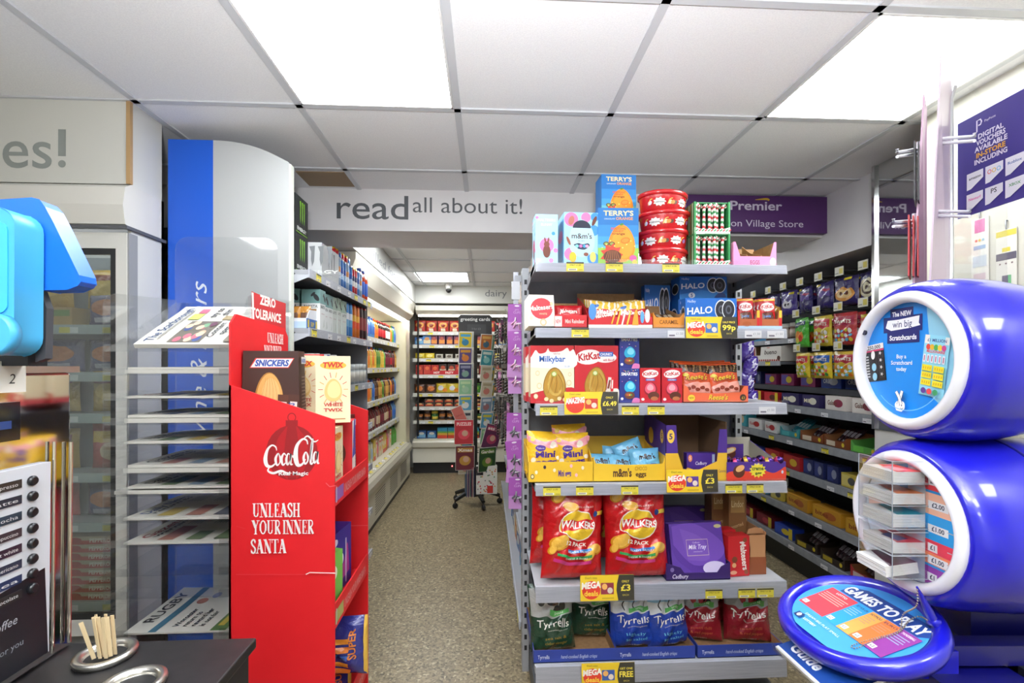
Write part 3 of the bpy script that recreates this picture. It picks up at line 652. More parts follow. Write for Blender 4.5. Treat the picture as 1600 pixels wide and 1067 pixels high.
# popcorn pouches in a red and white tray
cx, w, h = slot(920, 1020, 484, 1.895, SZ[1])
def pop_art(A, w, h):
    A.rect(0, 0, w, h * .12, 'e8e4dc'); A.text('Maltesers', .26 * w, .42 * h, .32 * h, 'f4ece2', w=.40 * w, bold=.05, rot=.18); A.line([(.36 * w, .15 * h), (.42 * w, .6 * h), (.5 * w, .8 * h)], .02 * w, 'e8b52c')
    for x in (.44, .52, .6): A.line([(x * w, .1 * h), ((x + .06) * w, .65 * h)], .025 * w, 'f0c84a' if x != .52 else 'f2ece0')
    A.ell(.06 * w, .6 * h, .06 * w, .3 * h, '4a8ad0'); A.ell(.84 * w, .4 * h, .03 * w, .22 * h, '5aa0d8'); A.ell(.92 * w, .45 * h, .04 * w, .25 * h, 'dfe8ee'); A.wob([(.68 * w, .1 * h), (.72 * w, .6 * h), (.76 * w, .65 * h), (.78 * w, .1 * h)], 'e8a030')
tag(o := tray('pouch_tray', w, .24, h * 1.5, m('c42028', .45), CARD, [(0, 0), (w, 0), (w, h * .62), (w * .98, h * .62), (w * .02, h * .62), (0, h * .62)], .17, pop_art, sideh=h * 1.3), 'red and white tray of pouches with a tall brown card back', 'display tray'); o.location = (cx, 2.02, SZ[1])
proto('poppouch', pouch(.125, .10, 'c8202a', lambda A, w, h: (A.rect(0, .62 * h, w, h * .98, 'e6b93a'), [A.rect(q * w / 5 + .004, .62 * h, q * w / 5 + w / 10, h * .98, 'f1ead6') for q in range(5)], A.ell(.2 * w, .72 * h, .1 * w, .07 * h, '2b62b0'), A.text('Maltesers', .5 * w, .40 * h, .2 * h, 'f5eee6', w=.82 * w, bold=.05, rot=-.12), A.ell(.3 * w, .2 * h, .1 * w, .08 * h, 'e9b13a'), A.ell(.7 * w, .2 * h, .12 * w, .09 * h, '7a4a2a')), .035, 5))
for c in range(2):
    for q in range(3): put('poppouch', (cx - w / 4 + c * w / 2, 1.94 + .045 * q, SZ[1] + .014 + .008 * q), (-.2, .1 - .2 * c, 0), f'{nth(q)} striped yellow pouch from the front in the {("column by the red pouches", "column by the orange tray")[c]}', 'sweet pouch', 'striped pouches in the tall-backed tray')
# orange bar tray
cx, w, h = slot(1022, 1071, 488, 1.90, SZ[1])
tag(o := tray('bar_tray', w, .2, h, m('d98a2c', .5), CARD, [(0, 0), (w, 0), (w, h), (w * .85, h * .7), (w * .1, h * .7), (0, h)], h * 1.8, lambda A, w, h: (A.text('CARAMEL', .5 * w, .28 * h, .25 * h, '7a4a16', w=.6 * w, bold=.03),)), 'orange open tray of wrapped bars beside the blue boxes', 'display tray'); o.location = (cx, 2.01, SZ[1])
proto('bar', lambda: bag('chocolate_bar', .028, .13, .016, '6a4428', lambda A, w, h: A.rect(.2 * w, .25 * h, .8 * w, .75 * h, 'e9dcc0'), 4, .1, None, 6, 8))
for q in range(5): put('bar', (cx - w / 2 + .02 + q * (w - .04) / 4, 1.94 + .01 * (q % 2), SZ[1] + .02), (-1.15, 0, .1 * (q % 3 - 1)), f'{nth(q)} wrapped bar from the striped pouches in the orange tray', 'chocolate bar', 'bars in the orange tray')
# HALO boxes
def halo(w, d, h):
    def art(A, w, h, cov=True):
        A.poly([(0, 0), (w, 0), (w, .25 * h), (.45 * w, .42 * h), (0, .2 * h)], '2f86d6')
        A.text('HALO', .28 * w, .48 * h, .22 * h, 'e9eff6', w=.50 * w, bold=.05, shear=.1, rot=.08, res=3); A.text('Hadley', .12 * w, .85 * h, .09 * h, 'd6e4f4', w=.16 * w)
        for x in (.70, .84): A.ell(x * w, .62 * h, .13 * w, .33 * h, 'dfe6ee'); A.ell(x * w, .62 * h, .115 * w, .29 * h, '20222a'); A.ell(x * w, .62 * h, .06 * w, .15 * h, '565a66'); A.ell(x * w, .62 * h, .035 * w, .09 * h, '1c1d24')
        A.ell(.25 * w, .18 * h, .07 * w, .12 * h, 'e6edf5'); A.text('5', .25 * w, .11 * h, .14 * h, '1b4f9a', bold=.04); A.wob([(.72 * w, .08 * h), (.80 * w, .26 * h), (.93 * w, .28 * h), (.98 * w, .10 * h)], '1a3a7a')
    def side(A, w, h): A.ell(.5 * w, .5 * h, .4 * w, .25 * h, 'e3e9f0'); A.ell(.5 * w, .5 * h, .34 * w, .2 * h, '22242c')
    return carton('biscuit_carton', w, d, h, '1a66bd', art, side)
on(1, 'halo', halo, 1071, 1151, 466, 1.90, .045, 'bright blue biscuit carton at the front of the shelf behind the 99p card', 'biscuit box', 0, 'blue biscuit cartons')
hw, hh0 = slot(1071, 1151, 466, 1.90, SZ[1])[1:]
for q, (a, b, top, Y, lab) in enumerate(((1060, 1134, 468, 2.06, 'blue biscuit carton lying under the upper carton at the back'), (1062, 1136, 432, 2.06, 'blue biscuit carton at the back of the shelf, upper of two'), (1002, 1040, 445, 2.10, 'narrow blue biscuit carton standing behind the orange bar tray'))):
    cx, w, h = slot(a, b, top, Y, SZ[1])
    if q == 0: hz = h
    if q == 1: put('halo', (cx, Y + .05, SZ[1] + hz), 0, lab, 'biscuit box', 'blue biscuit cartons', (w / hw, 2.2, (h - hz) / hh0))
    elif q == 0: put('halo', (cx, Y + .05, SZ[1]), 0, lab, 'biscuit box', 'blue biscuit cartons', (w / hw, 2.2, h / hh0))
    else: put('halo', (cx + .02, Y + .03, SZ[1]), 0, lab, 'biscuit box', 'blue biscuit cartons', (.55, 1, h / hh0))
# red finger-biscuit bars
cx, w, h = slot(1153, 1222, 480, 1.90, SZ[1])
def kk_tray(A, w, h):
    for x0 in (.0, .5): A.rect(w * x0, 0, w * (x0 + .04), h, 'c8202a'); A.rect(w * (x0 + .43), 0, w * (x0 + .49), h * .6, 'c8202a'); A.rect(w * (x0 + .43), h * .6, w * (x0 + .49), h, 'e6b93a')
    A.rect(0, 0, w, .14 * h, 'a9c8e0'); A.ell(.2 * w, .25 * h, .1 * w, .14 * h, 'a5552a')
tag(o := tray('bar_tray', w, .22, h * .85, m('b06038', .5), CARD, [(0, 0), (w, 0), (w, h * .85), (w * .93, h * .85), (w * .9, h * .45), (w * .56, h * .45), (w * .53, h * .85), (w * .43, h * .85), (w * .4, h * .45), (w * .07, h * .45), (w * .04, h * .85), (0, h * .85)], h * .9, kk_tray), 'card tray of red wrapped bars at the end of the second shelf', 'display tray'); o.location = (cx, 2.01, SZ[1])
def kitkat_bar():
    return bag('chocolate_bar', .062, .115, .016, 'b9161f', lambda A, w, h: (A.rect(0, .9 * h, w, h * .97, 'e0a52c'), A.ell(.5 * w, .68 * h, .42 * w, .16 * h, 'f0e6e2'), A.text('KitKat', .5 * w, .63 * h, .13 * h, 'b9161f', w=.7 * w, bold=.05, rot=.1), A.wob([(.2 * w, .1 * h), (.15 * w, .45 * h), (.85 * w, .45 * h), (.8 * w, .1 * h)], '5a2a1a'), A.text('DARK', .5 * w, .3 * h, .07 * h, '4a90d0', bold=.03)), 2, .06, None, 8, 10)
proto('kkbar', kitkat_bar)
for c in range(2):
    for q in range(7): put('kkbar', (cx - w * .25 + c * w * .5 - .004 * q, 1.925 + .019 * q, SZ[1] + .012), (-.12, 0, -.25), f'{nth(q)} upright red bar from the front in the {("row by the blue carton", "row at the shelf end")[c]}', 'chocolate bar', 'upright red bars at the shelf end')

# ---- third shelf
def egg_print(A, cx, cy, rx, ry, rot=0.):
    g1, g2, g3 = m('b98d3c', .3, .35), m('d6b05a', .25, .4), m('8a6424', .35, .3)
    A.egg(cx, cy, rx, ry, g3, rot); A.egg(cx, cy, rx * .94, ry * .95, g1, rot); A.egg(cx + .1 * rx, cy + .1 * ry, rx * .7, ry * .75, g2, rot); A.egg(cx + .12 * rx, cy + .12 * ry, rx * .55, ry * .6, g1, rot)
    for k in range(5): A.line([(cx - .6 * rx + .3 * k * rx, cy - .5 * ry), (cx - .3 * rx + .25 * k * rx, cy + .1 * ry), (cx - .1 * rx + .1 * k * rx, cy + .6 * ry)], .05 * rx, g2 if k % 2 else g3, 4)
    A.ell(cx - .05 * rx, cy + .62 * ry, .25 * rx, .16 * ry, '8fa03c'); A.ell(cx - .05 * rx, cy + .62 * ry, .17 * rx, .11 * ry, 'd8d8a8')
def milky(w, d, h):
    def art(A, w, h):
        A.rect(0, 0, w, .80 * h, 'efe3c4'); A.wob([(0, .16 * h), (.3 * w, .22 * h), (.6 * w, .24 * h), (w, .26 * h), (w, 0), (0, 0)], 'b9202a')
        A.rect(0, .80 * h, w, h, 'bf1e27'); A.wob([(0, .78 * h), (.06 * w, .86 * h), (.12 * w, .92 * h), (.2 * w, .86 * h), (.34 * w, .88 * h), (.4 * w, .95 * h), (.46 * w, .89 * h), (.7 * w, .90 * h), (.84 * w, .96 * h), (.9 * w, .90 * h), (w, .92 * h), (w, .62 * h), (0, .62 * h)], 'f4f1ea')
        A.text('Milkybar', .5 * w, .72 * h, .10 * h, '2a62b4', w=.6 * w, bold=.05, res=3); A.text('NESTLE', .6 * w, .845 * h, .025 * h, 'b9202a')
        for x, y, r in ((.16, .52, .05), (.88, .35, .06), (.9, .5, .04), (.2, .3, .06), (.75, .2, .06), (.12, .12, .05)): A.ell(x * w, y * h, r * w, r * h * .9, 'dcc898'); A.ell(x * w, y * h, r * w * .7, r * h * .6, 'efe3c4')
        egg_print(A, .55 * w, .32 * h, .26 * w, .30 * h)
        for x, y in ((.36, .05), (.48, .02), (.66, .06), (.78, .04)): A.ell(x * w, y * h + .02 * h, .05 * w, .035 * h, 'ead3a0')
        A.text('5% OFF', .84 * w, .62 * h, .03 * h, '5a8ac0', w=.12 * w)
    return carton('giant_egg_carton', w, d, h, 'e6d6b0', art, lambda A, w, h: (A.rect(0, .7 * h, w, h, 'cf5a5a'), A.rect(0, 0, w, .1 * h, 'c4404a')))
cx, w, h = slot(829, 897, 540, 1.905, SZ[2]); mw, mh = w, h
on(2, 'milky', milky, 829, 897, 540, 1.905, .09, 'tall cream carton with a gold egg and blue lettering, front one', 'chocolate box', 0, 'cream gold-egg cartons')
put('milky', (cx - .012, 2.06, SZ[2]), .02, 'cream carton half hidden behind the front gold-egg carton', 'chocolate box', 'cream gold-egg cartons')
def kkegg(w, d, h):
    def art(A, w, h):
        A.wob([(0, 0), (.0, .1 * h), (.3 * w, .16 * h), (.7 * w, .22 * h), (w, .24 * h), (w, 0)], 'e6e0d6'); A.ell(.32 * w, .80 * h, .30 * w, .13 * h, 'f4ece8', rot=.1); A.ell(.7 * w, .79 * h, .26 * w, .09 * h, 'f0e6e2')
        A.text('KitKat', .34 * w, .755 * h, .12 * h, 'b81520', w=.5 * w, bold=.06, rot=.12, res=3); A.poly([(.56 * w, .81 * h), (.88 * w, .81 * h), (.88 * w, .89 * h), (.56 * w, .89 * h)], '2f5fae'); A.text('CHUNKY', .72 * w, .825 * h, .045 * h, 'f0f0f0', w=.27 * w, bold=.05); A.text('with Biscoff', .78 * w, .73 * h, .04 * h, 'b81520', w=.26 * w, bold=.03)
        egg_print(A, .48 * w, .34 * h, .25 * w, .29 * h, -.08)
        for s in (0, 1): A.poly([((.72 + .1 * s) * w, .2 * h), ((.80 + .08 * s) * w, .2 * h), ((.86 + .05 * s) * w, .44 * h), ((.77 + .07 * s) * w, .45 * h)], 'c9242c' if s else 'dcd4cc'); A.poly([((.74 + .1 * s) * w, .25 * h), ((.79 + .08 * s) * w, .25 * h), ((.83 + .05 * s) * w, .40 * h), ((.785 + .07 * s) * w, .40 * h)], 'f0e8e0' if s else '7a3a2a')
    return carton('giant_egg_carton', w, d, h, 'bd1c28', art)
on(2, 'kkegg', kkegg, 898, 966, 540, 1.905, .09, 'tall red carton with a gold egg beside the cream cartons', 'chocolate box')
def smart(w, d, h):
    def art(A, w, h):
        A.text('SMARTIES', .5 * w, .80 * h, .085 * h, 'f2f2f2', w=.82 * w, bold=.06, res=3); rr = random.Random(3)
        for q in range(22): A.ell((.08 + .84 * rr.random()) * w, (.62 + .34 * rr.random()) * h if q % 3 else (.9 + .07 * rr.random()) * h, .025 * w, .010 * h, rr.choice(['e0483c', 'f0c030', '50b060', 'e880b0', '50a0e0', 'f0f0f0']))
        A.egg(.52 * w, .47 * h, .28 * w, .17 * h, '2aa6cf'); A.egg(.56 * w, .50 * h, .17 * w, .1 * h, '7fd6e6'); A.ell(.5 * w, .22 * h, .26 * w, .11 * h, '6a3a26'); A.ell(.45 * w, .24 * h, .17 * w, .05 * h, '8a5436'); A.wob([(.6 * w, .0), (.72 * w, .14 * h), (w, .12 * h), (w, 0)], 'd878b0'); A.ell(.12 * w, .12 * h, .07 * w, .04 * h, 'e6e8ee')
        for x, c in ((.4, 'e0483c'), (.5, 'f0c030'), (.58, '50b060')): A.ell(x * w, .23 * h, .04 * w, .02 * h, c)
    return carton('small_egg_carton', w, d, h, '25307e', art)
cx, w, h = slot(968, 999, 576, 1.905, SZ[2])
on(2, 'smart', smart, 968, 999, 576, 1.905, .07, 'small navy egg carton standing on the shelf, lower of two', 'chocolate box', 0, 'small navy egg cartons')
put('smart', (cx, 1.942, SZ[2] + h + .001), 0, 'small navy egg carton balanced on top of its twin', 'chocolate box', 'small navy egg cartons')
def kkchunky(w, d, h):
    def art(A, w, h):
        A.ell(.5 * w, .83 * h, .40 * w, .12 * h, 'f4ece8', rot=.08); A.text('KitKat', .5 * w, .79 * h, .10 * h, 'b81520', w=.68 * w, bold=.05, rot=.08, res=3); A.rect(.28 * w, .63 * h, .72 * w, .69 * h, '2f5fae'); A.text('CHUNKY', .5 * w, .643 * h, .035 * h, 'eeeeee', w=.36 * w, bold=.05)
        A.egg(.52 * w, .40 * h, .32 * w, .20 * h, '8a1a2a'); A.egg(.5 * w, .42 * h, .26 * w, .16 * h, 'e4596e'); A.egg(.5 * w, .44 * h, .16 * w, .09 * h, 'f0a0aa'); A.ell(.66 * w, .20 * h, .28 * w, .12 * h, '5a2c1c'); A.ell(.70 * w, .12 * h, .18 * w, .06 * h, 'b06a40'); A.ell(.14 * w, .10 * h, .08 * w, .04 * h, 'e8d8d4')
    return carton('small_egg_carton', w, d, h, 'bb1b26', art)
cx, w, h = slot(1000, 1032, 575, 1.905, SZ[2])
on(2, 'kkch', kkchunky, 1000, 1032, 575, 1.905, .07, 'small red egg carton touching the navy cartons', 'chocolate box', 0, 'small red egg cartons')
put('kkch', (gx(1050, 1.905), 1.94, SZ[2]), 0, 'small red egg carton touching the orange tray', 'chocolate box', 'small red egg cartons')
# orange tray of pouches
cx, w, h = slot(1069, 1170, 603, 1.90, SZ[2])
pr = [(0, 0), (w, 0), (w, h), (w * .94, h * .98), (w * .88, h * .62), (w * .5, h * .55), (w * .1, h * .62), (w * .06, h * .95), (0, h * 1.1)]
def reese_front(A, w, h):
    A.text('Reese\'s', .54 * w, .16 * h, .30 * h, '54281a', w=.3 * w, bold=.07, shear=.25); A.text('Reese\'s', .535 * w, .18 * h, .30 * h, 'eec23a', w=.3 * w, bold=.05, shear=.25)
    A.ell(.12 * w, .28 * h, .055 * w, .2 * h, 'e8c43a'); A.text('NEW', .12 * w, .22 * h, .13 * h, '54281a', w=.07 * w); A.ell(.92 * w, .3 * h, .05 * w, .2 * h, '3a241c'); A.text('£1', .92 * w, .22 * h, .15 * h, 'e8c43a')
tag(o := tray('pouch_tray', w, .24, h, m('e0653f', .5), m('9a5a38', .7), pr, h * 1.9, reese_front), 'orange cut-out tray of pouches at the end of the third shelf', 'display tray'); o.location = (cx, 2.025, SZ[2])
proto('reese', pouch(.135, .14, 'e05a2a', lambda A, w, h: (A.rect(0, .72 * h, w, .95 * h, '3a2418'), [A.ell((.06 + .11 * (q % 9)) * w, (.76 + .05 * (q // 9)) * h, .035 * w, .018 * h, 'b08a5a' if (q + q // 9) % 2 else '6a4a30') for q in range(36)], A.text('Reese\'s', .48 * w, .50 * h, .15 * h, '4a2010', w=.72 * w, bold=.06, shear=.25, rot=.05), A.text('Reese\'s', .475 * w, .51 * h, .15 * h, 'f0c030', w=.70 * w, bold=.03, shear=.25, rot=.05), A.ell(.12 * w, .62 * h, .08 * w, .05 * h, 'e8d040'), A.wob([(.1 * w, .1 * h), (.1 * w, .35 * h), (.9 * w, .42 * h), (.92 * w, .12 * h)], 'e8a090'), [A.ell((.2 + .15 * q) * w, (.22 + .05 * (q % 2)) * h, .08 * w, .05 * h, '8a3a28') for q in range(5)]), .045, 8))
for c in range(2):
    for q in range(3): put('reese', (cx - w * .25 + c * w * .47, 1.95 + .05 * q, SZ[2] + .018 + .006 * q), (-.16, .05 - .1 * c, 0), f'{nth(q)} orange peanut pouch from the front in the {("column by the red cartons", "column at the shelf end")[c]}', 'sweet pouch', 'orange pouches in the cut-out tray')

# ---- fourth shelf
cx, w, h = slot(826, 927, 722, 1.90, SZ[3])
def mini_front(A, w, h):
    A.text('Mini eggs', .56 * w, .30 * h, .3 * h, '4a2a80', w=.2 * w, bold=.06)
    for x, y in ((.12, .5), (.74, .35), (.84, .7), (.25, .75), (.4, .6), (.66, .8)): A.ell(x * w, y * h, .022 * w, .09 * h, ['efe0c0', '3a3040', 'f0b0b8', 'f4e9d0'][int(x * 100) % 4])
    A.ell(.06 * w, .3 * h, .03 * w, .12 * h, '5a5040'); A.ell(.06 * w, .3 * h, .02 * w, .08 * h, 'e9d9a0')
tag(o := tray('pouch_tray', w, .25, h, m('e0b428', .5), m('d8ae38', .6), None, h * 1.7, mini_front, sideh=h * 1.5), 'yellow tray of yellow egg pouches at the end of the fourth shelf', 'display tray'); o.location = (cx, 2.03, SZ[3])
def mini_art(A, w, h):
    A.wob([(0, .93 * h), (.5 * w, .8 * h), (w, .93 * h), (w, .75 * h), (.7 * w, .66 * h), (.3 * w, .70 * h), (0, .78 * h)], 'f0a0a8'); A.ell(.34 * w, .64 * h, .15 * w, .075 * h, '4a2a86'); A.text('Cadbury', .34 * w, .625 * h, .03 * h, 'efe6f4', w=.22 * w)
    A.egg(.72 * w, .74 * h, .10 * w, .08 * h, 'efe3d0', .5); A.text('Mini', .5 * w, .43 * h, .14 * h, '43257c', w=.58 * w, bold=.07, rot=.08, res=3); A.text('eggs', .52 * w, .25 * h, .14 * h, '43257c', w=.64 * w, bold=.07, rot=.08, res=3)
    for x, y, c in ((.15, .35, 'f2e8d0'), (.88, .42, 'f2e8d0'), (.2, .14, 'e8b0a0'), (.85, .16, 'efe0c0'), (.12, .85, 'f0d060'), (.6, .12, 'd8d0c0')): A.egg(x * w, y * h, .07 * w, .055 * h, c, x * 3)
proto('mini', pouch(.145, .165, 'e9b92c', mini_art, .055, 11))
for c in range(2):
    for q in range(2): put('mini', (cx - w * .24 + c * w * .47, 1.962 + .06 * q, SZ[3] + .02 + .03 * q * c), (-.1, .06 - .1 * c, .05), f'{("front", "rear")[q]} yellow egg pouch in the {("column at the shelf end", "column by the blue pouches")[c]} of the yellow tray', 'sweet pouch', 'yellow egg pouches')
cx, w, h = slot(928, 1040, 724, 1.90, SZ[3])
def mmf(A, w, h):
    A.text('m&m\'s', .40 * w, .28 * h, .42 * h, '43241c', w=.26 * w, bold=.07, res=3); A.text('CHOCO', .66 * w, .60 * h, .22 * h, 'b98a20', w=.17 * w, bold=.06); A.text('eggs', .66 * w, .28 * h, .26 * h, '43241c', w=.15 * w, bold=.05)
tag(o := tray('pouch_tray', w, .25, h, m('e3b92c', .5), m('d8ae38', .6), [(0, 0), (w, 0), (w, h * 1.3), (w * .97, h * .95), (w * .5, h * .9), (w * .03, h * 1.0), (0, h * 1.35)], h * 2.0, mmf), 'yellow tray with scattered light blue pouches in it', 'display tray'); o.location = (cx, 2.03, SZ[3])
proto('mmp', pouch(.125, .095, '6fb7dd', lambda A, w, h: (A.text('m&m\'s', .55 * w, .52 * h, .22 * h, '3a2420', w=.55 * w, bold=.06, res=3), A.ell(.7 * w, .25 * h, .12 * w, .1 * h, '3f74c0'), A.ell(.45 * w, .2 * h, .1 * w, .09 * h, 'd8e0e8'), A.ell(.2 * w, .25 * h, .08 * w, .08 * h, '8ac8e8')), .04, 17))
for q, (dx, y, dz, rx, ry, lab) in enumerate(((-.10, 1.95, .012, -.5, .05, 'light blue pouch lying nearest the yellow egg pouches'), (-.02, 1.94, .01, -.55, .12, 'light blue pouch lying low in the middle of its yellow tray'), (.08, 1.94, .03, -.3, -.05, 'light blue pouch standing at the front by the tall purple display'), (.045, 2.0, .055, -.3, -.35, 'light blue pouch tilted on top of the other blue pouches'), (-.02, 2.04, .02, -.2, .1, 'light blue pouch at the back of the yellow tray'))):
    put('mmp', (cx + dx, y, SZ[3] + dz), (rx, ry, 0), lab, 'sweet pouch', 'light blue pouches')
# tall purple and yellow display case with a cut-away front
cx, w, h = slot(1040, 1136, 664, 1.90, SZ[3]); d = .26
t = thing('display_case', 'tall purple and yellow card case, cut open, beside the blue pouches', 'display case', (cx, 1.90 + d / 2, SZ[3]))
mb = MB(); PU, YE = m('45287e', .5), m('dcae2e', .5)
def pane(fn, a, b, pts, split):
    lo = [(u, min(v, split)) for u, v in pts]; mb.prism(pts, fn, a, b, PU); A = Art(mb, lambda u, v, o: fn(u, v, a - o if a < b else a + o), base=.0004)
    return A
fnf = lambda u, v, q: (u - w / 2, q, v)
A = pane(fnf, -d / 2, -d / 2 + .003, [(0, 0), (w, 0), (w, h * .92), (w - .03, h * .92), (w - .042, h * .35), (w * .5, h * .18), (w * .28, h * .22), (w * .20, h * .5), (w * .17, h), (0, h)], .5)
A.poly([(0, 0), (w, 0), (w, h * .5), (w - .038, h * .5), (w - .042, h * .35), (w * .5, h * .18), (w * .28, h * .22), (w * .20, h * .5), (0, h * .5)], YE); A.ell(w * .085, h * .8, w * .06, h * .12, 'e6bf4a'); A.text('5', w * .085, h * .75, h * .1, '3a2260', bold=.05); A.text('Caramel', w - .02, h * .15, .012, '3a2260', w=.03)
A = Art(mb, lambda u, v, o: (u - w / 2, -d / 2 + .003 + o, v)); A.poly([(0, 0), (w, 0), (w, h * .92), (w - .03, h * .92), (w - .042, h * .35), (w * .5, h * .18), (w * .28, h * .22), (w * .20, h * .5), (w * .17, h), (0, h)], DARKCARD)
fl = lambda u, v, q: (q, u - d / 2, v)
A = pane(fl, -w / 2 - .0005, -w / 2 + .003, [(0, 0), (d, 0), (d, h * 1.15), (0, h)], .5)
mb.box(w / 2 - .003, -d / 2 + .003, 0, w / 2, d / 2, h * 1.05, DARKCARD); mb.box(-w / 2, d / 2 - .003, 0, w / 2, d / 2, h * 1.25, DARKCARD); mb.box(-w / 2, -d / 2, 0, w / 2, d / 2, .003, DARKCARD)
A = Art(mb, lambda u, v, o: (-w / 2 - .0005 - o, d / 2 - u, v)); A.poly([(0, 0), (d, 0), (d, h * .45), (0, h * .55)], YE); A.ell(d * .85, h * .78, .018, .028, 'e6bf4a'); A.text('5', d * .85, h * .74, .022, '3a2260', bold=.05); A.ell(d * .35, h * .72, .03, .035, 'd8b03a')
mb.build('shell', t)
o = on(3, 'caramel', lambda w, d, h: carton('caramel_carton', w, d, h, '4a2c88', lambda A, w, h: (A.wob([(0, 0), (0, .42 * h), (.3 * w, .34 * h), (.7 * w, .36 * h), (w, .46 * h), (w, 0)], 'dfa83a'), A.text('Cadbury', .5 * w, .54 * h, .13 * h, 'eee6f2', w=.4 * w, shear=.2, bold=.02), A.text('Caramel', .52 * w, .26 * h, .17 * h, '43246e', w=.62 * w, shear=.15, bold=.03), A.ell(.12 * w, .8 * h, .07 * w, .14 * h, 'e08a5a'), A.text('5', .12 * w, .74 * h, .13 * h, 'f0e6d0'), A.rect(.88 * w, .6 * h, .97 * w, .95 * h, 'b8c8d8'))), 1073, 1118, 708, 1.94, .03, 'small purple caramel carton standing inside the cut-open case', 'chocolate box')
# foil egg tray with tall header
cx, w, h = slot(1137, 1229, 722, 1.89, SZ[3])
def cre_front(A, w, h):
    A.wob([(0, 0), (0, .42 * h), (.2 * w, .55 * h), (.36 * w, .5 * h), (.6 * w, .55 * h), (.78 * w, .40 * h), (.9 * w, .55 * h), (w, .70 * h), (w, 0)], 'd8402c')
    A.burst(.52 * w, .55 * h, .11 * w, .15 * w, 13, 'e9d640', .85); A.text('creme', .52 * w, .56 * h, .2 * h, '4a5a20', w=.2 * w, bold=.08); A.text('egg', .53 * w, .30 * h, .2 * h, '4a5a20', w=.11 * w, bold=.08); A.text('Cadbury', .52 * w, .86 * h, .07 * h, 'dcd4ea')
    A.ell(.20 * w, .5 * h, .10 * w, .34 * h, '5a2c1c'); A.ell(.22 * w, .66 * h, .08 * w, .16 * h, 'e9b070', rot=.5); A.ell(.94 * w, .45 * h, .02 * w, .09 * h, 'c8d0e0')
def cre_back(A, w, h):
    A.rect(.003, .003, w * .56, h, '4b2a88'); A.wob([(.003, .0), (.003, .42 * h), (.2 * w, .52 * h), (.36 * w, .42 * h), (.5 * w, .5 * h), (.56 * w, .4 * h), (.56 * w, .0)], 'd8402c'); A.ell(.30 * w, .68 * h, .14 * w, .2 * h, '5a2c1c'); A.ell(.33 * w, .78 * h, .12 * w, .1 * h, 'eeb470', rot=.3); A.ell(.33 * w, .78 * h, .09 * w, .07 * h, 'f5e6c8', rot=.3); A.ell(.48 * w, .5 * h, .015 * w, .03 * h, 'e8e0f0')
tag(o := tray('egg_tray', w, .27, h, m('4b2a88', .5), m('c8c2b4', .7), None, .135, cre_front, backart=cre_back), 'purple and red tray of foil eggs with a tall header card', 'display tray'); o.location = (cx, 2.03, SZ[3])
mb = MB(); mb.box(-w / 2 + .004, .0, .003, w * .08, .004, .125, m('4b2a88', .5)); A = Art(mb, lambda u, v, q: (u - w / 2, -.0 - q, v)); cre_back(A, w, .125); mb.build('header_card', o)
proto('foilegg', foil_egg('4a2a78', 'c83a6a')); proto('foilegg2', foil_egg('5a3290', 'd8b040'))
rr = random.Random(4)
for q in range(10):
    put(('foilegg', 'foilegg2')[q % 2], (cx - w / 2 + .03 + (q % 5) * (w - .06) / 4, 1.925 + .045 * (q // 5), SZ[3] + h - .012 + .005 * (q % 3)), (rr.uniform(.9, 1.9), rr.uniform(-.5, .5), rr.uniform(0, 3)), f'{nth(q % 5)} foil egg from the caramel case in the {("front", "rear")[q // 5]} row of the egg tray', 'chocolate egg', 'foil eggs in the purple tray')
for q in range(5):
    put('foilegg', (cx - w / 2 + .03 + q * (w - .06) / 4, 1.93, SZ[3] + .004), (1.5, 0, 0), f'{nth(q)} foil egg from the caramel case in the lowest layer of the tray', 'chocolate egg', 'foil eggs in the purple tray', (1, 1, .8))

# ---- fifth shelf
def walk_art(A, w, h):
    A.ell(.52 * w, .585 * h, .30 * w, .155 * h, 'efe6d8'); A.ell(.52 * w, .585 * h, .285 * w, .145 * h, 'e0b92c')
    A.fan([(.26 * w, .52 * h), (.80 * w, .555 * h), (.80 * w, .655 * h), (.26 * w, .635 * h)], .53 * w, .59 * h, 'c41f22')
    A.text('WALKERS', .53 * w, .558 * h, .075 * h, 'f4f0ea', w=.56 * w, bold=.055, rot=-.06, shear=.1, res=3)
    for x, y, s, r in ((.22, .88, .13, .4), (.4, .78, .12, -.3), (.22, .40, .16, .2), (.82, .33, .13, -.2), (.72, .26, .1, .5), (.12, .33, .09, .9)):
        A.ell(x * w, y * h, s * w, s * w * .62, 'c98a22', rot=r, n=14); A.ell(x * w + .008 * w, y * h + .006 * h, s * w * .88, s * w * .52, 'e6b44a', rot=r + .2, n=14)
    A.text('12 PACK', .5 * w, .385 * h, .035 * h, 'f0e4da', w=.34 * w, bold=.05, rot=-.05); A.line([(.36 * w, .33 * h), (.55 * w, .32 * h), (.75 * w, .34 * h)], .035 * h, '2f6fb5', 3); A.text('READY SALTED', .55 * w, .305 * h, .022 * h, 'f0e6e0', w=.36 * w, rot=-.03)
    A.line([(.2 * w, .29 * h), (.45 * w, .25 * h), (.75 * w, .26 * h)], .03 * h, '2f8a48', 3); A.line([(.14 * w, .23 * h), (.4 * w, .19 * h), (.75 * w, .20 * h)], .035 * h, 'c8307a', 3); A.text('CHEESE & ONION', .5 * w, .235 * h, .018 * h, 'f0e6e0', w=.36 * w)
    A.rect(.84 * w, .69 * h, .98 * w, .73 * h, 'e6c040'); A.ell(.82 * w, .71 * h, .035 * w, .03 * h, '2a3a70'); A.text('100% GREAT', .62 * w, .77 * h, .018 * h, 'e8c0b8', w=.3 * w)
proto('crisps', lambda: bag('multipack_crisp_bag', .262, .365, .12, 'b8181c', walk_art, 21, .3, m('b8b4b0', .3, .6), 44, 58, e=.0003, cell=.0075, crimp='c0282a'))
cx, w, h = slot(843, 946, 776, 1.90, SZ[4])
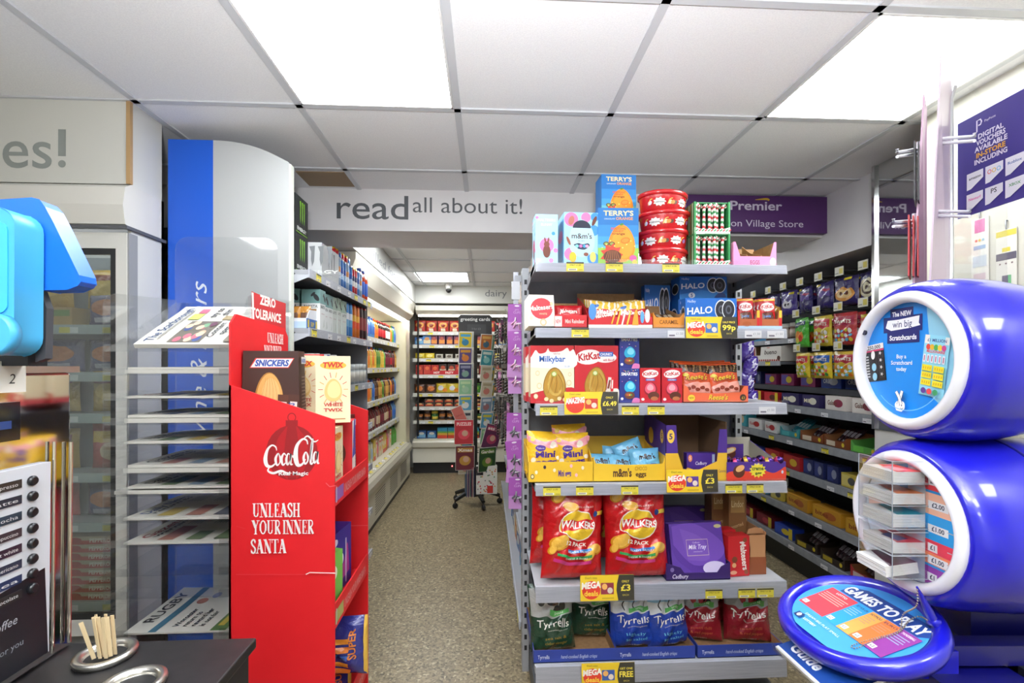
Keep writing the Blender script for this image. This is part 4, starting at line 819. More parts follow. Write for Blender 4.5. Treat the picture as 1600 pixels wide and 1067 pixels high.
put('crisps', (gx(895, 1.9), 1.932, SZ[4] + .011), (-.1, .05, .12), 'big red multipack crisp bag at the front, nearest the greeting cards', 'crisp bag', 'red multipack crisp bags', (.97, 1, 1))
put('crisps', (gx(1000, 1.9), 1.938, SZ[4] + .011), (-.1, -.03, -.08), 'big red multipack crisp bag beside the purple chocolate box', 'crisp bag', 'red multipack crisp bags', (.98, 1, 1))
put('crisps', (gx(868, 2.08), 2.09, SZ[4] + .011), (-.08, .06, .25), 'red multipack crisp bag behind the front bag at the shelf end', 'crisp bag', 'red multipack crisp bags', (.9, .8, .95))
put('crisps', (gx(975, 2.12), 2.12, SZ[4] + .011), (-.05, .0, -.1), 'red multipack crisp bag hidden behind the middle of the front pair', 'crisp bag', 'red multipack crisp bags', (.9, .8, .95))
# purple chocolate box in a tray
cx, w, h = slot(1042, 1142, 880, 1.90, SZ[4])
tag(o := tray('box_tray', w, .25, h, m('35205f', .45), m('2a1a4a', .6), [(0, 0), (w, 0), (w, h), (w * .86, h * .75), (w * .80, h * .42), (w * .28, h * .42), (w * .22, h * .75), (0, h)], h * 1.3, lambda A, w, h: (A.text('Cadbury', .22 * w, .12 * h, .24 * h, 'e4dcf0', w=.25 * w, shear=.25, bold=.02), A.ell(.09 * w, .62 * h, .03 * w, .13 * h, '7a68a0'))), 'dark purple tray holding a tilted purple chocolate box', 'display tray'); o.location = (cx, 2.03, SZ[4])
def milktray(w, d, h):
    def art(A, w, h):
        A.wob([(.05 * w, .95 * h), (.5 * w, .98 * h), (.98 * w, .6 * h), (.9 * w, .3 * h), (.4 * w, .2 * h), (.05 * w, .6 * h)], '6a45a8'); A.wob([(.2 * w, .9 * h), (.6 * w, .7 * h), (.7 * w, .3 * h), (.3 * w, .3 * h)], '7450b0')
        for a, b, c, e in ((.30, .38, .70, .68),): A.line([(a * w, b * h), (c * w, b * h), (c * w, e * h), (a * w, e * h), (a * w, b * h)], .008 * w, 'd8c0a0')
        A.text('Milk Tray', .5 * w, .50 * h, .085 * h, 'f2ecf6', w=.34 * w, shear=.3, bold=.01); A.text('Cadbury', .48 * w, .61 * h, .03 * h, 'd8c8e8', shear=.2); A.text('CHOCOLATES', .5 * w, .44 * h, .02 * h, 'd8c8e8')
        A.ell(.78 * w, .13 * h, .22 * w, .13 * h, 'd0c4e6'); A.ell(.92 * w, .92 * h, .07 * w, .035 * h, 'b8b080')
        A.wob([(0, .0), (0, .5 * h), (.1 * w, .3 * h), (.3 * w, .12 * h), (.4 * w, 0)], '5a3a98')
    return carton('chocolate_box', w, d, h, '52308e', art)
cx, w, h = slot(1046, 1134, 812, 1.95, SZ[4] + .03); proto('mtray', lambda: milktray(w * .93, .03, h * 1.03)); put('mtray', (cx - .005, 1.925, SZ[4] + .012), (-.22, -.03, 0), 'wide purple chocolate box tilted back in the dark purple tray', 'chocolate box', 'purple chocolate boxes')
put('mtray', (cx - .005, 1.965, SZ[4] + .010), (-.22, -.02, 0), 'purple chocolate box hidden behind the tilted front one', 'chocolate box', 'purple chocolate boxes', (1, 1, .97))
def lindor(w, d, h): return carton('tall_sweet_carton', w, d, h, '7a5230', lambda A, w, h: (A.rect(.1 * w, .72 * h, .9 * w, .95 * h, 'a8814a'), A.text('Lindor', .5 * w, .8 * h, .09 * h, 'e8d2a0', w=.7 * w, bold=.03), A.text('assorted', .5 * w, .52 * h, .05 * h, 'd8b888', w=.7 * w, rot=.3), A.ell(.35 * w, .3 * h, .2 * w, .1 * h, '4a2a18'), A.ell(.65 * w, .28 * h, .2 * w, .1 * h, 'a86a3a'), A.ell(.5 * w, .12 * h, .18 * w, .08 * h, 'c08a4a')))
on(4, 'lindor', lindor, 1139, 1166, 770, 2.05, .07, 'tall brown and gold sweet carton at the back of the crisps shelf', 'chocolate box', 0, 'tall brown sweet cartons')
put('lindor', (gx(1126, 2.1), 2.14, SZ[4]), 0, 'tall brown sweet carton in shadow behind the gold one', 'chocolate box', 'tall brown sweet cartons')
def maltred(w, d, h): return carton('sweet_carton', w, d, h, 'c01f26', lambda A, w, h: (A.text('Maltesers', .62 * w, .5 * h, .26 * w, 'f4ece4', rot=-pi / 2 + .12, w=.72 * h, bold=.06), A.ell(.3 * w, .42 * h, .13 * w, .08 * h, '7a4028'), A.ell(.28 * w, .28 * h, .1 * w, .06 * h, 'd8a070'), A.ell(.78 * w, .9 * h, .1 * w, .06 * h, '8a4a30'), A.ell(.85 * w, .1 * h, .1 * w, .06 * h, '8a4a30'), A.ell(.25 * w, .1 * h, .16 * w, .05 * h, 'e0a080')))
cx, w, h = slot(1136, 1171, 838, 1.93, SZ[4]); on(4, 'maltred', maltred, 1136, 1171, 838, 1.93, .05, 'red malt ball carton at the front beside the opened brown case', 'chocolate box', .1, 'red malt ball cartons')
put('maltred', (gx(1130, 2.02), 2.03, SZ[4]), .1, 'red malt ball carton tucked behind the purple tray', 'chocolate box', 'red malt ball cartons')
cx, w, h = slot(1170, 1196, 832, 1.95, SZ[4])
t = thing('opened_case', 'opened pale brown card case with torn top at the shelf end', 'display case', (cx, 2.02, SZ[4]))
mb = MB(); c1 = m('b5835a', .6); BR = m('8a4a2a', .55); d = .15
mb.box(-w / 2, -d / 2, 0, w / 2, -d / 2 + .003, h * .95, c1); mb.box(w / 2 - .003, -d / 2, 0, w / 2, d / 2, h * 1.02, c1); mb.box(-w / 2, d / 2 - .003, 0, w / 2, d / 2, h * 1.1, c1); mb.box(-w / 2, -d / 2, 0, -w / 2 + .003, d / 2, h * .7, CARD); mb.box(-w / 2, -d / 2, 0, w / 2, d / 2, .003, c1)
A = Art(mb, front(w, d)); A.rect(0, 0, w, h * .42, BR); A = Art(mb, sider(w, d)); A.rect(0, 0, d, h * .45, BR); A.text('Maltesers', .5 * d, .3 * h, .03, 'e8d8c8', rot=-pi / 2 + .3, w=.4 * h, bold=.04)
mb.build('shell', t)
mb = MB(); mb.prism([(-w / 2, h * .94), (w * .5, h * .95), (w * .45, h * 1.06), (0, h * 1.1), (-w * .4, h * 1.05)], lambda u, v, q: (u, q, v), -d / 2 + .02, -d / 2 + .024, c1); mb.build('torn_flap', t)
put('mtray', (gx(1070, 2.2), 2.22, SZ[4]), (-.05, 0, 0), 'purple chocolate box standing in shade against the back panel', 'chocolate box', 'purple chocolate boxes')

# ---- bottom shelf: three blue trays of crisp bags
def tyr(base, top, figs, flav1, flav2, ink):
    def art(A, w, h):
        A.rect(.02 * w, .55 * h, .98 * w, .95 * h, top)
        rr = random.Random(len(flav1))
        if figs == 'swim':
            A.rect(.05 * w, .72 * h, .95 * w, .93 * h, '8fbfe0')
            for x in (.3, .55, .78): A.line([(x * w, .58 * h), ((x - .03) * w, .68 * h), ((x + .03) * w, .76 * h), (x * w, .86 * h)], .022 * w, '2a2c34', 4); A.line([((x - .08) * w, .86 * h), (x * w, .8 * h), ((x + .08) * w, .88 * h)], .015 * w, '2a2c34', 4); A.ell(x * w, .89 * h, .025 * w, .02 * h, '2a2c34')
        else:
            for q in range(9): A.ell((.15 + .7 * rr.random()) * w, (.62 + .28 * rr.random()) * h, .09 * w, .05 * h, rr.choice(['18191c', '2b2c30', '3a3b40', figs, figs]), rot=rr.random() * 3)
        A.rect(.42 * w, .575 * h, .88 * w, .64 * h, '58a858'); A.text('SHARE', .65 * w, .595 * h, .03 * h, 'dff0d8', w=.2 * w)
        A.text('Tyrrells', .5 * w, .40 * h, .105 * h, 'f2f0ea', w=.74 * w, rot=-.04, bold=.012, res=3); A.text('hand-cooked English crisps', .6 * w, .345 * h, .018 * h, 'd8d8d0', w=.46 * w)
        A.text(flav1, .55 * w, .22 * h, .045 * h, ink, w=.46 * w); A.text(flav2, .55 * w, .14 * h, .045 * h, ink, w=.5 * w)
        A.text('made in England', .5 * w, .06 * h, .014 * h, 'c8c8c0', w=.3 * w)
    return lambda: bag('crisp_bag', .185, .27, .085, base, art, len(flav2) + 2, .28, m('9a9a9a', .3, .5), 22, 28)
proto('tyg', tyr('22402f', 'a8a9a6', '6a4a38', 'sea salt &', 'cider vinegar', '9a7f30')); proto('tyb', tyr('203fa0', 'd8dce2', 'swim', 'lightly', 'sea salted', '6fc0e0')); proto('tyr', tyr('8a1a28', 'a4a8ae', 'a02430', 'sweet chilli', '& red pepper', 'c86040'))
for q, (a, b, nm, key, bags) in enumerate(((834, 963, 'green', 'tyg', ((866, 1.945, .05, -.05, 1.), (925, 2.04, .0, .05, .97), (868, 2.12, .1, -.03, .95))), (963, 1087, 'blue', 'tyb', ((992, 1.955, -.05, -.05, 1.), (1049, 1.955, .1, -.1, 1.), (966, 2.09, 0, 0, .97))), (1091, 1224, 'red', 'tyr', ((1098, 1.99, -.35, -.06, .97), (1174, 1.97, -.25, -.05, 1.02), (1144, 2.12, -.2, 0, .95))))):
    hh = gz(1000, 1020 if q else 1024, YL) - SZ[5]; cx, w, h = slot(a, b, 1010, 1.90, SZ[5]); h = .05
    tag(o := tray('crisp_tray', w, .34, h, m('283c8e', .5), CARD, None, h * 1.05, lambda A, w, h: (A.text('Tyrrells', .12 * w, .32 * h, .3 * h, 'e4e8f4', w=.14 * w), A.text('hand-cooked English crisps', .55 * w, .32 * h, .28 * h, 'c8d0e8', w=.44 * w, shear=.2))), f'blue low card tray under the {nm} crisp bags', 'display tray'); o.location = (cx, 2.075, SZ[5])
    for j, (px, y, rz, ry, s) in enumerate(bags):
        put(key, (gx(px, y), y + .03, SZ[5] + .012), (-.06, ry, rz), (f'{nm} crisp bag standing foremost in its blue tray', f'{nm} crisp bag standing second from the front in its tray', f'{nm} crisp bag half hidden at the back of its tray')[j], 'crisp bag', f'{nm} crisp bags', s)

# ---- promotion cards in the shelf rails
def promo(px0, px1, py0, py1, price, small, head, Y, label, item='c0392b'):
    x0, x1, z0, z1 = gx(px0, Y), gx(px1, Y), gz(1000, py1, Y), gz(1000, py0, Y); w, h = x1 - x0, z1 - z0; mb = MB(); mb.box(-w / 2, -.0008, 0, w / 2, .0008, h, m('e8c52e', .4))
    A = Art(mb, lambda u, v, o: (u - w / 2, -.0008 - o, v)); A.poly([(.70 * w, 0), (w, 0), (w, h), (.72 * w, h), (.68 * w, .65 * h), (.67 * w, .4 * h)], '38352c')
    A.ell(.20 * w, .42 * h, .17 * w, .36 * h, 'd63a2a'); A.text(head[0], .20 * w, .50 * h, .24 * h, 'f4f0e6', w=.36 * w, bold=.09, shear=.15, rot=.08); A.text(head[1], .2 * w, .2 * h, .2 * h, 'f0d040' if head[1] == 'deals' else 'c8402a', w=.26 * w, bold=.05); A.text("Don't miss", .2 * w, .86 * h, .08 * h, '5a4a18')
    A.rect(.38 * w, .25 * h, .62 * w, .70 * h, item); A.ell(.45 * w, .55 * h, .05 * w, .12 * h, 'e8b060'); A.ell(.55 * w, .40 * h, .05 * w, .12 * h, 'e0d0c0'); A.rect(.4 * w, .08 * h, .62 * w, .12 * h, 'b89a28')
    A.text(price, .84 * w, .38 * h, (.24 if len(price) < 5 else .2) * h, 'ecd84a', w=min(.26, .09 * len(price)) * w, bold=.05); A.text(small, .84 * w, .70 * h, .09 * h, 'ecd84a', w=.14 * w if len(small) < 6 else .24 * w, bold=.03); A.text('EACH', .84 * w, .18 * h, .07 * h, 'd8c850')
    o = mb.build('promotion_card'); o.location = ((x0 + x1) / 2, Y, z0); o.rotation_euler = (-.06, 0, 0); return tag(o, label, 'price card')
yc = YL - .014
MG = ('MEGA', 'deals')
promo(1072, 1152, 494, 528, '99p', 'HALF PRICE', MG, yc, 'yellow and black 99p card below the front blue biscuit carton', '3a6ab0')
promo(882, 966, 612, 647, '£6.49', 'ONLY', ('AMAZING', 'value'), yc, 'yellow and black £6.49 card below the gold egg cartons')
promo(1042, 1122, 735, 770, '£3', 'ONLY', MG, yc, 'yellow and black £3 card below the small caramel carton', '5a3a90')
promo(907, 991, 898, 937, '£3', 'ONLY', MG, yc, 'yellow and black £3 card below the red multipack crisps', '8a3040')
promo(909, 992, 1035, 1070, 'FREE', 'GET ONE', MG, yc, 'yellow and black FREE card below the green crisp bags', '3a5aa0')
# ------------------------------------------------------------------ clear newspaper rack
RX0, RX1, RXB, RY0, RY1 = -1.172, -.745, -.795, 1.55, 1.90
rack = thing('newspaper_rack', 'tall clear acrylic newspaper rack with many flat shelves', 'newspaper rack', (0, 0, 0))
zt = gz(360, 371, RY1); rr_ = .05
mb = MB(); pts = [(RX0, .02), (RXB, .02), (RXB, zt - rr_)] + [(RXB - rr_ + rr_ * sin(pi / 2 - a), zt - rr_ + rr_ * cos(pi / 2 - a)) for a in [pi / 2 * k / 6 for k in range(7)]] + [(RX0 + rr_ - rr_ * sin(a), zt - rr_ + rr_ * cos(a)) for a in [pi / 2 * k / 6 for k in range(7)]]
mb.prism(pts, lambda u, v, w: (u, w, v), RY1 - .004, RY1, ACRYL); mb.build('back_panel', rack)
zs = gz(190, 455, RY0)
for x in (RX0, RX1 - .004):
    mb = MB(); mb.prism([(RY0, .02), (RY1, .02), (RY1, zs + .02), (RY0 + .05, zs), (RY0 + .015, zs - .012), (RY0, zs - .04)], lambda u, v, w: (w, u, v), x, x + .004, ACRYL); mb.build('side_panel', rack)
mb = MB(); mb.box(RX0 - .01, RY0 + .02, 0, RX1 + .01, RY1 + .01, .02, '3a3d40'); mb.build('base', rack)
NY = [578, 617, 655, 688, 733, 766, 807, 845, 890, 925, 985]
NZ = [gz(300, y, RY0) for y in NY]
def rshelf(z, dz, y0=RY0):
    mb = MB(); mb.prism([(y0, z - .005), (y0, z - .001), (RY1 - .006, z + dz), (RY1 - .006, z + dz - .004)], lambda u, v, w: (w, u, v), RX0 + .005, RX1 - .005, ACRYL)
    for xa in (RX0 + .005, RX1 - .08): mb.box(xa, y0 - .003, z - .005, xa + .07, y0, z + .018, ACRYL)
    s = mb.build('shelf', rack); return s
for z in NZ: rshelf(z - .012, 0.)
ztop = gz(300, 541, RY0); rshelf(ztop - .012, .19)
def news(seed, top_art=None, th=.008, w=.36, l=.30, curl=.012):
    """folded newspaper lying with its masthead towards -x"""
    def f():
        mb = MB(); rr = random.Random(seed); ph = rr.uniform(0, 6)
        P = m('cac8c0', .7); E_ = m('c4c2ba', .8)
        def fn(u, v, o): a = u / w; b = v / l; return (u - w / 2, v, th + curl * (sin(2.2 * a + ph) * .35 * b + .25 * sin(5 * b + ph) * b) + o)
        mb.grid(lambda a, b: fn(a * w, b * l, 0), 10, 6, P)
        mb.grid(lambda a, b: (a * w - w / 2, 0, b * fn(a * w, 0, 0)[2]), 10, 1, E_); mb.grid(lambda a, b: (-w / 2, (1 - a) * l, b * fn(0, (1 - a) * l, 0)[2]), 6, 1, E_); mb.grid(lambda a, b: (w / 2, a * l, b * fn(w, a * l, 0)[2]), 6, 1, E_)
        mb.box(-w / 2, 0, 0, w / 2, l, .001, E_)
        A = Art(mb, fn, e=.0001, base=.0010, sub=4, cell=.03)
        if top_art: top_art(A, w, l)
        else:
            A.text(rr.choice(['Daily News', 'The Morning', 'Gazette']), .05, .15, .03, rr.choice(['2a2c30', '8a2a2a', '24407a']), rot=pi / 2, w=.22, bold=.02)
            for q in range(3):
                x0 = .09 + .09 * q; A.rect(x0, .02, x0 + .05, .02 + rr.uniform(.08, .14), rr.choice(['7a8a9a', '9a6a5a', '5a6a4a', '4a4c58', 'b09a50'])); 
                for k in range(5): A.rect(x0 + .01 * k, .18, x0 + .01 * k + .004, .28, '8e8d88')
            A.text(rr.choice(['return to', 'warning', 'hopes up']), .075, .14, .018, '2c2d30', rot=pi / 2, w=.2, bold=.04)
        return mb.build('newspaper')
    return f
def art_top(A, w, l):
    A.text('The Scarborough', .048, .15, .030, '2f4a7a', rot=pi / 2, w=.26, bold=.01, res=3)
    A.rect(.10, .012, .21, .17, '6f6a60'); rr = random.Random(5)
    for q in range(16): A.ell(.115 + .08 * rr.random(), .03 + .125 * rr.random(), .012, .018, rr.choice(['c9a48a', 'd8b8a0', '6a4a58', '4a5a8a', '3f4a40', '7aa080', 'b86a7a']))
    A.rect(.075, .18, .115, .23, 'b9c86a'); A.rect(.085, .235, .115, .27, 'c86a80'); A.rect(.2, .18, .245, .215, '9a8a6a'); 
    A.text('try to', .165, .24, .024, '3a3b3e', rot=pi / 2, bold=.04); A.text('thin', .20, .245, .024, '3a3b3e', rot=pi / 2, bold=.04); A.text('Concern', .235, .10, .022, '3a3b3e', rot=pi / 2, bold=.03, w=.11); A.text('opens', .265, .1, .022, '3a3b3e', rot=pi / 2, bold=.03)
    for c in range(6):
        for k in range(3): A.rect(.25 + .008 * c + .05 * (k == 9), .19 + .035 * k, .253 + .008 * c, .215 + .035 * k, '9a9994')
    A.rect(.29, .01, .345, .12, '7a7468'); A.rect(.06, .03, .065, .26, '9a9994')
proto('newstop', news(1, art_top, .014)); o = put('newstop', (-.917, RY0 + .003, ztop - .006), (math.atan2(.19, .345), 0, 0), 'newspaper with a colour crowd photo lying sloped on the very top shelf', 'newspaper', None, (.9, 1, 1))
for q, z in enumerate(NZ):
    if q in (8, 9): continue
    if q == 10:
        def art_rug(A, w, l):
            A.text('RUGBY', .05, .16, .034, '2c2d2f', rot=pi / 2, w=.2, bold=.04, res=3); A.rect(.075, .0, .10, l, '3f6a80')
            for k, s in enumerate(('Worcester', 'return to', 'reward her', 'is not fair')): A.text(s, .15 + .028 * k, .03, .018, '333436', 'l', rot=pi / 2, bold=.04)
            A.rect(.27, 0, .32, .16, '4f6a3a'); A.ell(.30, .2, .03, .04, '6a9a4a'); A.rect(.28, .03, .3, .12, 'b8a040'); A.ell(.13, .2, .018, .02, 'b87a6a'); A.ell(.16, .24, .014, .02, '7a80a8')
        proto('newsrug', news(9, art_rug, .006)); key = 'newsrug'
    else: proto(f'news{q}', news(20 + q, None, (.012, .007, .014, .008, .014, .010, .008, .007)[q])); key = f'news{q}'
    put(key, (-.943 - (.014, .012, .010, .006, .0, -.022, .0, .0, 0, 0, .0)[q] * -1 * .3 - (.02 if q == 5 else 0), RY0 + .004 - (.0 if q == 5 else 0), z - .012 + .001), 0, f'folded newspaper on the {nth(q)} shelf below the sloping top shelf' if q < 10 else 'sports newspaper with a green corner on the lowest shelf of the rack', 'newspaper', 'newspapers in the clear rack', (.95, 1, 1))
    if q in (0, 2, 4, 5): put(key, (-.938, RY0 + .008, z - .012 + (.0135 if q in (0,) else .0165)), 0, f'newspaper lying on top of another on the {nth(q)} shelf below the sloping one', 'newspaper', 'newspapers in the clear rack', (.92, 1, .6))
# red notice in a clear holder
XN = RX1 + .0006; nq = lambda px, py: (atx(px, py, XN).y, atx(px, py, XN).z)
mb = MB(); mb.prism([nq(393, 455), nq(402, 459), nq(446, 474), nq(446, 560), nq(395, 575)], lambda u, v, w: (w, u, v), XN, XN + .0012, m('b8282c', .5))
A = Art(mb, lambda u, v, o: (XN + .0012 + o, u, v)); u_, v_ = nq(418, 478); A.text('ZERO', u_, v_, .030, 'ece4dc', bold=.08, w=.12); u_, v_ = nq(417, 500); A.text('TOLERANCE', u_, v_, .030, 'ece4dc', bold=.08, w=.22); A.line([nq(394, 457), nq(397, 575)], .012, 'e8e4de')
tag(mb.build('notice'), 'red zero tolerance notice stuck on the clear side of the newspaper rack', 'notice')

# ------------------------------------------------------------------ red cardboard display
DX0, DX1, DY0, DY1 = -.735, -.438, 1.43, 1.83
RED = noisy('red_display_card', 'cf1a20', 'd61d24', 6, .5); REDD = m('c0161d', .55)
disp = thing('cardboard_display', 'tall red cardboard display with white lettering, filled with chocolate boxes', 'display stand', (0, 0, 0))
def dz(px, py, Y): return gz(px, py, Y)
zl, zr = dz(372, 601, DY0), dz(527, 656, DY0)
def side(y0, y1, z0l, z0r, name):
    mb = MB(); mb.prism([(DX0, 0), (DX1, 0), (DX1, z0r), (DX0, z0l)], lambda u, v, w: (u, w, v), y0, y1, RED); return mb
mb = side(DY0, DY0 + .006, zl, zr, 's')
A = Art(mb, lambda u, v, o: (u, DY0 - o, v)); P = lambda px, py: (gx(px, DY0), gz(px, py, DY0))
DR = m('8f1016', .55); W_ = m('efe9e6', .5)
bx, bz = P(456, 707); br = 42 / F * DY0
A.ell(bx, bz, br * .92, br, DR, 28); 
for s in (-1, 1): A.poly(smooth_line([(bx + s * br * .15, bz + br * .98), (bx + s * br * .5, bz + .5 * br), (bx + s * br * .58, bz), (bx + s * br * .5, bz - .5 * br), (bx + s * br * .15, bz - br * .98), (bx + s * br * .22, bz - .5 * br), (bx + s * .26 * br, bz), (bx + s * .22 * br, bz + .5 * br)], 4), m('a8131b', .5))
A.rect(bx - .017, bz + br * .95, bx + .017, bz + br * .95 + .018, DR); A.line([(bx + .011 * cos(a), bz + br + .022 + .012 * sin(a)) for a in [pi * 2 * k / 16 for k in range(17)]], .003, DR)
# the script logo, drawn as pen strokes
x0, zb0 = P(414, 737); lw = 80 / F * DY0
def S(pts, w=.022): A.line([(x0 + u * lw, zb0 + v * lw + .02 * lw * u, wd) for u, v, wd in pts], w * lw, W_, 5)
S([(.22, .40, .5), (.20, .47, .9), (.13, .50, 1), (.05, .42, 1.5), (.01, .25, 2.4), (.04, .12, 2.2), (.13, .10, 1.3), (.22, .18, .6)], .030)
for cx_ in (.235, .345): S([(cx_ + .045, .30, .7), (cx_ + .01, .34, 1), (cx_ - .035, .24, 1.8), (cx_ - .01, .12, 1.3), (cx_ + .04, .16, .8)] + ([(cx_ + .055, .24, 1.5), (cx_ + .03, .33, .8)] if cx_ < .3 else []), .026)
S([(.475, .31, .7), (.43, .33, 1), (.40, .22, 1.7), (.425, .12, 1.2), (.475, .22, .8), (.485, .33, 1.4), (.48, .14, 1.4), (.52, .13, .8)], .026); S([(.51, .27, 1.6), (.57, .29, 1.4)], .03)
S([(.80, .50, .5), (.78, .58, .9), (.70, .60, 1.1), (.60, .48, 1.8), (.575, .28, 2.6), (.61, .12, 2.2), (.69, .12, 1.2), (.76, .22, .6)], .034)
S([(.70, .58, .4), (.80, .66, 1.3), (.92, .55, 1.2), (1.0, .58, .4)], .024)
S([(.80, .32, .7), (.76, .35, 1), (.725, .25, 1.7), (.75, .13, 1.3), (.80, .18, .9), (.805, .27, 1.4), (.78, .34, .8)], .026); S([(.84, .2, .6), (.875, .52, 1.1), (.90, .60, .8), (.885, .45, 1.6), (.855, .18, 1.6), (.875, .12, 1), (.91, .17, .6)], .026)
S([(.975, .33, .7), (.94, .35, 1), (.91, .24, 1.7), (.93, .14, 1.2), (.975, .22, .8), (.99, .36, 1.4), (.985, .15, 1.4), (1.02, .14, .7)], .026)
S([(.10, .10, .5), (.06, .02, 1.2), (.16, -.03, 1.6), (.30, .01, 1.5), (.40, -.03, 1.2), (.50, -.04, .3)], .028)
A.text('Real Magic', *P(459, 742), .0105, W_, bold=.05, w=.083)
# serif lettering
def serif(A, word, x, y, h, mat, gap=.12, wmul=1.):
    K = .17; T_ = .05
    G = {'U': (.72, [((0, 1), (.0, .35), (.12, .06), (.36, 0), (.58, .06), (.66, .3), (.66, 1))], 'tl'), 'N': (.78, None, ''), 'L': (.55, None, ''), 'E': (.58, None, ''), 'A': (.74, None, ''), 'S': (.5, None, ''), 'H': (.76, None, ''), 'Y': (.74, None, ''), 'O': (.74, None, ''), 'R': (.68, None, ''), 'I': (.3, None, ''), 'T': (.66, None, '')}
    def r(a, b, c, d): A.rect(x + a * h * wmul, y + b * h, x + c * h * wmul, y + d * h, mat)
    def l(pts, w): A.line([(x + a * h * wmul, y + b * h) for a, b in pts], w * h, mat)
    def sf(cx_, yy): r(cx_ - .16, yy - T_ / 2, cx_ + .16, yy + T_ / 2)
    for ch in word:
        if ch == ' ': x += .18 * h * wmul; continue
        w = G[ch][0]; a, b = T_ / 2, 1 - T_ / 2
        if ch == 'U': r(.08, .25, .08 + K, 1); l([(.165, .3), (.2, .12), (.34, .05), (.48, .1), (.55, .3)], .09); r(.53, .25, .58, 1); sf(.165, b); sf(.555, b)
        if ch == 'N': r(.12, 0, .165, 1); r(.62, 0, .665, 1); l([(.13, 1), (.65, 0)], K); sf(.14, a); sf(.12, b); sf(.64, b)
        if ch == 'L': r(.1, 0, .1 + K, 1); r(.1, 0, .52, .06); r(.48, 0, .53, .28); sf(.185, b); sf(.18, a)
        if ch == 'E': r(.1, 0, .1 + K, 1); r(.1, 0, .54, .06); r(.1, .94, .52, 1); r(.1, .48, .42, .53); r(.5, 0, .55, .25); r(.48, .75, .53, 1); r(.38, .4, .43, .62)
        if ch == 'A': l([(.1, 0), (.36, 1)], .055); l([(.34, 1), (.62, 0)], K); r(.2, .3, .5, .35); sf(.1, a); sf(.62, a)
        if ch == 'S': l(smooth_line([(.44, .78), (.36, .95), (.2, .96), (.08, .8), (.16, .6), (.34, .46), (.45, .28), (.36, .06), (.18, .04), (.06, .2)], 4), .11); r(.42, .7, .46, .98); r(.03, .02, .07, .3)
        if ch == 'H': r(.08, 0, .08 + K, 1); r(.5, 0, .5 + K, 1); r(.1, .47, .6, .53); sf(.165, a); sf(.165, b); sf(.585, a); sf(.585, b)
        if ch == 'Y': l([(.1, 1), (.37, .46)], K); l([(.64, 1), (.38, .46)], .055); r(.3, 0, .3 + K * .9, .5); sf(.1, b); sf(.63, b); sf(.37, a)
        if ch == 'O': l([(.37 + .27 * cos(t), .5 + .46 * sin(t)) for t in [2 * pi * k / 24 for k in range(25)]], .09); l([(.11, .25), (.09, .5), (.11, .75)], .12); l([(.63, .25), (.65, .5), (.63, .75)], .12)
        if ch == 'R': r(.1, 0, .1 + K, 1); l(smooth_line([(.2, .97), (.45, .94), (.53, .74), (.42, .54), (.2, .5)], 4), .08); l([(.3, .5), (.6, .0)], .14); sf(.185, a); sf(.12, b)
        if ch == 'I': r(.07, 0, .07 + K, 1); sf(.155, a); sf(.155, b)
        if ch == 'T': r(.25, 0, .25 + K, 1); r(.02, .94, .64, 1); r(.0, .74, .05, 1); r(.61, .74, .66, 1); sf(.335, a)
        x += (w + gap * .5) * h * wmul
for s, px, py, wm in (('UNLEASH', 395, 808, 1.0), ('YOUR INNER', 395, 834, .97), ('SANTA', 394, 863, 1.0)):
    X_, Z_ = P(px, py); serif(A, s, X_, Z_, .040, W_, .06, wm * .70)
X_, Z_ = P(372, 894); A.line([P(372, 895), P(480, 895)], .0016, 'd84048'); A.line([P(480, 895), P(486, 892), P(526, 893)], .003, 'f0dcd8')
A.line([P(511, 753), P(517, 759), P(527, 757)], .002, 'd86068'); A.line([P(372, 820), P(386, 824)], .001, 'd03a40')
mb.build('side_panel', disp)
mb = MB(); zf = dz(580, 640, DY1); mb.prism([(DX0, 0), (DX1, 0), (DX1, dz(578, 641, DY1)), (DX1 - .09, dz(560, 628, DY1)), (DX0, 1.45)], lambda u, v, w: (u, w, v), DY1 - .006, DY1, RED); A = Art(mb, lambda u, v, o: (u, DY1 - .006 - o, v)); zz = gz(570, 820, DY1); A.line([(DX0 + .02, zz), (DX1, zz)], .002, 'd85a5a'); mb.build('side_panel', disp)
mb = MB(); hz0, hz1 = dz(385, 489, DY0), dz(462, 514, DY1)
mb.prism([(DY0, 0), (DY1, 0), (DY1, hz1 - .03), (DY1 - .03, hz1), (DY0 + .03, hz0), (DY0, hz0 - .03)], lambda u, v, w: (w, u, v), DX0, DX0 + .006, RED)
A = Art(mb, lambda u, v, o: (DX0 + .006 + o, u, v)); z1 = gz(440, 522, 1.7) ; serif(A, 'UNLEASH', 1.66, 1.498, .034, W_, .05, .74); serif(A, 'YOUR INNER', 1.63, 1.455, .034, W_, .05, .58)
mb.build('back_panel', disp)
DSH = [1.028, .672, .312]
for k, (z, lt, lb) in enumerate(zip(DSH, (1.080, .728, .365), (1.012, .655, .29))):
    mb = MB(); mb.box(DX0 + .006, DY0 + .006, z - .006, DX1 - .004, DY1 - .006, z, REDD); s = mb.build('shelf', disp)
    mb = MB(); mb.box(DX1 - .005, DY0 + .006, lb, DX1 - .001, DY1 - .006, lt, RED)
    A = Art(mb, lambda u, v, o: (DX1 - .001 + o, u, v)); A.text('UNLEASH YOUR INNER SANTA', 1.66, lb + .018, .026, 'd98a88', w=.26, bold=.04); A.rect(1.44, lb + .012, 1.52, lb + .05, ('8a5aa0', 'a8a860', 'b8b890')[k]); A.line([(1.45, lb + .008), (1.45, lb + .055)], .006, 'cfd4d8'); mb.build('front_lip', s)
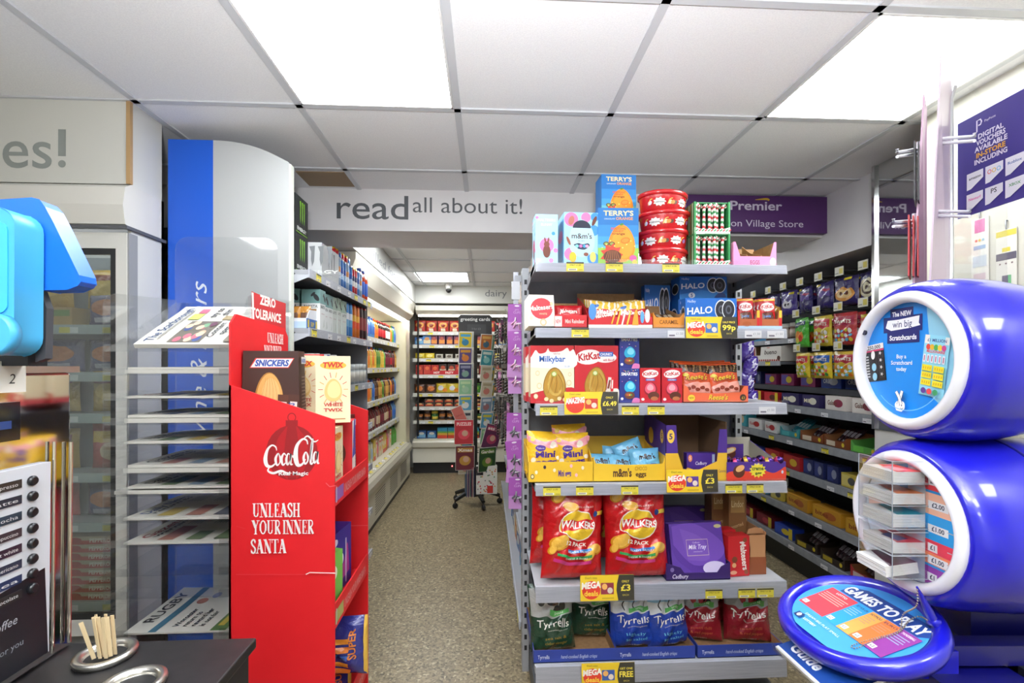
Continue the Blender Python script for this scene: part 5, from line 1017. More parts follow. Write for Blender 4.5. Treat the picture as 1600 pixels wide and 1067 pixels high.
# chocolate boxes in the display
def snick(w=.165, d=.09, h=.215):
    def art(A, w, h):
        A.poly([(.14 * w, .76 * h), (.80 * w, .76 * h), (.90 * w, .90 * h), (.24 * w, .90 * h)], 'c8302c'); A.poly([(.16 * w, .77 * h), (.79 * w, .77 * h), (.88 * w, .89 * h), (.26 * w, .89 * h)], 'eae6e2'); A.text('SNICKERS', .52 * w, .79 * h, .082 * h, '2b4fa0', w=.58 * w, bold=.09, shear=.22, res=3)
        A.egg(.47 * w, .36 * h, .24 * w, .34 * h, 'a87430'); A.egg(.48 * w, .37 * h, .22 * w, .315 * h, 'd8a45a'); A.egg(.5 * w, .42 * h, .15 * w, .2 * h, 'e2b674')
        for k in range(5): A.line([(.3 * w + k * .07 * w, .15 * h), (.36 * w + .06 * k * w, .4 * h), (.42 * w + .03 * k * w, .62 * h)], .006 * w, 'b98440', 4)
        for a, c in ((.60, '5a3424'), (.78, '4a2a1e')): A.poly([(a * w, -.0), ((a + .17) * w, .0), ((a + .21) * w, .38 * h), ((a + .02) * w, .39 * h)], c); A.poly([((a + .03) * w, .02 * h), ((a + .15) * w, .02 * h), ((a + .17) * w, .28 * h), ((a + .05) * w, .29 * h)], 'e8e2dc'); A.text('SNICKERS', (a + .10) * w, .15 * h, .07 * h, '2b4fa0', rot=pi / 2 - .15, w=.23 * h, bold=.08)
    def side(A, w, h): A.rect(.15 * w, .82 * h, .9 * w, .92 * h, 'e6e2de'); A.text('SNICKERS', .52 * w, .84 * h, .05 * h, '2b4fa0', w=.6 * w, bold=.08); [A.rect(.2 * w, (.62 - .05 * k) * h, .85 * w, (.64 - .05 * k) * h, '8a7a70') for k in range(10)]
    return carton('chocolate_egg_carton', w, d, h, '3d2119', art, side, side, .006)
proto('snick', snick)
def twix(w=.10, d=.085, h=.205):
    def art(A, w, h):
        A.ell(.5 * w, .86 * h, .38 * w, .06 * h, 'e2b040'); A.text('TWIX', .5 * w, .83 * h, .075 * h, 'c02a28', w=.6 * w, bold=.09, shear=.1, res=3)
        for k in range(14): a = 2 * pi * k / 14; A.line([(.5 * w + .30 * w * cos(a), .5 * h + .18 * h * sin(a)), (.5 * w + .43 * w * cos(a), .5 * h + .26 * h * sin(a))], .018 * w, 'c03a30' if k % 3 else 'd8a040')
        A.egg(.5 * w, .49 * h, .25 * w, .17 * h, 'e0c078'); A.egg(.52 * w, .5 * h, .19 * w, .13 * h, 'ecd598'); A.text('WHITE', .5 * w, .25 * h, .05 * h, 'b83a30', w=.55 * w, bold=.05); A.text('TWIX', .5 * w, .17 * h, .05 * h, 'b83a30', w=.55 * w, bold=.05); A.rect(.15 * w, .05 * h, .85 * w, .065 * h, 'b07a50')
    def side(A, w, h): A.burst(.5 * w, .58 * h, .22 * w, .36 * w, 5, 'c8903a', 1.3); A.burst(.5 * w, .58 * h, .12 * w, .2 * w, 5, '7a5a6a', 1.3); [A.line([((.2 + .12 * k) * w, (.2 + .11 * ((k * 3) % 5)) * h), ((.26 + .12 * k) * w, (.25 + .11 * ((k * 3) % 5)) * h)], .02 * w, 'd07a40') for k in range(5)]
    return carton('chocolate_egg_carton', w, d, h, 'e9dcb8', art, side, side)
proto('twix', twix)
def mboxp(w=.10, d=.085, h=.21):
    def side(A, w, h): A.rect(0, 0, w, .2 * h, 'c02a2c'); A.rect(0, .2 * h, w, .42 * h, 'e9e6e2'); A.poly([(0, .42 * h), (w, .42 * h), (w, h), (.55 * w, h)], '2a4aa8'); A.poly([(0, .42 * h), (.55 * w, h), (0, h)], 'e6e6e8'); A.line([(.1 * w, .45 * h), (.6 * w, h)], .03 * w, '2a4aa8'); A.ell(.35 * w, .6 * h, .1 * w, .05 * h, 'a85a3a', rot=.7)
    return carton('chocolate_egg_carton', w, d, h, 'c6232b', lambda A, w, h: (A.ell(.5 * w, .5 * h, .3 * w, .2 * h, '5a2a1c'), A.text('eggs', .5 * w, .8 * h, .08 * h, 'efe8e0', bold=.05)), side, side)
proto('blueegg', mboxp)
z0 = DSH[0] + .001; z1 = z0 + .222
put('snick', (gx(424, 1.52), 1.545, z1), .16, 'dark brown carton with a golden egg at the top of the red display', 'chocolate box', 'dark brown egg cartons')
put('twix', (gx(516, 1.53), 1.56, z1 - .005), .30, 'cream egg carton with a burst of strokes standing at the display front', 'chocolate box', 'cream egg cartons')
put('twix', (gx(470, 1.67), 1.70, z1), .25, 'cream egg carton partly hidden behind the dark brown carton', 'chocolate box', 'cream egg cartons')
put('blueegg', (gx(486, 1.76), 1.77, z1), .1, 'red egg carton seen between the two cream cartons', 'chocolate box', 'red egg cartons')
put('snick', (-.635, 1.50, z0), 0, 'dark brown egg carton carrying the golden-egg carton on its top', 'chocolate box', 'dark brown egg cartons')
put('twix', (-.495, 1.51, z0), pi / 2, 'cream egg carton on the display shelf beside the front lip', 'chocolate box', 'cream egg cartons')
put('twix', (-.60, 1.64, z0), pi / 2, 'cream egg carton supporting a twin at the back of the display', 'chocolate box', 'cream egg cartons')
put('blueegg', (-.497, 1.66, z0), .15, 'red white and blue egg carton behind the display front lip', 'chocolate box', 'red egg cartons')
put('snick', (-.56, 1.77, z0), 0, 'dark brown egg carton against the far side of the display', 'chocolate box', 'dark brown egg cartons')
def ppbox(w=.17, d=.06, h=.20):
    def art(A, w, h): A.wob([(.1 * w, .1 * h), (.3 * w, .6 * h), (.6 * w, .4 * h), (.8 * w, .7 * h), (.9 * w, .2 * h)], 'a83a8a'); A.ell(.2 * w, .85 * h, .12 * w, .06 * h, 'dcd0e8'); A.line([(.72 * w, .05 * h), (.72 * w, .8 * h)], .05 * w, 'cfc8e0'); A.ell(.5 * w, .5 * h, .1 * w, .1 * h, 'efe8f2')
    return carton('chocolate_box', w, d, h, '352a86', art, art, art)
proto('ppbox', ppbox)
zs2 = DSH[1] + .001
put('ppbox', (-.515, 1.66, zs2), pi / 2 - .1, 'tall purple chocolate box on the middle shelf of the red display', 'chocolate box', 'purple boxes in the red display')
put('ppbox', (-.63, 1.72, zs2), pi / 2, 'purple chocolate box at the back of the middle display shelf', 'chocolate box', 'purple boxes in the red display')
proto('greenbox', lambda: carton('chocolate_box', .13, .05, .175, '6fb04a', lambda A, w, h: (A.ell(.6 * w, .65 * h, .2 * w, .15 * h, 'dfe8d0'), A.ell(.4 * w, .3 * h, .2 * w, .12 * h, '8a5a3a'), A.text('mint', .55 * w, .62 * h, .08 * h, '3a6a2a')), lambda A, w, h: A.rect(.2 * w, .2 * h, .8 * w, .8 * h, '5a9a3c'), lambda A, w, h: A.rect(.2 * w, .2 * h, .8 * w, .8 * h, '8ac060')))
put('greenbox', (-.497, 1.50, zs2), pi / 2 - .35, 'green chocolate box standing in front of the purple ones', 'chocolate box')
proto('yelpouch', pouch(.12, .15, 'e2a526', lambda A, w, h: (A.ell(.62 * w, .72 * h, .3 * w, .2 * h, '2b2a22'), A.text('£3', .62 * w, .68 * h, .12 * h, 'ecd84a', bold=.05), A.ell(.3 * w, .4 * h, .14 * w, .08 * h, '4a2a80'), A.ell(.6 * w, .25 * h, .2 * w, .1 * h, 'd8402c')), .03, 31))
put('yelpouch', (-.505, 1.575, zs2 + .012), (-.35, 0, pi / 2 - .5), 'yellow pouch with a black price roundel leaning on the display lip', 'sweet pouch')
def foilbag(w=.2, h=.27):
    return bag('treat_bag', w, h, .09, '2a2f7a', lambda A, w, h: ([A.line([((.1 + .14 * k) * w, .2 * h), ((.3 + .1 * k) * w, .75 * h)], .09 * w, ('c8702c', 'e0963a', '3a6ac0')[k % 3], 3) for k in range(5)], A.text('CRISPY', .6 * w, .78 * h, .09 * h, 'e6e0ea', w=.5 * w, bold=.05), A.text('SUPER', .6 * w, .12 * h, .08 * h, 'd8803a', w=.5 * w, bold=.05)), 33, .4, m('d8a83a', .3, .4), 14, 16, crimp='d9b04a')
proto('foilbag', foilbag)
zs3 = DSH[2] + .001
put('foilbag', (-.40, 1.665, zs3 + .17), (0, -pi / 2, .0), 'crinkled gold-ended blue treat bag sticking out of the lowest display shelf', 'treat bag', 'treat bags in the red display')
put('foilbag', (-.47, 1.72, zs3 + .05), (0, -pi / 2, .1), 'blue treat bag lying under the gold-ended one', 'treat bag', 'treat bags in the red display', (.9, .9, .85))
proto('orangebag', pouch(.16, .2, 'd88a22', lambda A, w, h: (A.rect(.1 * w, .5 * h, .9 * w, .8 * h, 'e8a63a'), A.ell(.5 * w, .3 * h, .3 * w, .15 * h, '3a2a20')), .06, 35, .3))
put('orangebag', (-.50, 1.50, zs3 + .03), (-.5, 0, pi / 2 - .3), 'orange treat bag nearest the black counter on the lowest display shelf', 'treat bag', 'treat bags in the red display')
put('orangebag', (-.58, 1.60, zs3 + .01), (-.3, 0, pi / 2), 'orange treat bag deeper on the lowest display shelf', 'treat bag', 'treat bags in the red display')

# ------------------------------------------------------------------ black drinks counter with cup holders
CT = .90
t = thing('coffee_counter', 'black drinks counter with round metal cup rims let into its top', 'counter', (0, 0, 0))
mb = MB(); BK = noisy('black_laminate', '131214', '1c1a1c', 40, .42)
mb.box(-1.55, .22, .0, -.452, .95, CT - .02, BK); mb.build('cabinet', t)
mb = MB(); mb.box(-1.56, .21, CT - .0195, -.44, .957, CT, BK); mb.build('top', t, bevel=.003)
mb = MB(); mb.tube([(-.447, .89, CT - .05), (-.447, .89, .5)], .006, m('6a6a6c', .3, .8), 8); mb.build('door_handle', t)
RC = [atz(165, 1027, CT), atz(207, 1075, CT)]
for k, c in enumerate(RC):
    mb = MB(); mb.lathe([(.0445, -.001), (.0475, .006), (.047, .010), (.040, .0125), (.034, .010), (.032, .004), (.031, -.0)], STEEL, 32, (c.x, c.y, CT)); 
    mb.lathe([(.0315, .002), (.031, .0012), (.0001, .0011)], m('0a0a0b', .6), 24, (c.x, c.y, CT)); mb.build('cup_rim', t)
def stirrer(): mb = MB(); mb.box(-.003, -.0008, 0, .003, .0008, .072, noisy('birch_wood', 'cdb48a', 'dcc8a0', 30, .7, stretch=(1, 1, .1))); return mb.build('stirrer')
proto('stir', stirrer); rr = random.Random(2)
for q in range(9):
    put('stir', (RC[0].x - .012 + .0034 * q, RC[0].y - .010 + .006 * (q % 3), CT + .004), (rr.uniform(-.06, .06), -.24 + .025 * q, rr.uniform(-.5, .5)), f'{nth(q)} wooden stirrer from the coffee machine in the metal rimmed holder', 'stirrer', 'wooden stirrers in the holder')

# ------------------------------------------------------------------ coffee machine with mirrored front
MX = -.775
t = thing('coffee_machine', 'chrome fronted coffee machine with a column of drink buttons', 'coffee machine', (0, 0, CT + .001))
mt = gz(137, 583, .95) - CT
mb = MB(); mb.box(MX - .42, .46, 0, MX - .012, .945, mt, m('2c2d30', .4)); mb.build('body', t)
mb = MB(); mb.box(MX - .011, .46, .0, MX, .95, mt, m('d9d9d9', .06, 1.)); mb.build('front_plate', t, bevel=.004)
mb = MB(); mb.box(MX - .011, .46, mt + .0005, MX + .012, .955, mt + .012, STEEL); mb.build('top_trim', t)
def fx(px, py): p = atx(px, py, MX + .004); return p.y, p.z - CT
ya, za = fx(60, 640); yb, zb_ = fx(60, 720); 
mb = MB(); y1, z1_ = fx(112, 622); y2, z2_ = fx(112, 700); mb.box(MX + .0006, .50, z2_ + .03, MX + .004, y1 - .10, z1_, m('14161c', .08, 0, .6)); A = Art(mb, lambda u, v, o: (MX + .004 + o, u, v)); A.rect(.6, z2_ + .05, y1 - .115, z1_ - .03, '1f3a70'); mb.build('screen', t)
yP, zP = fx(74, 722); yQ, zQ = fx(66, 1050)
mb = MB(); mb.prism([(.50, zP + .0), (yP, zP), (yP - .004, .02), (.50, .02)], lambda u, v, w: (w, u, v), MX + .0006, MX + .010, m('c3c6cc', .35)); 
A = Art(mb, lambda u, v, o: (MX + .010 + o, u, v)); A.poly([(.5, .02), (yP - .006, .02), (yP - .012, .17), (.72, .15), (.5, .13)], '0e1018'); A.text('Fresh coffee', .79, .10, .014, '9aa0a8', w=.09, shear=.2); A.text('ground for you', .80, .06, .010, '7a8088', w=.09)
pp = mb.build('button_panel', t)
BP = [(43, 752), (43, 776), (43, 801), (43, 826), (43, 850), (43, 874), (43, 897), (43, 920)]
for k, (a, b) in enumerate(BP):
    yy, zz = fx(a, b); mb = MB(); mb.lathe([(.0085, 0), (.0085, .004), (.006, .0065)], m('15161a', .3), 14, M=Matrix.Translation((MX + .0105, yy, zz)) @ Matrix.Rotation(pi / 2, 4, 'Y')); mb.build('button', pp)
    mb = MB(); mb.box(MX + .0105, yy - .075, zz - .007, MX + .0115, yy - .018, zz + .007, m(('2a2420', '1e2530', '1b2c3a', '30242a', '2a1a2a', '20283a', '1a2a4a', '202020')[k], .4)); A = Art(mb, lambda u, v, o: (MX + .0115 + o, u, v)); A.text(('espresso', 'latte', 'mocha', 'cappuccino', 'flat white', 'americano', 'tea', 'chocolate')[k], yy - .045, zz - .003, .006, 'c8c8c8', w=.04); mb.build('drink_label', pp)
for a, r_ in ((80, .0028), (106, .0032)):
    mb = MB(); p1 = fx(a, 700); mb.tube([(MX + .006, p1[0], .01), (MX + .006, p1[0] + .004, p1[1] + .01)], r_, m('e6dfd0', .1, 1.), 10); mb.build('chrome_rail', t)
mb = MB(); y3, z3 = fx(20, 597); mb.box(MX + .0126, y3 - .05, mt - .03, MX + .0136, y3 + .012, mt + .02, 'e9e7e0'); A = Art(mb, lambda u, v, o: (MX + .0136 + o, u, v)); A.text('2', y3 - .012, mt - .016, .016, '3a3a3a', shear=.2); mb.build('sticker', t)

# blue lid and pale blue handle above the machine
t = thing('drink_dispenser', 'bright blue dispenser lid with a thick pale blue handle on the coffee machine', 'drink dispenser', (0, 0, 0))
Y = .80; q = lambda a, b, Y=Y: (gx(a, Y), gz(a, b, Y))
mb = MB(); mb.prism([q(-70, 312), q(40, 306), q(52, 309), q(62, 320), q(74, 342), q(116, 428), q(117, 438), q(112, 444), q(96, 450), q(58, 452), q(50, 400), q(40, 350), q(-70, 345)], lambda u, v, w: (u, w, v), Y + .01, Y + .042, m('1667d8', .35)); mb.build('lid', t, bevel=.006)
mb = MB(); hw = q(63, 400)[0] - q(4, 400)[0]; cxh = (q(4, 400)[0] + q(63, 400)[0]) / 2; zt_, zb3 = q(30, 336)[1], q(30, 556)[1]
pts = [(cxh + hw / 2 * cos(a), zt_ - hw / 2 + hw / 2 * sin(a)) for a in [pi * k / 10 for k in range(11)]] + [(cxh - hw / 2 + .0 + hw / 2 * (1 + cos(a)) * .98, zb3 + hw / 2 + hw / 2 * sin(a)) for a in [pi + pi * k / 10 for k in range(11)]]
HB = m('46a6d8', .35); mb.prism(pts, lambda u, v, w: (u, w, v), Y - .04, Y + .005, HB, True); mb.build('handle', t, bevel=.006)
mb = MB(); mb.prism([(cxh + .018 * cos(a), zt_ - .035 + .014 * sin(a)) for a in [pi * k / 8 for k in range(9)]] + [(cxh + .018 * cos(a), zb3 + .075 + .014 * sin(a)) for a in [pi + pi * k / 8 for k in range(9)]], lambda u, v, w: (u, w, v), Y - .042, Y - .0395, m('3fb0e0', .4)); mb.build('grip', t)
mb = MB(); mb.lathe([(.031, 0), (.031, .012), (.028, .016)], HB, 28, M=Matrix.Translation((cxh + .008, Y - .041, zb3 + .030)) @ Matrix.Rotation(pi / 2, 4, 'X')); mb.build('pivot_cap', t)
mb = MB(); mb.box(q(-40, 560)[0], Y + .006, CT + mt + .0135, q(38, 560)[0], Y + .04, q(0, 450)[1], m('15171c', .5)); mb.build('housing', t)
mb = MB(); c0 = (cxh + .05, Y + .06); mb.prism([q(52, 452), q(62, 480), q(60, 560), q(44, 566), q(44, 452)], lambda u, v, w: (u, w, v), Y + .012, Y + .025, m('3a3c42', .5)); mb.build('spout', t)
# ------------------------------------------------------------------ shelves of stock: rows of repeated things with their own labels
CNT = {}
def row(items, pts, rz, shelf, frm, group=None, jit=.006, seed=1):
    """items: [(proto key, words, category)], one per point; the label counts alike things along the shelf"""
    rr = random.Random(seed)
    for (key, words_, cat), p in zip(items, pts):
        k = CNT[(words_, shelf)] = CNT.get((words_, shelf), -1) + 1
        s = 1 + rr.uniform(-.02, .02)
        put(key, (p[0] + rr.uniform(-jit, jit), p[1] + rr.uniform(-jit, jit) * .5, p[2] + .0012), rz + rr.uniform(-.08, .08), f'{nth(k)} {words_} from {frm} on {shelf}', cat, group or f'{cat}s on {shelf}', (1, 1, s))
def unit_shelf(parent, z, x0, x1, y0, y1, side, mat, railmat=None, lip=.035, tickets=0, seed=1):
    """shelf running along y; side: +1 its rail faces +x, -1 faces -x"""
    mb = MB(); mb.box(x0, y0, z - .02, x1, y1, z, mat); s = mb.build('shelf', parent)
    xr_ = x1 if side > 0 else x0
    mb = MB(); mb.box(xr_ - (.001 if side > 0 else .006), y0, z - lip, xr_ + (.006 if side > 0 else .001), y1, z + .004, railmat or RAIL); mb.build('rail', s)
    rr = random.Random(seed); n = tickets
    for k in range(n):
        y = y0 + (y1 - y0) * (k + .5 + rr.uniform(-.25, .25)) / n; ticket(s, xr_ + side * .0072, y, z - lip + .001, 'w' if rr.random() < .5 else 'y', side * pi / 2, .9)
    return s
# ---- grey shelving behind the end panel
UX, UB, UY0, UY1 = -.78, -1.30, 2.175, 3.36
su = thing('shelving_unit', 'grey shelving of drinks and cartons running back behind the end panel', 'shelving unit', (0, 0, 0))
mb = MB(); mb.box(UB - .02, UY0, .0, UB, UY1, 2.05, DGREY); mb.build('back_panel', su)
mb = MB(); mb.box(UB, UY1 - .006, 0, UX - .03, UY1, 1.83, m('8e9096', .5)); mb.build('end_panel', su)
UZ = [1.845, 1.587, 1.31, 1.04, .76, .46, .18]
for k, z in enumerate(UZ):
    s = unit_shelf(su, z - .0015, UB, UX, UY0, UY1 - .008, 1, GREYM, tickets=7, seed=k)
    mb = MB(); mb.prism([(UX, z - .005), (UX, z - .035), (UX - .06, z - .06), (UB, z - .08), (UB, z - .005)], lambda u, v, w: (u, w, v), UY0 + .001, UY0 + .004, m('b4b7be', .45)); mb.lathe([(.004, 0), (.004, .001)], '2a2a2a', 8, M=Matrix.Translation((UX - .06, UY0 + .0005, z - .02)) @ Matrix.Rotation(pi / 2, 4, 'X')); mb.build('bracket', s)
mb = MB(); mb.box(UB, UY0, 0, UX - .05, UY1, .1, '4a4b50'); mb.build('plinth', su)
def energy_case(bg, ink, w=.27, d=.27, h=.172):
    def f():
        def art(A, w, h):
            for k in range(3):
                x = (.34 + .15 * k) * w; A.poly([(x, .88 * h), (x + .1 * w, .9 * h), (x + .085 * w, .45 * h), (x + .05 * w, .30 * h), (x + .03 * w, .5 * h), (x + .035 * w, .72 * h)], ink)
            A.text('ENERGY', .5 * w, .10 * h, .09 * h, 'd8dcd8', w=.7 * w, bold=.05); A.rect(.05 * w, .03 * h, .95 * w, .05 * h, ink)
        mb = MB(); mb.box(-w / 2, -d / 2, 0, w / 2, d / 2, h, bg)
        for fn in (front(w, d), sidel(w, d), sider(w, d)): art(Art(mb, fn), w, h)
        return mb.build('drink_case')
    return f
proto('case', energy_case(m('1b1e1f', .5), m('7cb52c', .5))); proto('casew', energy_case(m('c4c6c8', .5), m('7d8084', .5), .27, .15, .165))
zc = UZ[0]; xa = gx(489, 2.2)
for k in range(2): put('case', (-.982, 2.20 + .08, zc + .0005 + k * .173), .0, ('black drink case with green marks standing on the top shelf', 'black drink case with green marks touching the ceiling tiles')[k], 'drink case', 'black drink cases', (1, .57, 1))
put('casew', (UX - .081, 2.502, zc + .001), pi / 2, 'white drink case with grey marks beside the black drink cases', 'drink case')
proto('canblue', lambda: can('drink_can', .027, .165, '3f74b8', '9ab8d8', mid='2a4a9a')); proto('canred', lambda: can('drink_can', .027, .165, 'b8202a', 'e4e0dc', top='e8c030', mid='2a2a60')); proto('cangrey', lambda: can('drink_can', .027, .165, '8fa6c0', 'c8d2dc', mid='d08a50')); proto('canorange', lambda: can('drink_can', .027, .165, 'd05a28', '2f5fb0'))
ys = [2.67 + .057 * k for k in range(11)]
row([(('cangrey', 'canblue', 'canblue', 'cangrey', 'canblue', 'canred', 'canred', 'canblue', 'cangrey', 'canorange', 'canblue')[k], ('silver blue drink can', 'deep blue drink can', 'deep blue drink can', 'silver blue drink can', 'deep blue drink can', 'red and white drink can', 'red and white drink can', 'deep blue drink can', 'silver blue drink can', 'orange drink can', 'deep blue drink can')[k], 'drink can') for k in range(9)], [(UX - .035, y, zc) for y in ys[:9]], pi / 2, 'the high shelf in front', 'the white case', jit=.002)
row([(('canred', 'canblue')[k % 3 == 2], ('stacked red yellow-topped can', 'stacked blue can')[k % 3 == 2], 'drink can') for k in range(6)], [(UX - .10, 2.80 + .058 * k, zc + .085) for k in range(6)], pi / 2, 'the raised back row', 'the white case', jit=.002)
mb = MB(); mb.box(UX - .16, 2.77, zc, UX - .065, 3.13, zc + .084, m('9a8fa0', .5)); A = Art(mb, lambda u, v, o: (UX - .065 + o, u, v)); A.rect(2.79, zc + .01, 3.11, zc + .07, 'c8b040'); tag(mb.build('drink_case'), 'low printed case carrying the raised row of red cans', 'drink case')
proto('canbig', lambda: bottle('drink_bottle', .036, .21, 'c84a28', '2f5fc0', '2a4aa0'))
row([('canbig', 'blue and red drink bottle', 'drink bottle')] * 2, [(UX - .05, 3.30 - .08 * k, zc) for k in range(2)], pi / 2, 'the high shelf', 'its far end', jit=.001)
def milkbox(bg, top, ink, w=.085, d=.075, h=.195, words_='BARISTA'):
    def f():
        def art(A, w, h): A.rect(0, .66 * h, w, h, top); A.text(words_, .5 * w, .55 * h, .07 * h, ink, w=.74 * w, bold=.04); A.ell(.8 * w, .8 * h, .12 * w, .1 * h, '2a2c30', rot=.6); A.ell(.62 * w, .88 * h, .16 * w, .03 * h, '2a2c30', rot=.8); A.text('coffee drink', .5 * w, .40 * h, .035 * h, 'a05a6a', w=.55 * w); A.line([(.6 * w, .08 * h), (.7 * w, .28 * h), (.75 * w, .1 * h)], .04 * w, '8a9a8a')
        return carton('drink_carton', w, d, h, bg, art, art, art)
    return f
proto('bari', milkbox('dfe3e2', '6f9a98', '3a3c40')); proto('bari2', milkbox('c9cfc9', '9ab0a0', '4a4c50', .07, .07, .2, 'LATTE'))
proto('tubeo', lambda: can('snack_tube', .037, .212, 'd0702a', 'd8502a', top='c23a2a', mid='e8b040')); proto('tubeb', lambda: can('snack_tube', .037, .212, '3a7ab8', '6aa0c8', top='3a5a90', mid='d8dce0')); proto('tubed', lambda: can('snack_tube', .037, .212, '3a2426', '8a3a3a', top='b02a2a'))
# facing the aisle end and the long side
z = UZ[1]
row([('bari', 'white coffee drink carton', 'drink carton')] * 3, [(-1.02 + .10 * k, 2.36, z) for k in range(3)], 0, 'the shelf under the black cases', 'the end panel', jit=.001)
cs = ['bari', 'bari', 'bari2', 'bari2', 'bari2', 'tubeb', 'tubeb', 'tubeo', 'tubeo', 'tubed', 'tubed']
wn = {'bari': ('white aisle-side drink carton', 'drink carton'), 'bari2': ('slim pale drink carton', 'drink carton'), 'tubeb': ('tall blue snack tube', 'snack tube'), 'tubeo': ('tall orange snack tube', 'snack tube'), 'tubed': ('tall dark snack tube', 'snack tube')}
row([(c,) + wn[c] for c in cs], [(UX - .06, 2.47 + .082 * k, z) for k in range(11)], pi / 2, 'the shelf under the drink cans', 'the end panel', jit=.002)
o = tray('snack_tray', .20, .13, .085, m('dfe2e8', .5), CARD, [(0, 0), (.2, 0), (.2, .045), (.15, .045), (.11, .055), (.07, .095), (.03, .12), (0, .13)], .10, lambda A, w, h: (A.rect(0, 0, w, .03, 'b8cde6'), A.rect(.02, .065, .05, .09, '8a98a8')))
tag(o, 'white and blue cut-front tray of snack packs below the black cases', 'display tray'); o.location = (UX - .115, 2.26, z + .001)
mb = MB(); mb.box(UX - .016, 2.195, z + .001, UX - .012, 2.325, z + .045, m('2f62a8', .5)); A = Art(mb, lambda u, v, q: (UX - .012 + q, u, v)); A.text('50P', 2.26, z + .012, .02, 'd8c040', bold=.05); A.rect(2.20, z + .006, 2.22, z + .04, 'd8c040'); A.rect(2.30, z + .006, 2.32, z + .04, 'd8c040'); 
tag(mb.build('tray_sleeve'), 'blue and yellow price sleeve at the tray corner below the cans', 'price card')
proto('snackp', pouch(.07, .10, 'c88a3a', lambda A, w, h: A.rect(.15 * w, .3 * h, .85 * w, .7 * h, '7a5a4a'), .02, 51))
row([('snackp', 'leaning brown snack pack', 'snack pack')] * 4, [(UX - .18 + .04 * k, 2.25 + .01 * k, z + .006) for k in range(4)], 0, 'the cut-front white tray', 'the end panel', jit=.001)
proto('redjar', lambda: bottle('sauce_bottle', .035, .17, 'a02830', 'c8484a', 'd8d6d2', .7)); proto('pots', lambda: jar('sauce_jar', .037, .12, '9aa0a0', 'b8b4a8', 'c0c4c4'))
z = UZ[2]
row([(('redjar', 'redjar', 'redjar', 'redjar', 'redjar', 'pots', 'pots', 'pots', 'pots', 'pots', 'pots', 'pots')[k], ('red white-capped bottle', 'grey-lidded jar')[k > 4], ('sauce bottle', 'jar')[k > 4]) for k in range(12)], [(UX - .05, 2.3 + .085 * k, z) for k in range(12)], pi / 2, 'the third shelf of the grey unit', 'the end panel', jit=.003)
for q in range(2):
    mb = MB(); mb.box(-.055, -.001, 0, .055, .001, .07, 'd0b030'); A = Art(mb, front(.11, .002)); A.text('NOW £1', .055, .02, .02, '3a3218', bold=.05); o = mb.build('price_card'); o.location = (UX - .02 - .12 * q, 2.24, z + .002); tag(o, ('yellow card standing before the red white-capped bottles', 'yellow card nearer the end panel than its twin')[q], 'price card')

# ------------------------------------------------------------------ chiller along the side of the aisle
CX, CY0, CY1 = -.98, 3.42, 6.30
CSH = [1.70, 1.40, 1.07, .77]; CF = -1.115
CW_ = m('d6d2c2', .4); CB = m('cfcab6', .45)
ch = thing('open_chiller', 'long white open chiller full of drinks beside the aisle', 'chiller', (0, 0, 0))
mb = MB(); mb.box(-1.72, CY0, .05, -1.62, CY1, 2.2, CB); mb.box(-1.62, CY0, .05, CX - .012, CY1, .30, CB); mb.build('body', ch)
mb = MB(); mb.box(CX - .011, CY0, .05, CX, CY1, .335, CW_); 
A = Art(mb, lambda u, v, o: (CX + o, u, v))
for y0 in (4.35, 5.0, 5.6):
    for k in range(9): A.rect(y0, .10 + .022 * k, y0 + .42, .11 + .022 * k, '6d6a60')
mb.build('front_panel', ch)
mb = MB(); mb.box(CX - .02, CY0, 0, CX - .01, CY1, .049, '2a2b2c'); mb.build('plinth', ch)
mb = MB(); mb.prism([(CX, .336), (CX + .022, .35), (CX + .026, .40), (CX + .01, .44), (CX - .03, .445), (CX - .03, .336)], lambda u, v, w: (u, w, v), CY0, CY1, m('b9b4a4', .3)); mb.build('bumper', ch)
mb = MB(); mb.box(-1.619, CY0, .40, CX - .031, CY1, .455, m('c9c5b4', .4)); d = mb.build('deck', ch)
rr = random.Random(8)
for k in range(16): ticket(d, CX - .05, 4.2 + .13 * k, .457, 'y' if rr.random() < .6 else 'w', pi / 2, .9).rotation_euler = (-1.2, 0, pi / 2)
for y in (CY0, CY1 - .03):
    mb = MB(); mb.prism([(-1.62, .456), (CX - .04, .456), (CX - .04, 1.98), (-1.62, 1.98)], lambda u, v, w: (u, w, v), y, y + .03, m('d6ceb2', .4)); mb.build('end_wall', ch)
mb = MB(); mb.box(CX - .04, CY1 - .04, .446, CX + .0, CY1 + .0, 2.0, STEEL); mb.build('corner_post', ch)
CAN = m('cfcabb', .3)
mb = MB(); mb.prism([(-.905, 2.215), (-.905, 2.17), (-.945, 2.06), (-1.0, 2.0), (-1.06, 1.99), (-1.62, 1.99), (-1.62, 2.215)], lambda u, v, w: (u, w, v), CY0, CY1, CAN); mb.build('canopy', ch)
mb = MB(); mb.box(-1.045, CY0 + .05, 1.972, -1.02, CY1 - .05, 1.989, emis('chiller_tube', (1, .97, .86, 1), STRIP)); mb.build('light_tube', ch)
mb = MB(); mb.box(-1.56, CY0 + .05, 1.972, -1.53, CY1 - .05, 1.989, emis('chiller_tube', (1, .97, .86, 1), STRIP)); mb.build('light_tube', ch)
for k, z in enumerate(CSH):
    for y0, y1 in ((CY0 + .03, 4.95), (4.955, CY1 - .035)): unit_shelf(ch, z - .0015, -1.60, CF, y0, y1, 1, m('c9c9c2', .4), m('c4c2b8', .35), .045, 8, k + int(y0))
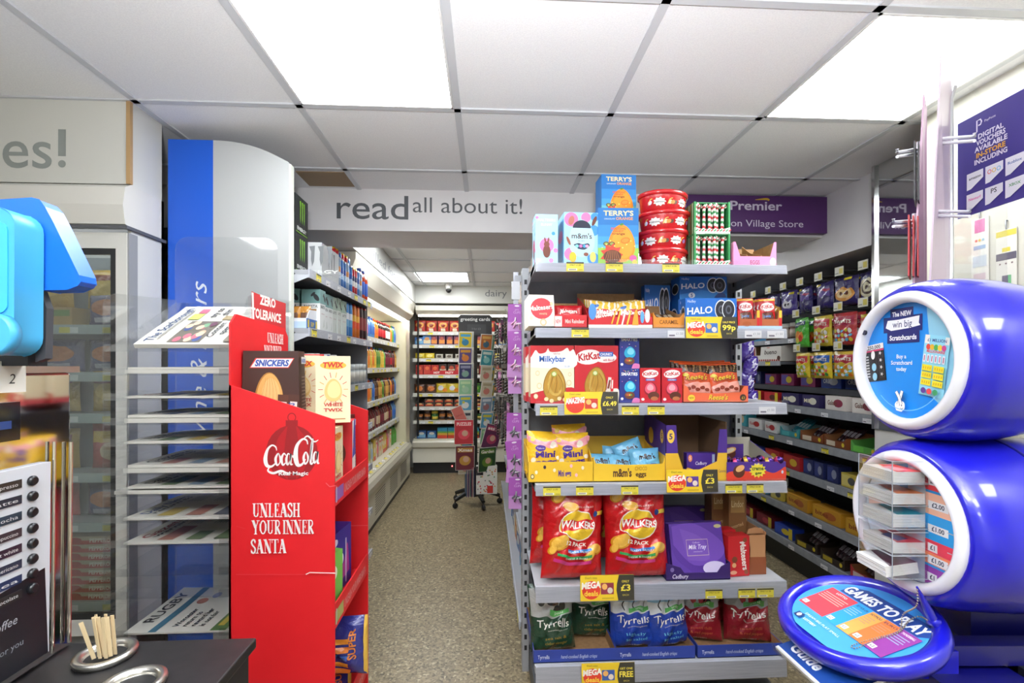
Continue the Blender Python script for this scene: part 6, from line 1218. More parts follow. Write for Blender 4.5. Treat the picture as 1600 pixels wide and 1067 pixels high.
BT = {'jgreen': ('6aa84a', '4f9a3a', '2f8a4a', 'green smoothie bottle'), 'jpink': ('d07a8a', 'd85a7a', 'c84a6a', 'pink smoothie bottle'), 'jwhite': ('d8d2c4', 'e4e0d4', 'd8d8d8', 'white yoghurt drink'), 'jblue': ('5a8ac0', '3a6ab8', '2a4a9a', 'blue water bottle'), 'jorange': ('d88a2a', 'e0742a', 'd86020', 'orange juice bottle'), 'cola': ('2a1614', 'b8202a', 'b8202a', 'dark cola bottle'), 'colaw': ('2a1614', 'd8d4d0', 'c83a3a', 'white-labelled cola bottle'), 'yel': ('d8a838', 'd8b84a', '3a6ab0', 'yellow squash bottle'), 'lime': ('7a9a3a', '4a7a2a', '2a5a2a', 'lime cordial bottle'), 'dred': ('5a1a22', '7a2230', '2a1618', 'dark red fruit bottle'), 'amber': ('b07a28', 'c89a48', 'a83a2a', 'amber cider bottle'), 'brown': ('4a2a18', '8a5a34', '3a2a20', 'brown beer bottle'), 'ketch': ('6a1c20', 'd0b898', '8a2a28', 'dark bottle with cream label'), 'tea': ('8a3a2a', 'c8a880', 'c8484a', 'red-brown tea bottle')}
for k, (a, b, c, w_) in BT.items(): proto(k, (lambda a=a, b=b, c=c, k=k: bottle('drink_bottle', .034, .21, a, b, c, .38, 10)))
proto('milk', lambda: bottle('milk_jug', .044, .23, 'd8cfa8', 'b8a468', '1f8a4a', .4, 10, (.15, .6), 1))
proto('milkb', lambda: bottle('milk_jug', .044, .23, 'd9d4c2', 'a8b8c8', '2a4ab0', .4, 10, (.15, .6), 1))
proto('cartonj', lambda: carton('juice_carton', .072, .072, .21, 'e0d0b4', lambda A, w, h: (A.rect(0, .7 * h, w, h, 'd86a5a'), A.ell(.5 * w, .38 * h, .32 * w, .15 * h, 'e0a050'), A.rect(.1 * w, .8 * h, .9 * w, .9 * h, 'f0e8da'))))
proto('cartony', lambda: carton('juice_carton', .072, .072, .21, 'd8b84a', lambda A, w, h: (A.rect(0, 0, w, .2 * h, 'c84a3a'), A.ell(.5 * w, .5 * h, .3 * w, .14 * h, 'e8d8c0'))))
proto('redbox', lambda: carton('juice_carton', .09, .08, .23, 'b83a2c', lambda A, w, h: (A.text('OASIS', .5 * w, .6 * h, .1 * h, 'e8e0d8', w=.8 * w, bold=.05), A.rect(0, .78 * h, w, h, '3a6aa0'), A.ell(.5 * w, .25 * h, .3 * w, .12 * h, 'd88a3a'))))
WN = {k: v[3] for k, v in BT.items()}; WN.update(milk='green-capped milk jug', milkb='blue-capped milk jug', cartonj='cream juice carton', cartony='yellow juice carton', redbox='red juice carton')
CT_ = lambda k: 'carton' if 'carton' in WN[k] else 'bottle'
LV = [('the top chiller shelf', 1.70, 'jwhite jgreen jgreen jwhite jpink jpink jblue jblue jblue jorange jorange cola cola cola cola colaw colaw colaw jorange jgreen jblue jblue'),
      ('the second chiller shelf', 1.40, 'redbox redbox redbox jorange yel yel jorange yel jorange yel lime lime yel yel jgreen dred dred dred cola dred dred amber'),
      ('the third chiller shelf', 1.07, 'dred dred jblue jwhite jwhite jorange jorange amber jblue brown brown amber amber lime brown amber amber brown jorange dred brown jblue'),
      ('the fourth chiller shelf', .77, 'milk milk amber lime lime lime brown ketch ketch dred ketch tea dred dred ketch ketch tea dred brown jblue jblue jblue'),
      ('the chiller deck', .4575, 'milk milk milk amber milk milk milk milkb cartony cartonj jpink cartonj cartonj cartony cartony jorange jpink cartonj jgreen jgreen jgreen jgreen')]
for s, (nm, z, ks) in enumerate(LV):
    ks = ks.split(); row([(k, WN[k], CT_(k)) for k in ks], [(CF - .06, 4.28 + .092 * j, z) for j in range(len(ks))], pi / 2, nm, 'the shelving end', 'drinks in the long chiller', .004, s)
    row([(ks[(j * 5 + 3) % len(ks)], 'hidden ' + WN[ks[(j * 5 + 3) % len(ks)]], CT_(ks[(j * 5 + 3) % len(ks)])) for j in range(8)], [(CF - .17, 5.3 + .11 * j, z) for j in range(8)], pi / 2, nm, 'the shelving end', 'drinks in the long chiller', .004, s)

# ------------------------------------------------------------------ chiller across the back
BY = 6.45; bz = lambda y: gz(700, y, BY)
bc = thing('open_chiller', 'white open chiller with eight shelves across the back wall', 'chiller', (0, 0, 0))
BX0, BX1 = -.97, 1.2
mb = MB(); mb.box(BX0, 6.84, .05, BX1, 6.88, 2.2, m('5a5048', .5)); mb.box(BX0, BY + .02, .17, BX1, 6.84, .30, CB); mb.build('body', bc)
mb = MB(); mb.box(BX0, BY + .01, .15, BX1, BY + .02, bz(701), m('dcd9cc', .4)); mb.build('front_panel', bc)
mb = MB(); mb.box(BX0, BY + .06, 0, BX1, BY + .07, .149, '1e1f21'); mb.lathe([(.008, 0), (.008, .004)], emis('pilot_lamp', (1, .05, .05, 1), 6), 8, M=Matrix.Translation((gx(706, BY), BY + .06, .09)) @ Matrix.Rotation(pi / 2, 4, 'X')); mb.build('plinth', bc)
mb = MB(); mb.prism([(BY + .015, bz(701)), (BY - .02, bz(698)), (BY - .02, bz(691)), (BY, bz(688)), (BY + .05, bz(688)), (BY + .05, bz(701))], lambda u, v, w: (w, u, v), BX0, BX1, m('bdb8a8', .3)); mb.build('bumper', bc)
mb = MB(); mb.prism([(6.21, 2.19), (6.23, 2.13), (6.30, 2.09), (6.42, 2.085), (6.84, 2.085), (6.84, 2.19)], lambda u, v, w: (w, u, v), -.90, BX1, m('dcdacd', .3)); mb.build('canopy', bc)
mb = MB(); mb.box(BX0 + .08, 6.40, 2.068, BX1, 6.425, 2.083, emis('back_chiller_tube', (1, .97, .86, 1), STRIP * .4)); mb.build('light_tube', bc)
BZ = [bz(y) for y in (518, 538.5, 560, 585.5, 614.5, 635.5, 657)]
for k, z in enumerate(BZ):
    mb = MB(); mb.box(BX0, BY + .03, z - .015, BX1, 6.84, z - .0015, m('b8b6ac', .4)); s = mb.build('shelf', bc)
    mb = MB(); mb.box(BX0, BY + .02, z - .045, BX1, BY + .03, z + .002, m('c9c8c0', .35)); mb.build('rail', s); rr = random.Random(k)
    for j in range(7): ticket(s, -.86 + .125 * j + rr.uniform(-.03, .03), BY + .0195, z - .042, 'y' if rr.random() < .3 else 'w', 0, .9)
mb = MB(); z = bz(686.5); mb.box(BX0, BY + .051, z - .05, BX1, 6.84, z - .0015, CB); mb.build('deck', bc)
mb = MB(); mb.tube([(-.90, BY + .012, .5), (-.90, BY + .012, 2.05)], .012, m('1a1a1a', .5), 8); mb.build('blind_cord', bc)
def pk(name, w, h, d, c1, c2, c3=None, t=None):
    return lambda: carton(name, w, d, h, c1, lambda A, w, h: (A.rect(.08 * w, .12 * h, .92 * w, .55 * h, c2), A.ell(.5 * w, .66 * h, .3 * w, .18 * h, c3 or c2), A.text(t, .5 * w, .2 * h, .2 * h, 'efe8e0', w=.7 * w, bold=.05) if t else None))
proto('b_redbag', pouch(.15, .15, 'a8342c', lambda A, w, h: (A.ell(.5 * w, .6 * h, .38 * w, .25 * h, 'd89a4a'), A.ell(.5 * w, .55 * h, .2 * w, .15 * h, '8a3a2a'), A.rect(.3 * w, .05 * h, .7 * w, .3 * h, 'd8c8b0')), .05, 61)); proto('b_pink', pouch(.14, .12, 'b84a5a', lambda A, w, h: (A.ell(.5 * w, .5 * h, .36 * w, .3 * h, 'd8a0a0'), A.rect(.1 * w, .7 * h, .9 * w, .9 * h, 'c83a3a')), .04, 62))
proto('b_blue', pk('meal_pack', .11, .12, .1, '3a7ab8', 'd8c8a0', 'c88a4a')); proto('b_purp', pk('meal_pack', .085, .125, .1, '6a3a5a', 'd88a3a', 'a84a3a'))
proto('b_yel', pouch(.13, .07, 'd8c034', lambda A, w, h: A.ell(.5 * w, .5 * h, .3 * w, .3 * h, 'e8dc80'), .04, 63)); proto('b_white', pouch(.10, .06, 'b8b4a8', lambda A, w, h: A.ell(.5 * w, .5 * h, .3 * w, .3 * h, '5a5248'), .04, 64))
proto('b_red', pk('meal_pack', .095, .13, .1, 'a8241c', 'b83a2a', 'd8663a')); proto('b_meat', pk('meal_pack', .10, .14, .1, '3a2822', 'b8a48a', 'a8442a'))
proto('b_noodle', pouch(.14, .12, '5a3a2a', lambda A, w, h: (A.ell(.5 * w, .5 * h, .35 * w, .3 * h, 'c8743a'),), .05, 65)); proto('b_cheese', pouch(.16, .13, 'c8b030', lambda A, w, h: (A.ell(.4 * w, .5 * h, .25 * w, .25 * h, 'd0d0d0'), A.ell(.75 * w, .3 * h, .2 * w, .2 * h, 'd8842a')), .05, 66)); proto('b_green', pouch(.13, .13, '4a8a34', lambda A, w, h: (A.ell(.5 * w, .5 * h, .25 * w, .2 * h, '9ac04a'),), .05, 67))
proto('b_hot', pk('snack_tray', .12, .05, .1, '3a2a24', 'b8482a', 'd8b070')); proto('b_pot', lambda: jar('dessert_pot', .042, .075, 'c88a4a', '3a2a2a', 'b06a34', 12)); proto('b_potg', lambda: jar('dessert_pot', .042, .075, '4a8a4a', 'c8b040', '3a6a34', 12))
proto('b_rain', lambda: carton('spread_pack', .13, .12, .14, '3a9ac0', lambda A, w, h: (A.rect(0, 0, w, .3 * h, 'c8402c'), A.rect(0, .3 * h, w, .5 * h, 'd8a83a'), A.rect(0, .5 * h, w, .66 * h, '6ab04a')))); proto('b_bl2', pk('spread_pack', .12, .10, .1, '2a5a9a', '7ab0d0', 'd8d8d0'))
WB = dict(b_redbag='red meat pouch', b_pink='pink meat pouch', b_blue='bright blue meal pack', b_purp='purple and orange meal pack', b_yel='yellow low pouch', b_white='pale low pouch', b_red='plain red meal pack', b_meat='dark meal pack', b_noodle='brown noodle pouch', b_cheese='yellow cheese pouch', b_green='green salad pouch', b_hot='dark hot dog tray', b_pot='orange dessert pot', b_potg='green dessert pot', b_rain='rainbow striped spread pack', b_bl2='blue spread pack')
BK_ = [('the topmost back shelf', 'b_redbag b_redbag b_redbag b_redbag b_pink b_pink b_redbag b_pink', .155), ('the second back shelf', 'b_bl2 b_blue b_purp b_purp b_purp b_purp b_purp b_purp b_purp b_purp b_purp b_blue', .10), ('the third back shelf', 'b_yel b_yel b_white b_white b_white b_white b_white b_white b_yel', .13), ('the fourth back shelf', 'b_red b_red b_red b_meat b_meat b_red b_meat b_meat b_red b_red b_meat', .105),
       ('the fifth back shelf', 'b_noodle b_noodle b_cheese b_cheese b_meat b_green b_green b_noodle', .15), ('the sixth back shelf', 'b_hot b_hot b_hot b_hot b_hot b_pot b_hot b_hot b_pot', .13), ('the seventh back shelf', 'b_pot b_pot b_potg b_pot b_pot b_pot b_potg b_potg b_potg b_pot b_pot b_pot', .10)]
for s, ((nm, ks, st), z) in enumerate(zip(BK_, BZ)):
    ks = ks.split(); row([(k, WB[k], 'food pack') for k in ks], [(-.89 + st * j, BY + .10, z) for j in range(len(ks))], 0, nm, 'the corner post', 'chilled food on the back wall', .004, s)
    if nm.split()[1] in ('sixth', 'seventh'): row([(k, 'upper ' + WB[k], 'food pack') for k in ks[1:7]], [(-.89 + st * (j + 1), BY + .10, z + (.052 if s == 5 else .077)) for j in range(6)], 0, nm, 'the corner post', 'chilled food on the back wall', .002, s)
ks = 'b_bl2 b_bl2 b_rain b_rain b_rain b_rain b_bl2 b_rain'.split(); z = bz(686.5)
row([(k, WB[k], 'food pack') for k in ks], [(-.87 + .14 * j, BY + .16, z) for j in range(8)], 0, 'the back deck', 'the corner post', 'chilled food on the back wall', .004, 9)
mb = MB(); mb.box(gx(671, BY), BY + .031, BZ[3] + .001, gx(720, BY), BY + .034, BZ[3] + .055, 'b8202a'); A = Art(mb, lambda u, v, o: (u, BY + .031 - o, v)); A.text('HOT', gx(682, BY), BZ[3] + .015, .026, 'efe4e0', bold=.06); A.text('PASTY', gx(702, BY), BZ[3] + .015, .026, 'efe4e0', bold=.06); tag(mb.build('shelf_strip'), 'red pasty strip with white capitals on the fourth back shelf', 'shelf strip')

# ------------------------------------------------------------------ greeting card spinner
SPX, SPY = -.115, 5.02
sp = thing('card_spinner', 'black revolving greeting card stand on castors in the aisle', 'card stand', (SPX, SPY, 0))
BLK = m('161616', .5)
mb = MB(); mb.tube([(0, 0, .10), (0, 0, 1.86)], .022, BLK, 10); mb.build('pole', sp)
mb = MB(); mb.lathe([(.06, .09), (.05, .15), (.03, .18)], BLK, 14); mb.build('hub', sp)
for k in range(5):
    a = -pi / 2 + .35 + 2 * pi * k / 5; c, s_ = cos(a), sin(a)
    mb = MB(); mb.tube([(.04 * c, .04 * s_, .13), (.14 * c, .14 * s_, .125), (.25 * c, .25 * s_, .085)], [.026, .024, .018], BLK, 8); lg = mb.build('leg', sp)
    mb = MB(); mb.lathe([(.001, -.012), (.026, -.012), (.03, 0), (.026, .012), (.001, .012)], m('1c1c1e', .4), 14, M=Matrix.Translation((.25 * c, .25 * s_, .031)) @ Matrix.Rotation(a, 4, 'Z') @ Matrix.Rotation(pi / 2, 4, 'X')); mb.tube([(.25 * c, .25 * s_, .035), (.25 * c, .25 * s_, .08)], .008, BLK, 6); mb.build('castor', lg)
zh0, zh1 = gz(745, 523, 4.9), gz(745, 491, 4.9)
mb = MB(); wv = .17; mb.prism([(-wv, zh0), (wv, zh0), (wv, zh1 - .02), (wv - .02, zh1), (-wv + .02, zh1), (-wv, zh1 - .02)], lambda u, v, w: (u, w, v), -.06, -.055, m('1a1a1b', .5))
A = Art(mb, lambda u, v, o: (u, -.06 - o, v)); A.text('greeting cards', 0, zh1 - .06, .034, 'e4e4e2', w=.30, bold=.02, res=3); A.rect(-.08, zh0 + .02, .11, zh0 + .11, '2c2c2e'); A.text('3 for £2', .01, zh0 + .055, .02, '6a6a6a'); mb.box(-.004, -.055, zh0 - .1, .004, -.02, zh0 + .05, BLK); mb.build('header_sign', sp)
mb = MB()
for z in [gz(745, y, 4.9) for y in range(548, 735, 27)]:
    for rz in range(6):
        a = rz * pi / 3 + .3; mb.tube([(.02 * cos(a), .02 * sin(a), z), (.12 * cos(a), .12 * sin(a), z), (.12 * cos(a) + .07 * sin(a), .12 * sin(a) - .07 * cos(a), z + .0), (.125 * cos(a) + .07 * sin(a), .125 * sin(a) - .07 * cos(a), z + .05)], .0025, BLK, 5)
mb.build('wire_pockets', sp)
def gcard(c1, c2, c3, w=.14, h=.165):
    def f():
        mb = MB(); mb.box(-w / 2, -.0015, 0, w / 2, .0015, h, 'd6d2c6'); A = Art(mb, front(w, .003)); A.rect(.008, .008, w - .008, h - .008, c1); A.rect(.02, .70 * h, w - .02, .86 * h, c2); A.ell(.5 * w, .36 * h, .26 * w, .2 * h, c3); A.ell(.36 * w, .55 * h, .1 * w, .08 * h, c2); return mb.build('greeting_card')
    return f
GC = [('yellow and blue', 'c8b030', '4a9ac0', '3a7a9a'), ('purple and gold', '5a4a78', 'c8903a', 'c87a3a'), ('navy blue', '34365a', '8a8aa0', '7a9a8a'), ('pale green', '8ab890', 'b8d0a0', 'a0c0a0'), ('sky blue', '5a98b8', 'c8c040', 'd8d8d0'), ('white and black', 'c4c4bc', '3a3a40', '8a8078'), ('teal', '3a8a90', 'c8d0c0', '8ac0b8'), ('cream', 'c8bca0', 'a89878', 'c87a6a'), ('rose', 'b87a8a', 'd8c0c0', '7a3a4a'), ('dark green', '2a5a34', 'b8b040', '8a3a2a'), ('orange and brown', 'b86a34', 'd8a85a', '4a6a7a'), ('grey blue', '7a90a0', 'c8ccd0', '9a6a6a')]
for k, g in enumerate(GC): proto(f'gc{k}', gcard(*g[1:]))
LC = [0, 1, 2, 3, 4, 5, 11, 8, 7]; RCc = [10, 6, 7, 7, 11, 4, 3, 6, 8]
for k in range(9):
    y = 544 + 24.5 * k; z = gz(745, y, 4.9)
    if k < 7 or k > 7: put(f'gc{LC[k]}', (SPX - .10, SPY - .115 - .004 * (k % 3), z), (.18, 0, .25), f'{GC[LC[k]][0]} greeting card in the pole-side column facing the chiller, {nth(k)} row down', 'greeting card', 'cards on the spinner')
    put(f'gc{(LC[k] + 4) % 12}', (SPX - .085, SPY - .10, z + .004), (.1, 0, .25), f'greeting card peeping out behind the chiller-side card, {nth(k)} row down', 'greeting card', 'cards on the spinner')
    put(f'gc{RCc[k]}', (SPX + .105, SPY - .10 - .004 * (k % 2), z - .02), (.18, .06 if k % 2 else 0, .55), f'{GC[RCc[k]][0]} greeting card facing the hanging packs, {nth(k)} row down', 'greeting card', 'cards on the spinner')
    put(f'gc{(RCc[k] + 5) % 12}', (SPX + .15, SPY - .02, z - .02), (.15, 0, 1.0), f'greeting card on the far side of the spinner, {nth(k)} row down', 'greeting card', 'cards on the spinner')
proto('coral', lambda: carton('greeting_card', .115, .003, .26, 'c9bdb0', lambda A, w, h: (A.rect(.006, .006, w - .006, h - .006, 'c0665c'), A.text('thank you', .5 * w, .62 * h, .02, '8a3a34', w=.6 * w))))
put('coral', (SPX - .09, SPY - .15, gz(730, 672, 4.87)), (.15, -.42, .15), 'long coral card slipped askew in its wire pocket', 'greeting card')
def magaz(c1, c2, t): return lambda: carton('magazine', .19, .006, .25, 'c8c4bc', lambda A, w, h: (A.rect(.004, .004, w - .004, h - .004, c1), A.rect(.02, .74 * h, w - .02, .92 * h, c2), A.text(t, .5 * w, .77 * h, .03, 'e8e0d8', w=.75 * w, bold=.05), A.ell(.5 * w, .4 * h, .3 * w, .2 * h, c2), A.ell(.55 * w, .45 * h, .16 * w, .12 * h, 'c8a088')))
proto('mag1', magaz('b8343c', 'd84a5a', 'PUZZLES')); proto('mag2', magaz('6a2a34', 'b88a3a', 'Xmas')); proto('mag3', magaz('2a4a28', '5a7a2a', 'Garden')); proto('mag4', magaz('5a2a4a', 'a83a5a', 'stars'))
for key, dx, y, px, rz, lab in (('mag1', -.11, -.165, 694, .1, 'red puzzle magazine in the lower pocket facing the chiller'), ('mag2', -.10, -.15, 735, .1, 'dark red magazine below the puzzle magazine'), ('mag3', .115, -.14, 738, .45, 'dark green magazine in the lowest pocket beside the pole'), ('mag4', .135, -.15, 702, .5, 'purple magazine leaning above the dark green one')):
    put(key, (SPX + dx, SPY + y, gz(745, px, 4.85)), (.12, .0 if key != 'mag4' else .25, rz), lab, 'magazine', 'magazines on the spinner')
def giftbag():
    t = empty('gift_bag'); w, h, d = .21, .28, .07; rr = random.Random(6)
    def art(A, w, h):
        for q in range(40): A.ell((.05 + .9 * rr.random()) * w, (.05 + .9 * rr.random()) * h, .008, .006, rr.choice(['c0392b', '3a5a7a', '4a8a5a', 'c8903a', '7a7a7a', 'b84a6a']), rot=rr.random() * 3)
        A.rect(.52 * w, .04 * h, .80 * w, .30 * h, 'c0342c')
    carton('bag', w, d, h, 'd2d0c8', art).parent = t
    mb = MB(); mb.tube([(-.04, 0, h - .005), (-.03, 0, h + .04), (0, 0, h + .05), (.03, 0, h + .04), (.04, 0, h - .005)], .003, m('b83a3a'), 6); mb.build('handle', t)
    mb = MB(); mb.box(-w / 2, -d / 2 - .001, h - .09, -w / 2 + .07, -d / 2 - .0002, h, '1e1e22'); mb.build('hang_tag', t); return t
proto('giftbag', giftbag); put('giftbag', (SPX + .115, SPY - .11, gz(759, 771, 4.9)), .05, 'white confetti gift bag hanging low on the card spinner', 'gift bag')
WR = ['3a5a80', 'c0a0a0', '5a4a78', 'b8b0a0', '2a5a6a', 'a85a6a', 'c8b8a8', '3a3a58']
for k, c in enumerate(WR): proto(f'wrap{k}', lambda c=c: carton('gift_wrap', .16, .004, .30, c, lambda A, w, h: A.rect(.1 * w, .1 * h, .9 * w, .9 * h, c)))
for k in range(8): put(f'wrap{k}', (SPX - .095 + .011 * k, SPY - .07, gz(735, 774, 4.95)), pi / 2 + .15, f'{nth(k)} folded gift wrap sheet from the chiller side, low on the spinner', 'gift wrap', 'gift wrap on the spinner')

# ------------------------------------------------------------------ long run of the island, facing the aisle
RX, RB, RY0_, RY1_ = .165, .56, 2.36, 5.3
run = thing('shelving_unit', 'long grey shelving run facing the card spinner with hanging packs', 'shelving unit', (0, 0, 0))
mb = MB(); mb.box(RB, RY0_, .0, RB + .02, RY1_, 1.85, DGREY); mb.build('back_panel', run)
for z, x in ((.17, .165), (.45, .20), (.72, .24)): unit_shelf(run, z - .0015, x, RB - .001, RY0_ + .01, RY1_, -1, GREYM, tickets=10)
unit_shelf(run, 1.86, .26, .72, RY0_ + .01, RY1_, -1, GREYM, tickets=0)
mb = MB(); mb.box(.22, RY0_ + .01, 0, RB, RY1_, .1, '4a4b50'); mb.build('plinth', run)
rr = random.Random(12); HK = []
HX = lambda y: .17 - (y - 2.75) * .05
for y in (2.75, 3.0, 3.25, 3.5, 3.75, 4.0, 4.25):
    for z in (1.78, 1.58, 1.38, 1.18, 1.0):
        mb = MB(); mb.tube([(RB - .001, y, z), (HX(y) - .01, y, z), (HX(y) - .02, y, z + .02)], .003, CHROME, 6); mb.build('hook', run); HK.append((y, z))
def hpack(c1, c2, c3):
    def f():
        t = empty('accessory_pack'); w, h = .09, .17; mb = MB(); mb.box(-w / 2, -.001, -h + .012, w / 2, .001, .012, c1); A = Art(mb, lambda u, v, o: (u - w / 2, -.001 - o, v - h + .012)); A.rect(.006, h - .045, w - .006, h - .02, c2); mb.build('backing_card', t)
        mb = MB(); 
        for k in range(4): mb.tube([(-.025 + .004 * k, -.012, -.05 - .022 * k), (0, -.022, -.055 - .022 * k), (.025 - .004 * k, -.012, -.05 - .022 * k)], .007, m(c3, .35), 6)
        mb.build('contents', t); return t
    return f
HP = [('grey hair tie pack', '8a8684', 'b8b4b0', '3a3634'), ('black hair clip pack', '4a4644', '8a8684', '1a1818'), ('pale hair grip pack', 'b0aca8', 'd0ccc8', '5a4a40'), ('pink hair clip pack', '9a5a8a', 'c8a0c0', '6a3a50')]
for k, g in enumerate(HP): proto(f'hp{k}', hpack(*g[1:]))
for q, (y, z) in enumerate(HK):
    k = (0, 1, 1, 2, 0, 1, 3)[q % 7]
    for j in range(3):
        kk = (k + j) % 3 if j else k
        w_ = HP[kk][0]; c = CNT[(w_, z)] = CNT.get((w_, z), -1) + 1
        put(f'hp{kk}', (HX(y) + .045 * j, y, z - .018), (0, 0, -pi / 2 + rr.uniform(-.25, .25)), f'{nth(c)} {w_} from the end bay on the {nth((1.78, 1.58, 1.38, 1.18, 1.0).index(z))} hook row down', 'hair accessory', 'hair accessories on hooks')
# things on its lower shelves and top
for k, (c1, c2) in enumerate((('3a6aa0', 'd8d8d0'), ('c8762a', 'e0c080'), ('d0d0c8', '3a5a9a'), ('5a8ab0', 'c84a3a'))): proto(f'bk{k}', lambda c1=c1, c2=c2: carton('stationery_pack', .15, .04, .2, c1, lambda A, w, h: (A.rect(.1 * w, .55 * h, .9 * w, .85 * h, c2), A.ell(.5 * w, .3 * h, .25 * w, .15 * h, c2))))
BN = ['dark blue stationery pack', 'orange stationery pack', 'white stationery pack', 'light blue stationery pack']
for s, (z, x) in enumerate(((.17, .20), (.45, .235), (.72, .275))):
    ks = [(s * 3 + j * 5) % 4 for j in range(12)]
    row([(f'bk{k}', BN[k], 'stationery') for k in ks], [(x + .03, 2.52 + .2 * j, z) for j in range(12)], -pi / 2, f'the long run\'s {("lowest", "middle", "upper")[s]} shelf', 'the end bay', None, .005, s)
proto('topbox', lambda: carton('stock_box', .16, .2, .13, 'b09a86', lambda A, w, h: A.rect(.1 * w, .3 * h, .9 * w, .7 * h, 'c8a8a0'), lambda A, w, h: A.rect(.1 * w, .3 * h, .9 * w, .7 * h, 'a88a80')))
for k in range(4): put('topbox', (.34, 2.55 + .3 * k, 1.862), -pi / 2 + .1 * k, f'{nth(k)} pale brown stock box from the end bay on top of the long run', 'stock box', 'stock boxes on the long run')
proto('squash', lambda: bottle('drink_bottle', .03, .2, '2a6a34', '3a8a44', 'd8c030')); put('squash', (.305, 2.40, 1.8625), 0, 'green bottle with a yellow cap beside the pale blue carton', 'bottle')
# clip strip at the corner
cs_ = thing('clip_strip', 'grey metal clip strip hanging at the corner of the end bay', 'clip strip', (gx(806, 2.33), 2.33, 0))
mb = MB(); mb.box(-.012, .002, gz(806, 800, 2.33), .012, .004, gz(806, 425, 2.33), m('9a9ca4', .3, .6)); mb.build('strip', cs_)
mb = MB(); mb.box(-.02, -.004, gz(806, 468, 2.33), .02, .012, gz(806, 440, 2.33), m('c8cad0', .3)); mb.box(-.006, .0, gz(806, 440, 2.33), .05, .02, gz(806, 430, 2.33), GREYM); mb.build('bracket', cs_)
def clipcard(c2, dark):
    def f():
        w, h = .085, .15; t = empty('hair_clip_card'); mb = MB(); mb.box(-w / 2, -.0008, -h, w / 2, .0008, 0, m('9c4ea6', .45)); A = Art(mb, lambda u, v, o: (u - w / 2, -.0008 - o, v - h)); A.rect(.0, 0, w, .42 * h, 'b986c0'); A.ell(.5 * w, .94 * h, .012, .004, 'e8e0ea'); A.text('girls', .5 * w, .80 * h, .008, 'd8b0dc'); A.text('CLIPS', .5 * w, .70 * h, .010, 'd8b0dc'); mb.build('backing_card', t); rr = random.Random(3)
        for q in range(5): mb = MB(); x, z, a = rr.uniform(-.015, .015), -h * .68 + rr.uniform(-.022, .022), rr.uniform(0, 3); mb.tube([(x - .016 * cos(a), -.004, z - .016 * sin(a)), (x, -.008, z), (x + .016 * cos(a), -.004, z + .016 * sin(a))], .004, m(c2 if q % 2 else dark, .3, .3), 6); mb.build('hair_clip', t)
        return t
    return f
proto('cc0', clipcard('e8dce4', 'c890b0')); proto('cc1', clipcard('b0b0b4', '5a5a60'))
for k, (y, kk) in enumerate(((475, 0), (517, 0), (541, 0), (566, 0), (645, 1), (688, 1), (706, 1), (746, 1))):
    put(f'cc{kk}', (gx((808, 807, 808, 808, 806, 803, 808, 809)[k], 2.31), 2.322 - .003 * (k % 3), gz(806, y, 2.32)), (.0, (.02, -.03, .04, .0, .02, -.12, .08, .01)[k], 0), f'purple card of {"pink" if kk == 0 else "grey"} hair clips, {nth(k)} from the top of the strip', 'hair accessory', 'purple hair clip cards')

# ------------------------------------------------------------------ frozen food in the tall fridge
proto('pizza', lambda: carton('pizza_box', .24, .10, .030, 'b8a890', lambda A, w, h: (A.rect(0, 0, w, h * .5, 'b83a30'), A.text('PEPPERONI', .72 * w, .25 * h, .5 * h, 'e8e0d0', w=.4 * w, bold=.05), A.ell(.3 * w, .55 * h, .1 * w, .35 * h, 'a82a28'))))
z = FRIDGE_Z[5]
for k in range(8): put('pizza', (XFR - .19, 2.03, z + .001 + .031 * k), .02 * ((k * 7) % 5 - 2), f'{nth(k)} pizza box up from the bottom of the fridge pile', 'pizza box', 'pizza boxes in the fridge')
proto('f_yel', pouch(.17, .16, 'b8963a', lambda A, w, h: (A.ell(.5 * w, .5 * h, .34 * w, .22 * h, 'd8b85a'), A.rect(.1 * w, .7 * h, .9 * w, .85 * h, '8a3a2a')), .06, 71)); proto('f_blue', pouch(.20, .13, '3a3a6a', lambda A, w, h: (A.ell(.5 * w, .55 * h, .38 * w, .25 * h, 'b86a34'), A.rect(.2 * w, .1 * h, .8 * w, .25 * h, 'a8a8b8')), .06, 72)); proto('f_box', lambda: carton('frozen_meal', .19, .1, .07, 'b8985a', lambda A, w, h: (A.ell(.2 * w, .5 * h, .12 * w, .3 * h, 'a84a3a'), A.rect(.4 * w, .5 * h, .95 * w, .85 * h, '6a8a3a')))); proto('f_red', pouch(.16, .18, 'b03a34', lambda A, w, h: (A.ell(.6 * w, .4 * h, .3 * w, .2 * h, 'd8c09a'), A.rect(.1 * w, .6 * h, .9 * w, .85 * h, 'd8b040')), .06, 73))
FN = dict(f_yel='yellow frozen bag', f_blue='blue frozen bag', f_box='flat frozen meal box', f_red='red frozen bag')
for s, ks in enumerate((['f_blue', 'f_box', 'f_yel'], ['f_blue', 'f_blue', 'f_yel'], ['f_yel', 'f_yel', 'f_yel'], ['f_red', 'f_yel', 'f_red'], ['f_blue', 'f_red', 'f_yel'])):
    row([(k, FN[k], 'frozen food') for k in ks], [(XFR - .15 - .21 * j, 2.055, FRIDGE_Z[s] + .003) for j in range(3)], 0, f'the {nth(s)} fridge shelf down', 'the hinge', 'frozen food in the fridge', .004, s)
row([('f_yel', 'upper yellow frozen bag', 'frozen food'), ('f_yel', 'upper yellow frozen bag', 'frozen food')], [(XFR - .18 - .22 * j, 2.07, FRIDGE_Z[0] + .075) for j in range(2)], 0, 'the first fridge shelf down', 'the hinge', None, .002)
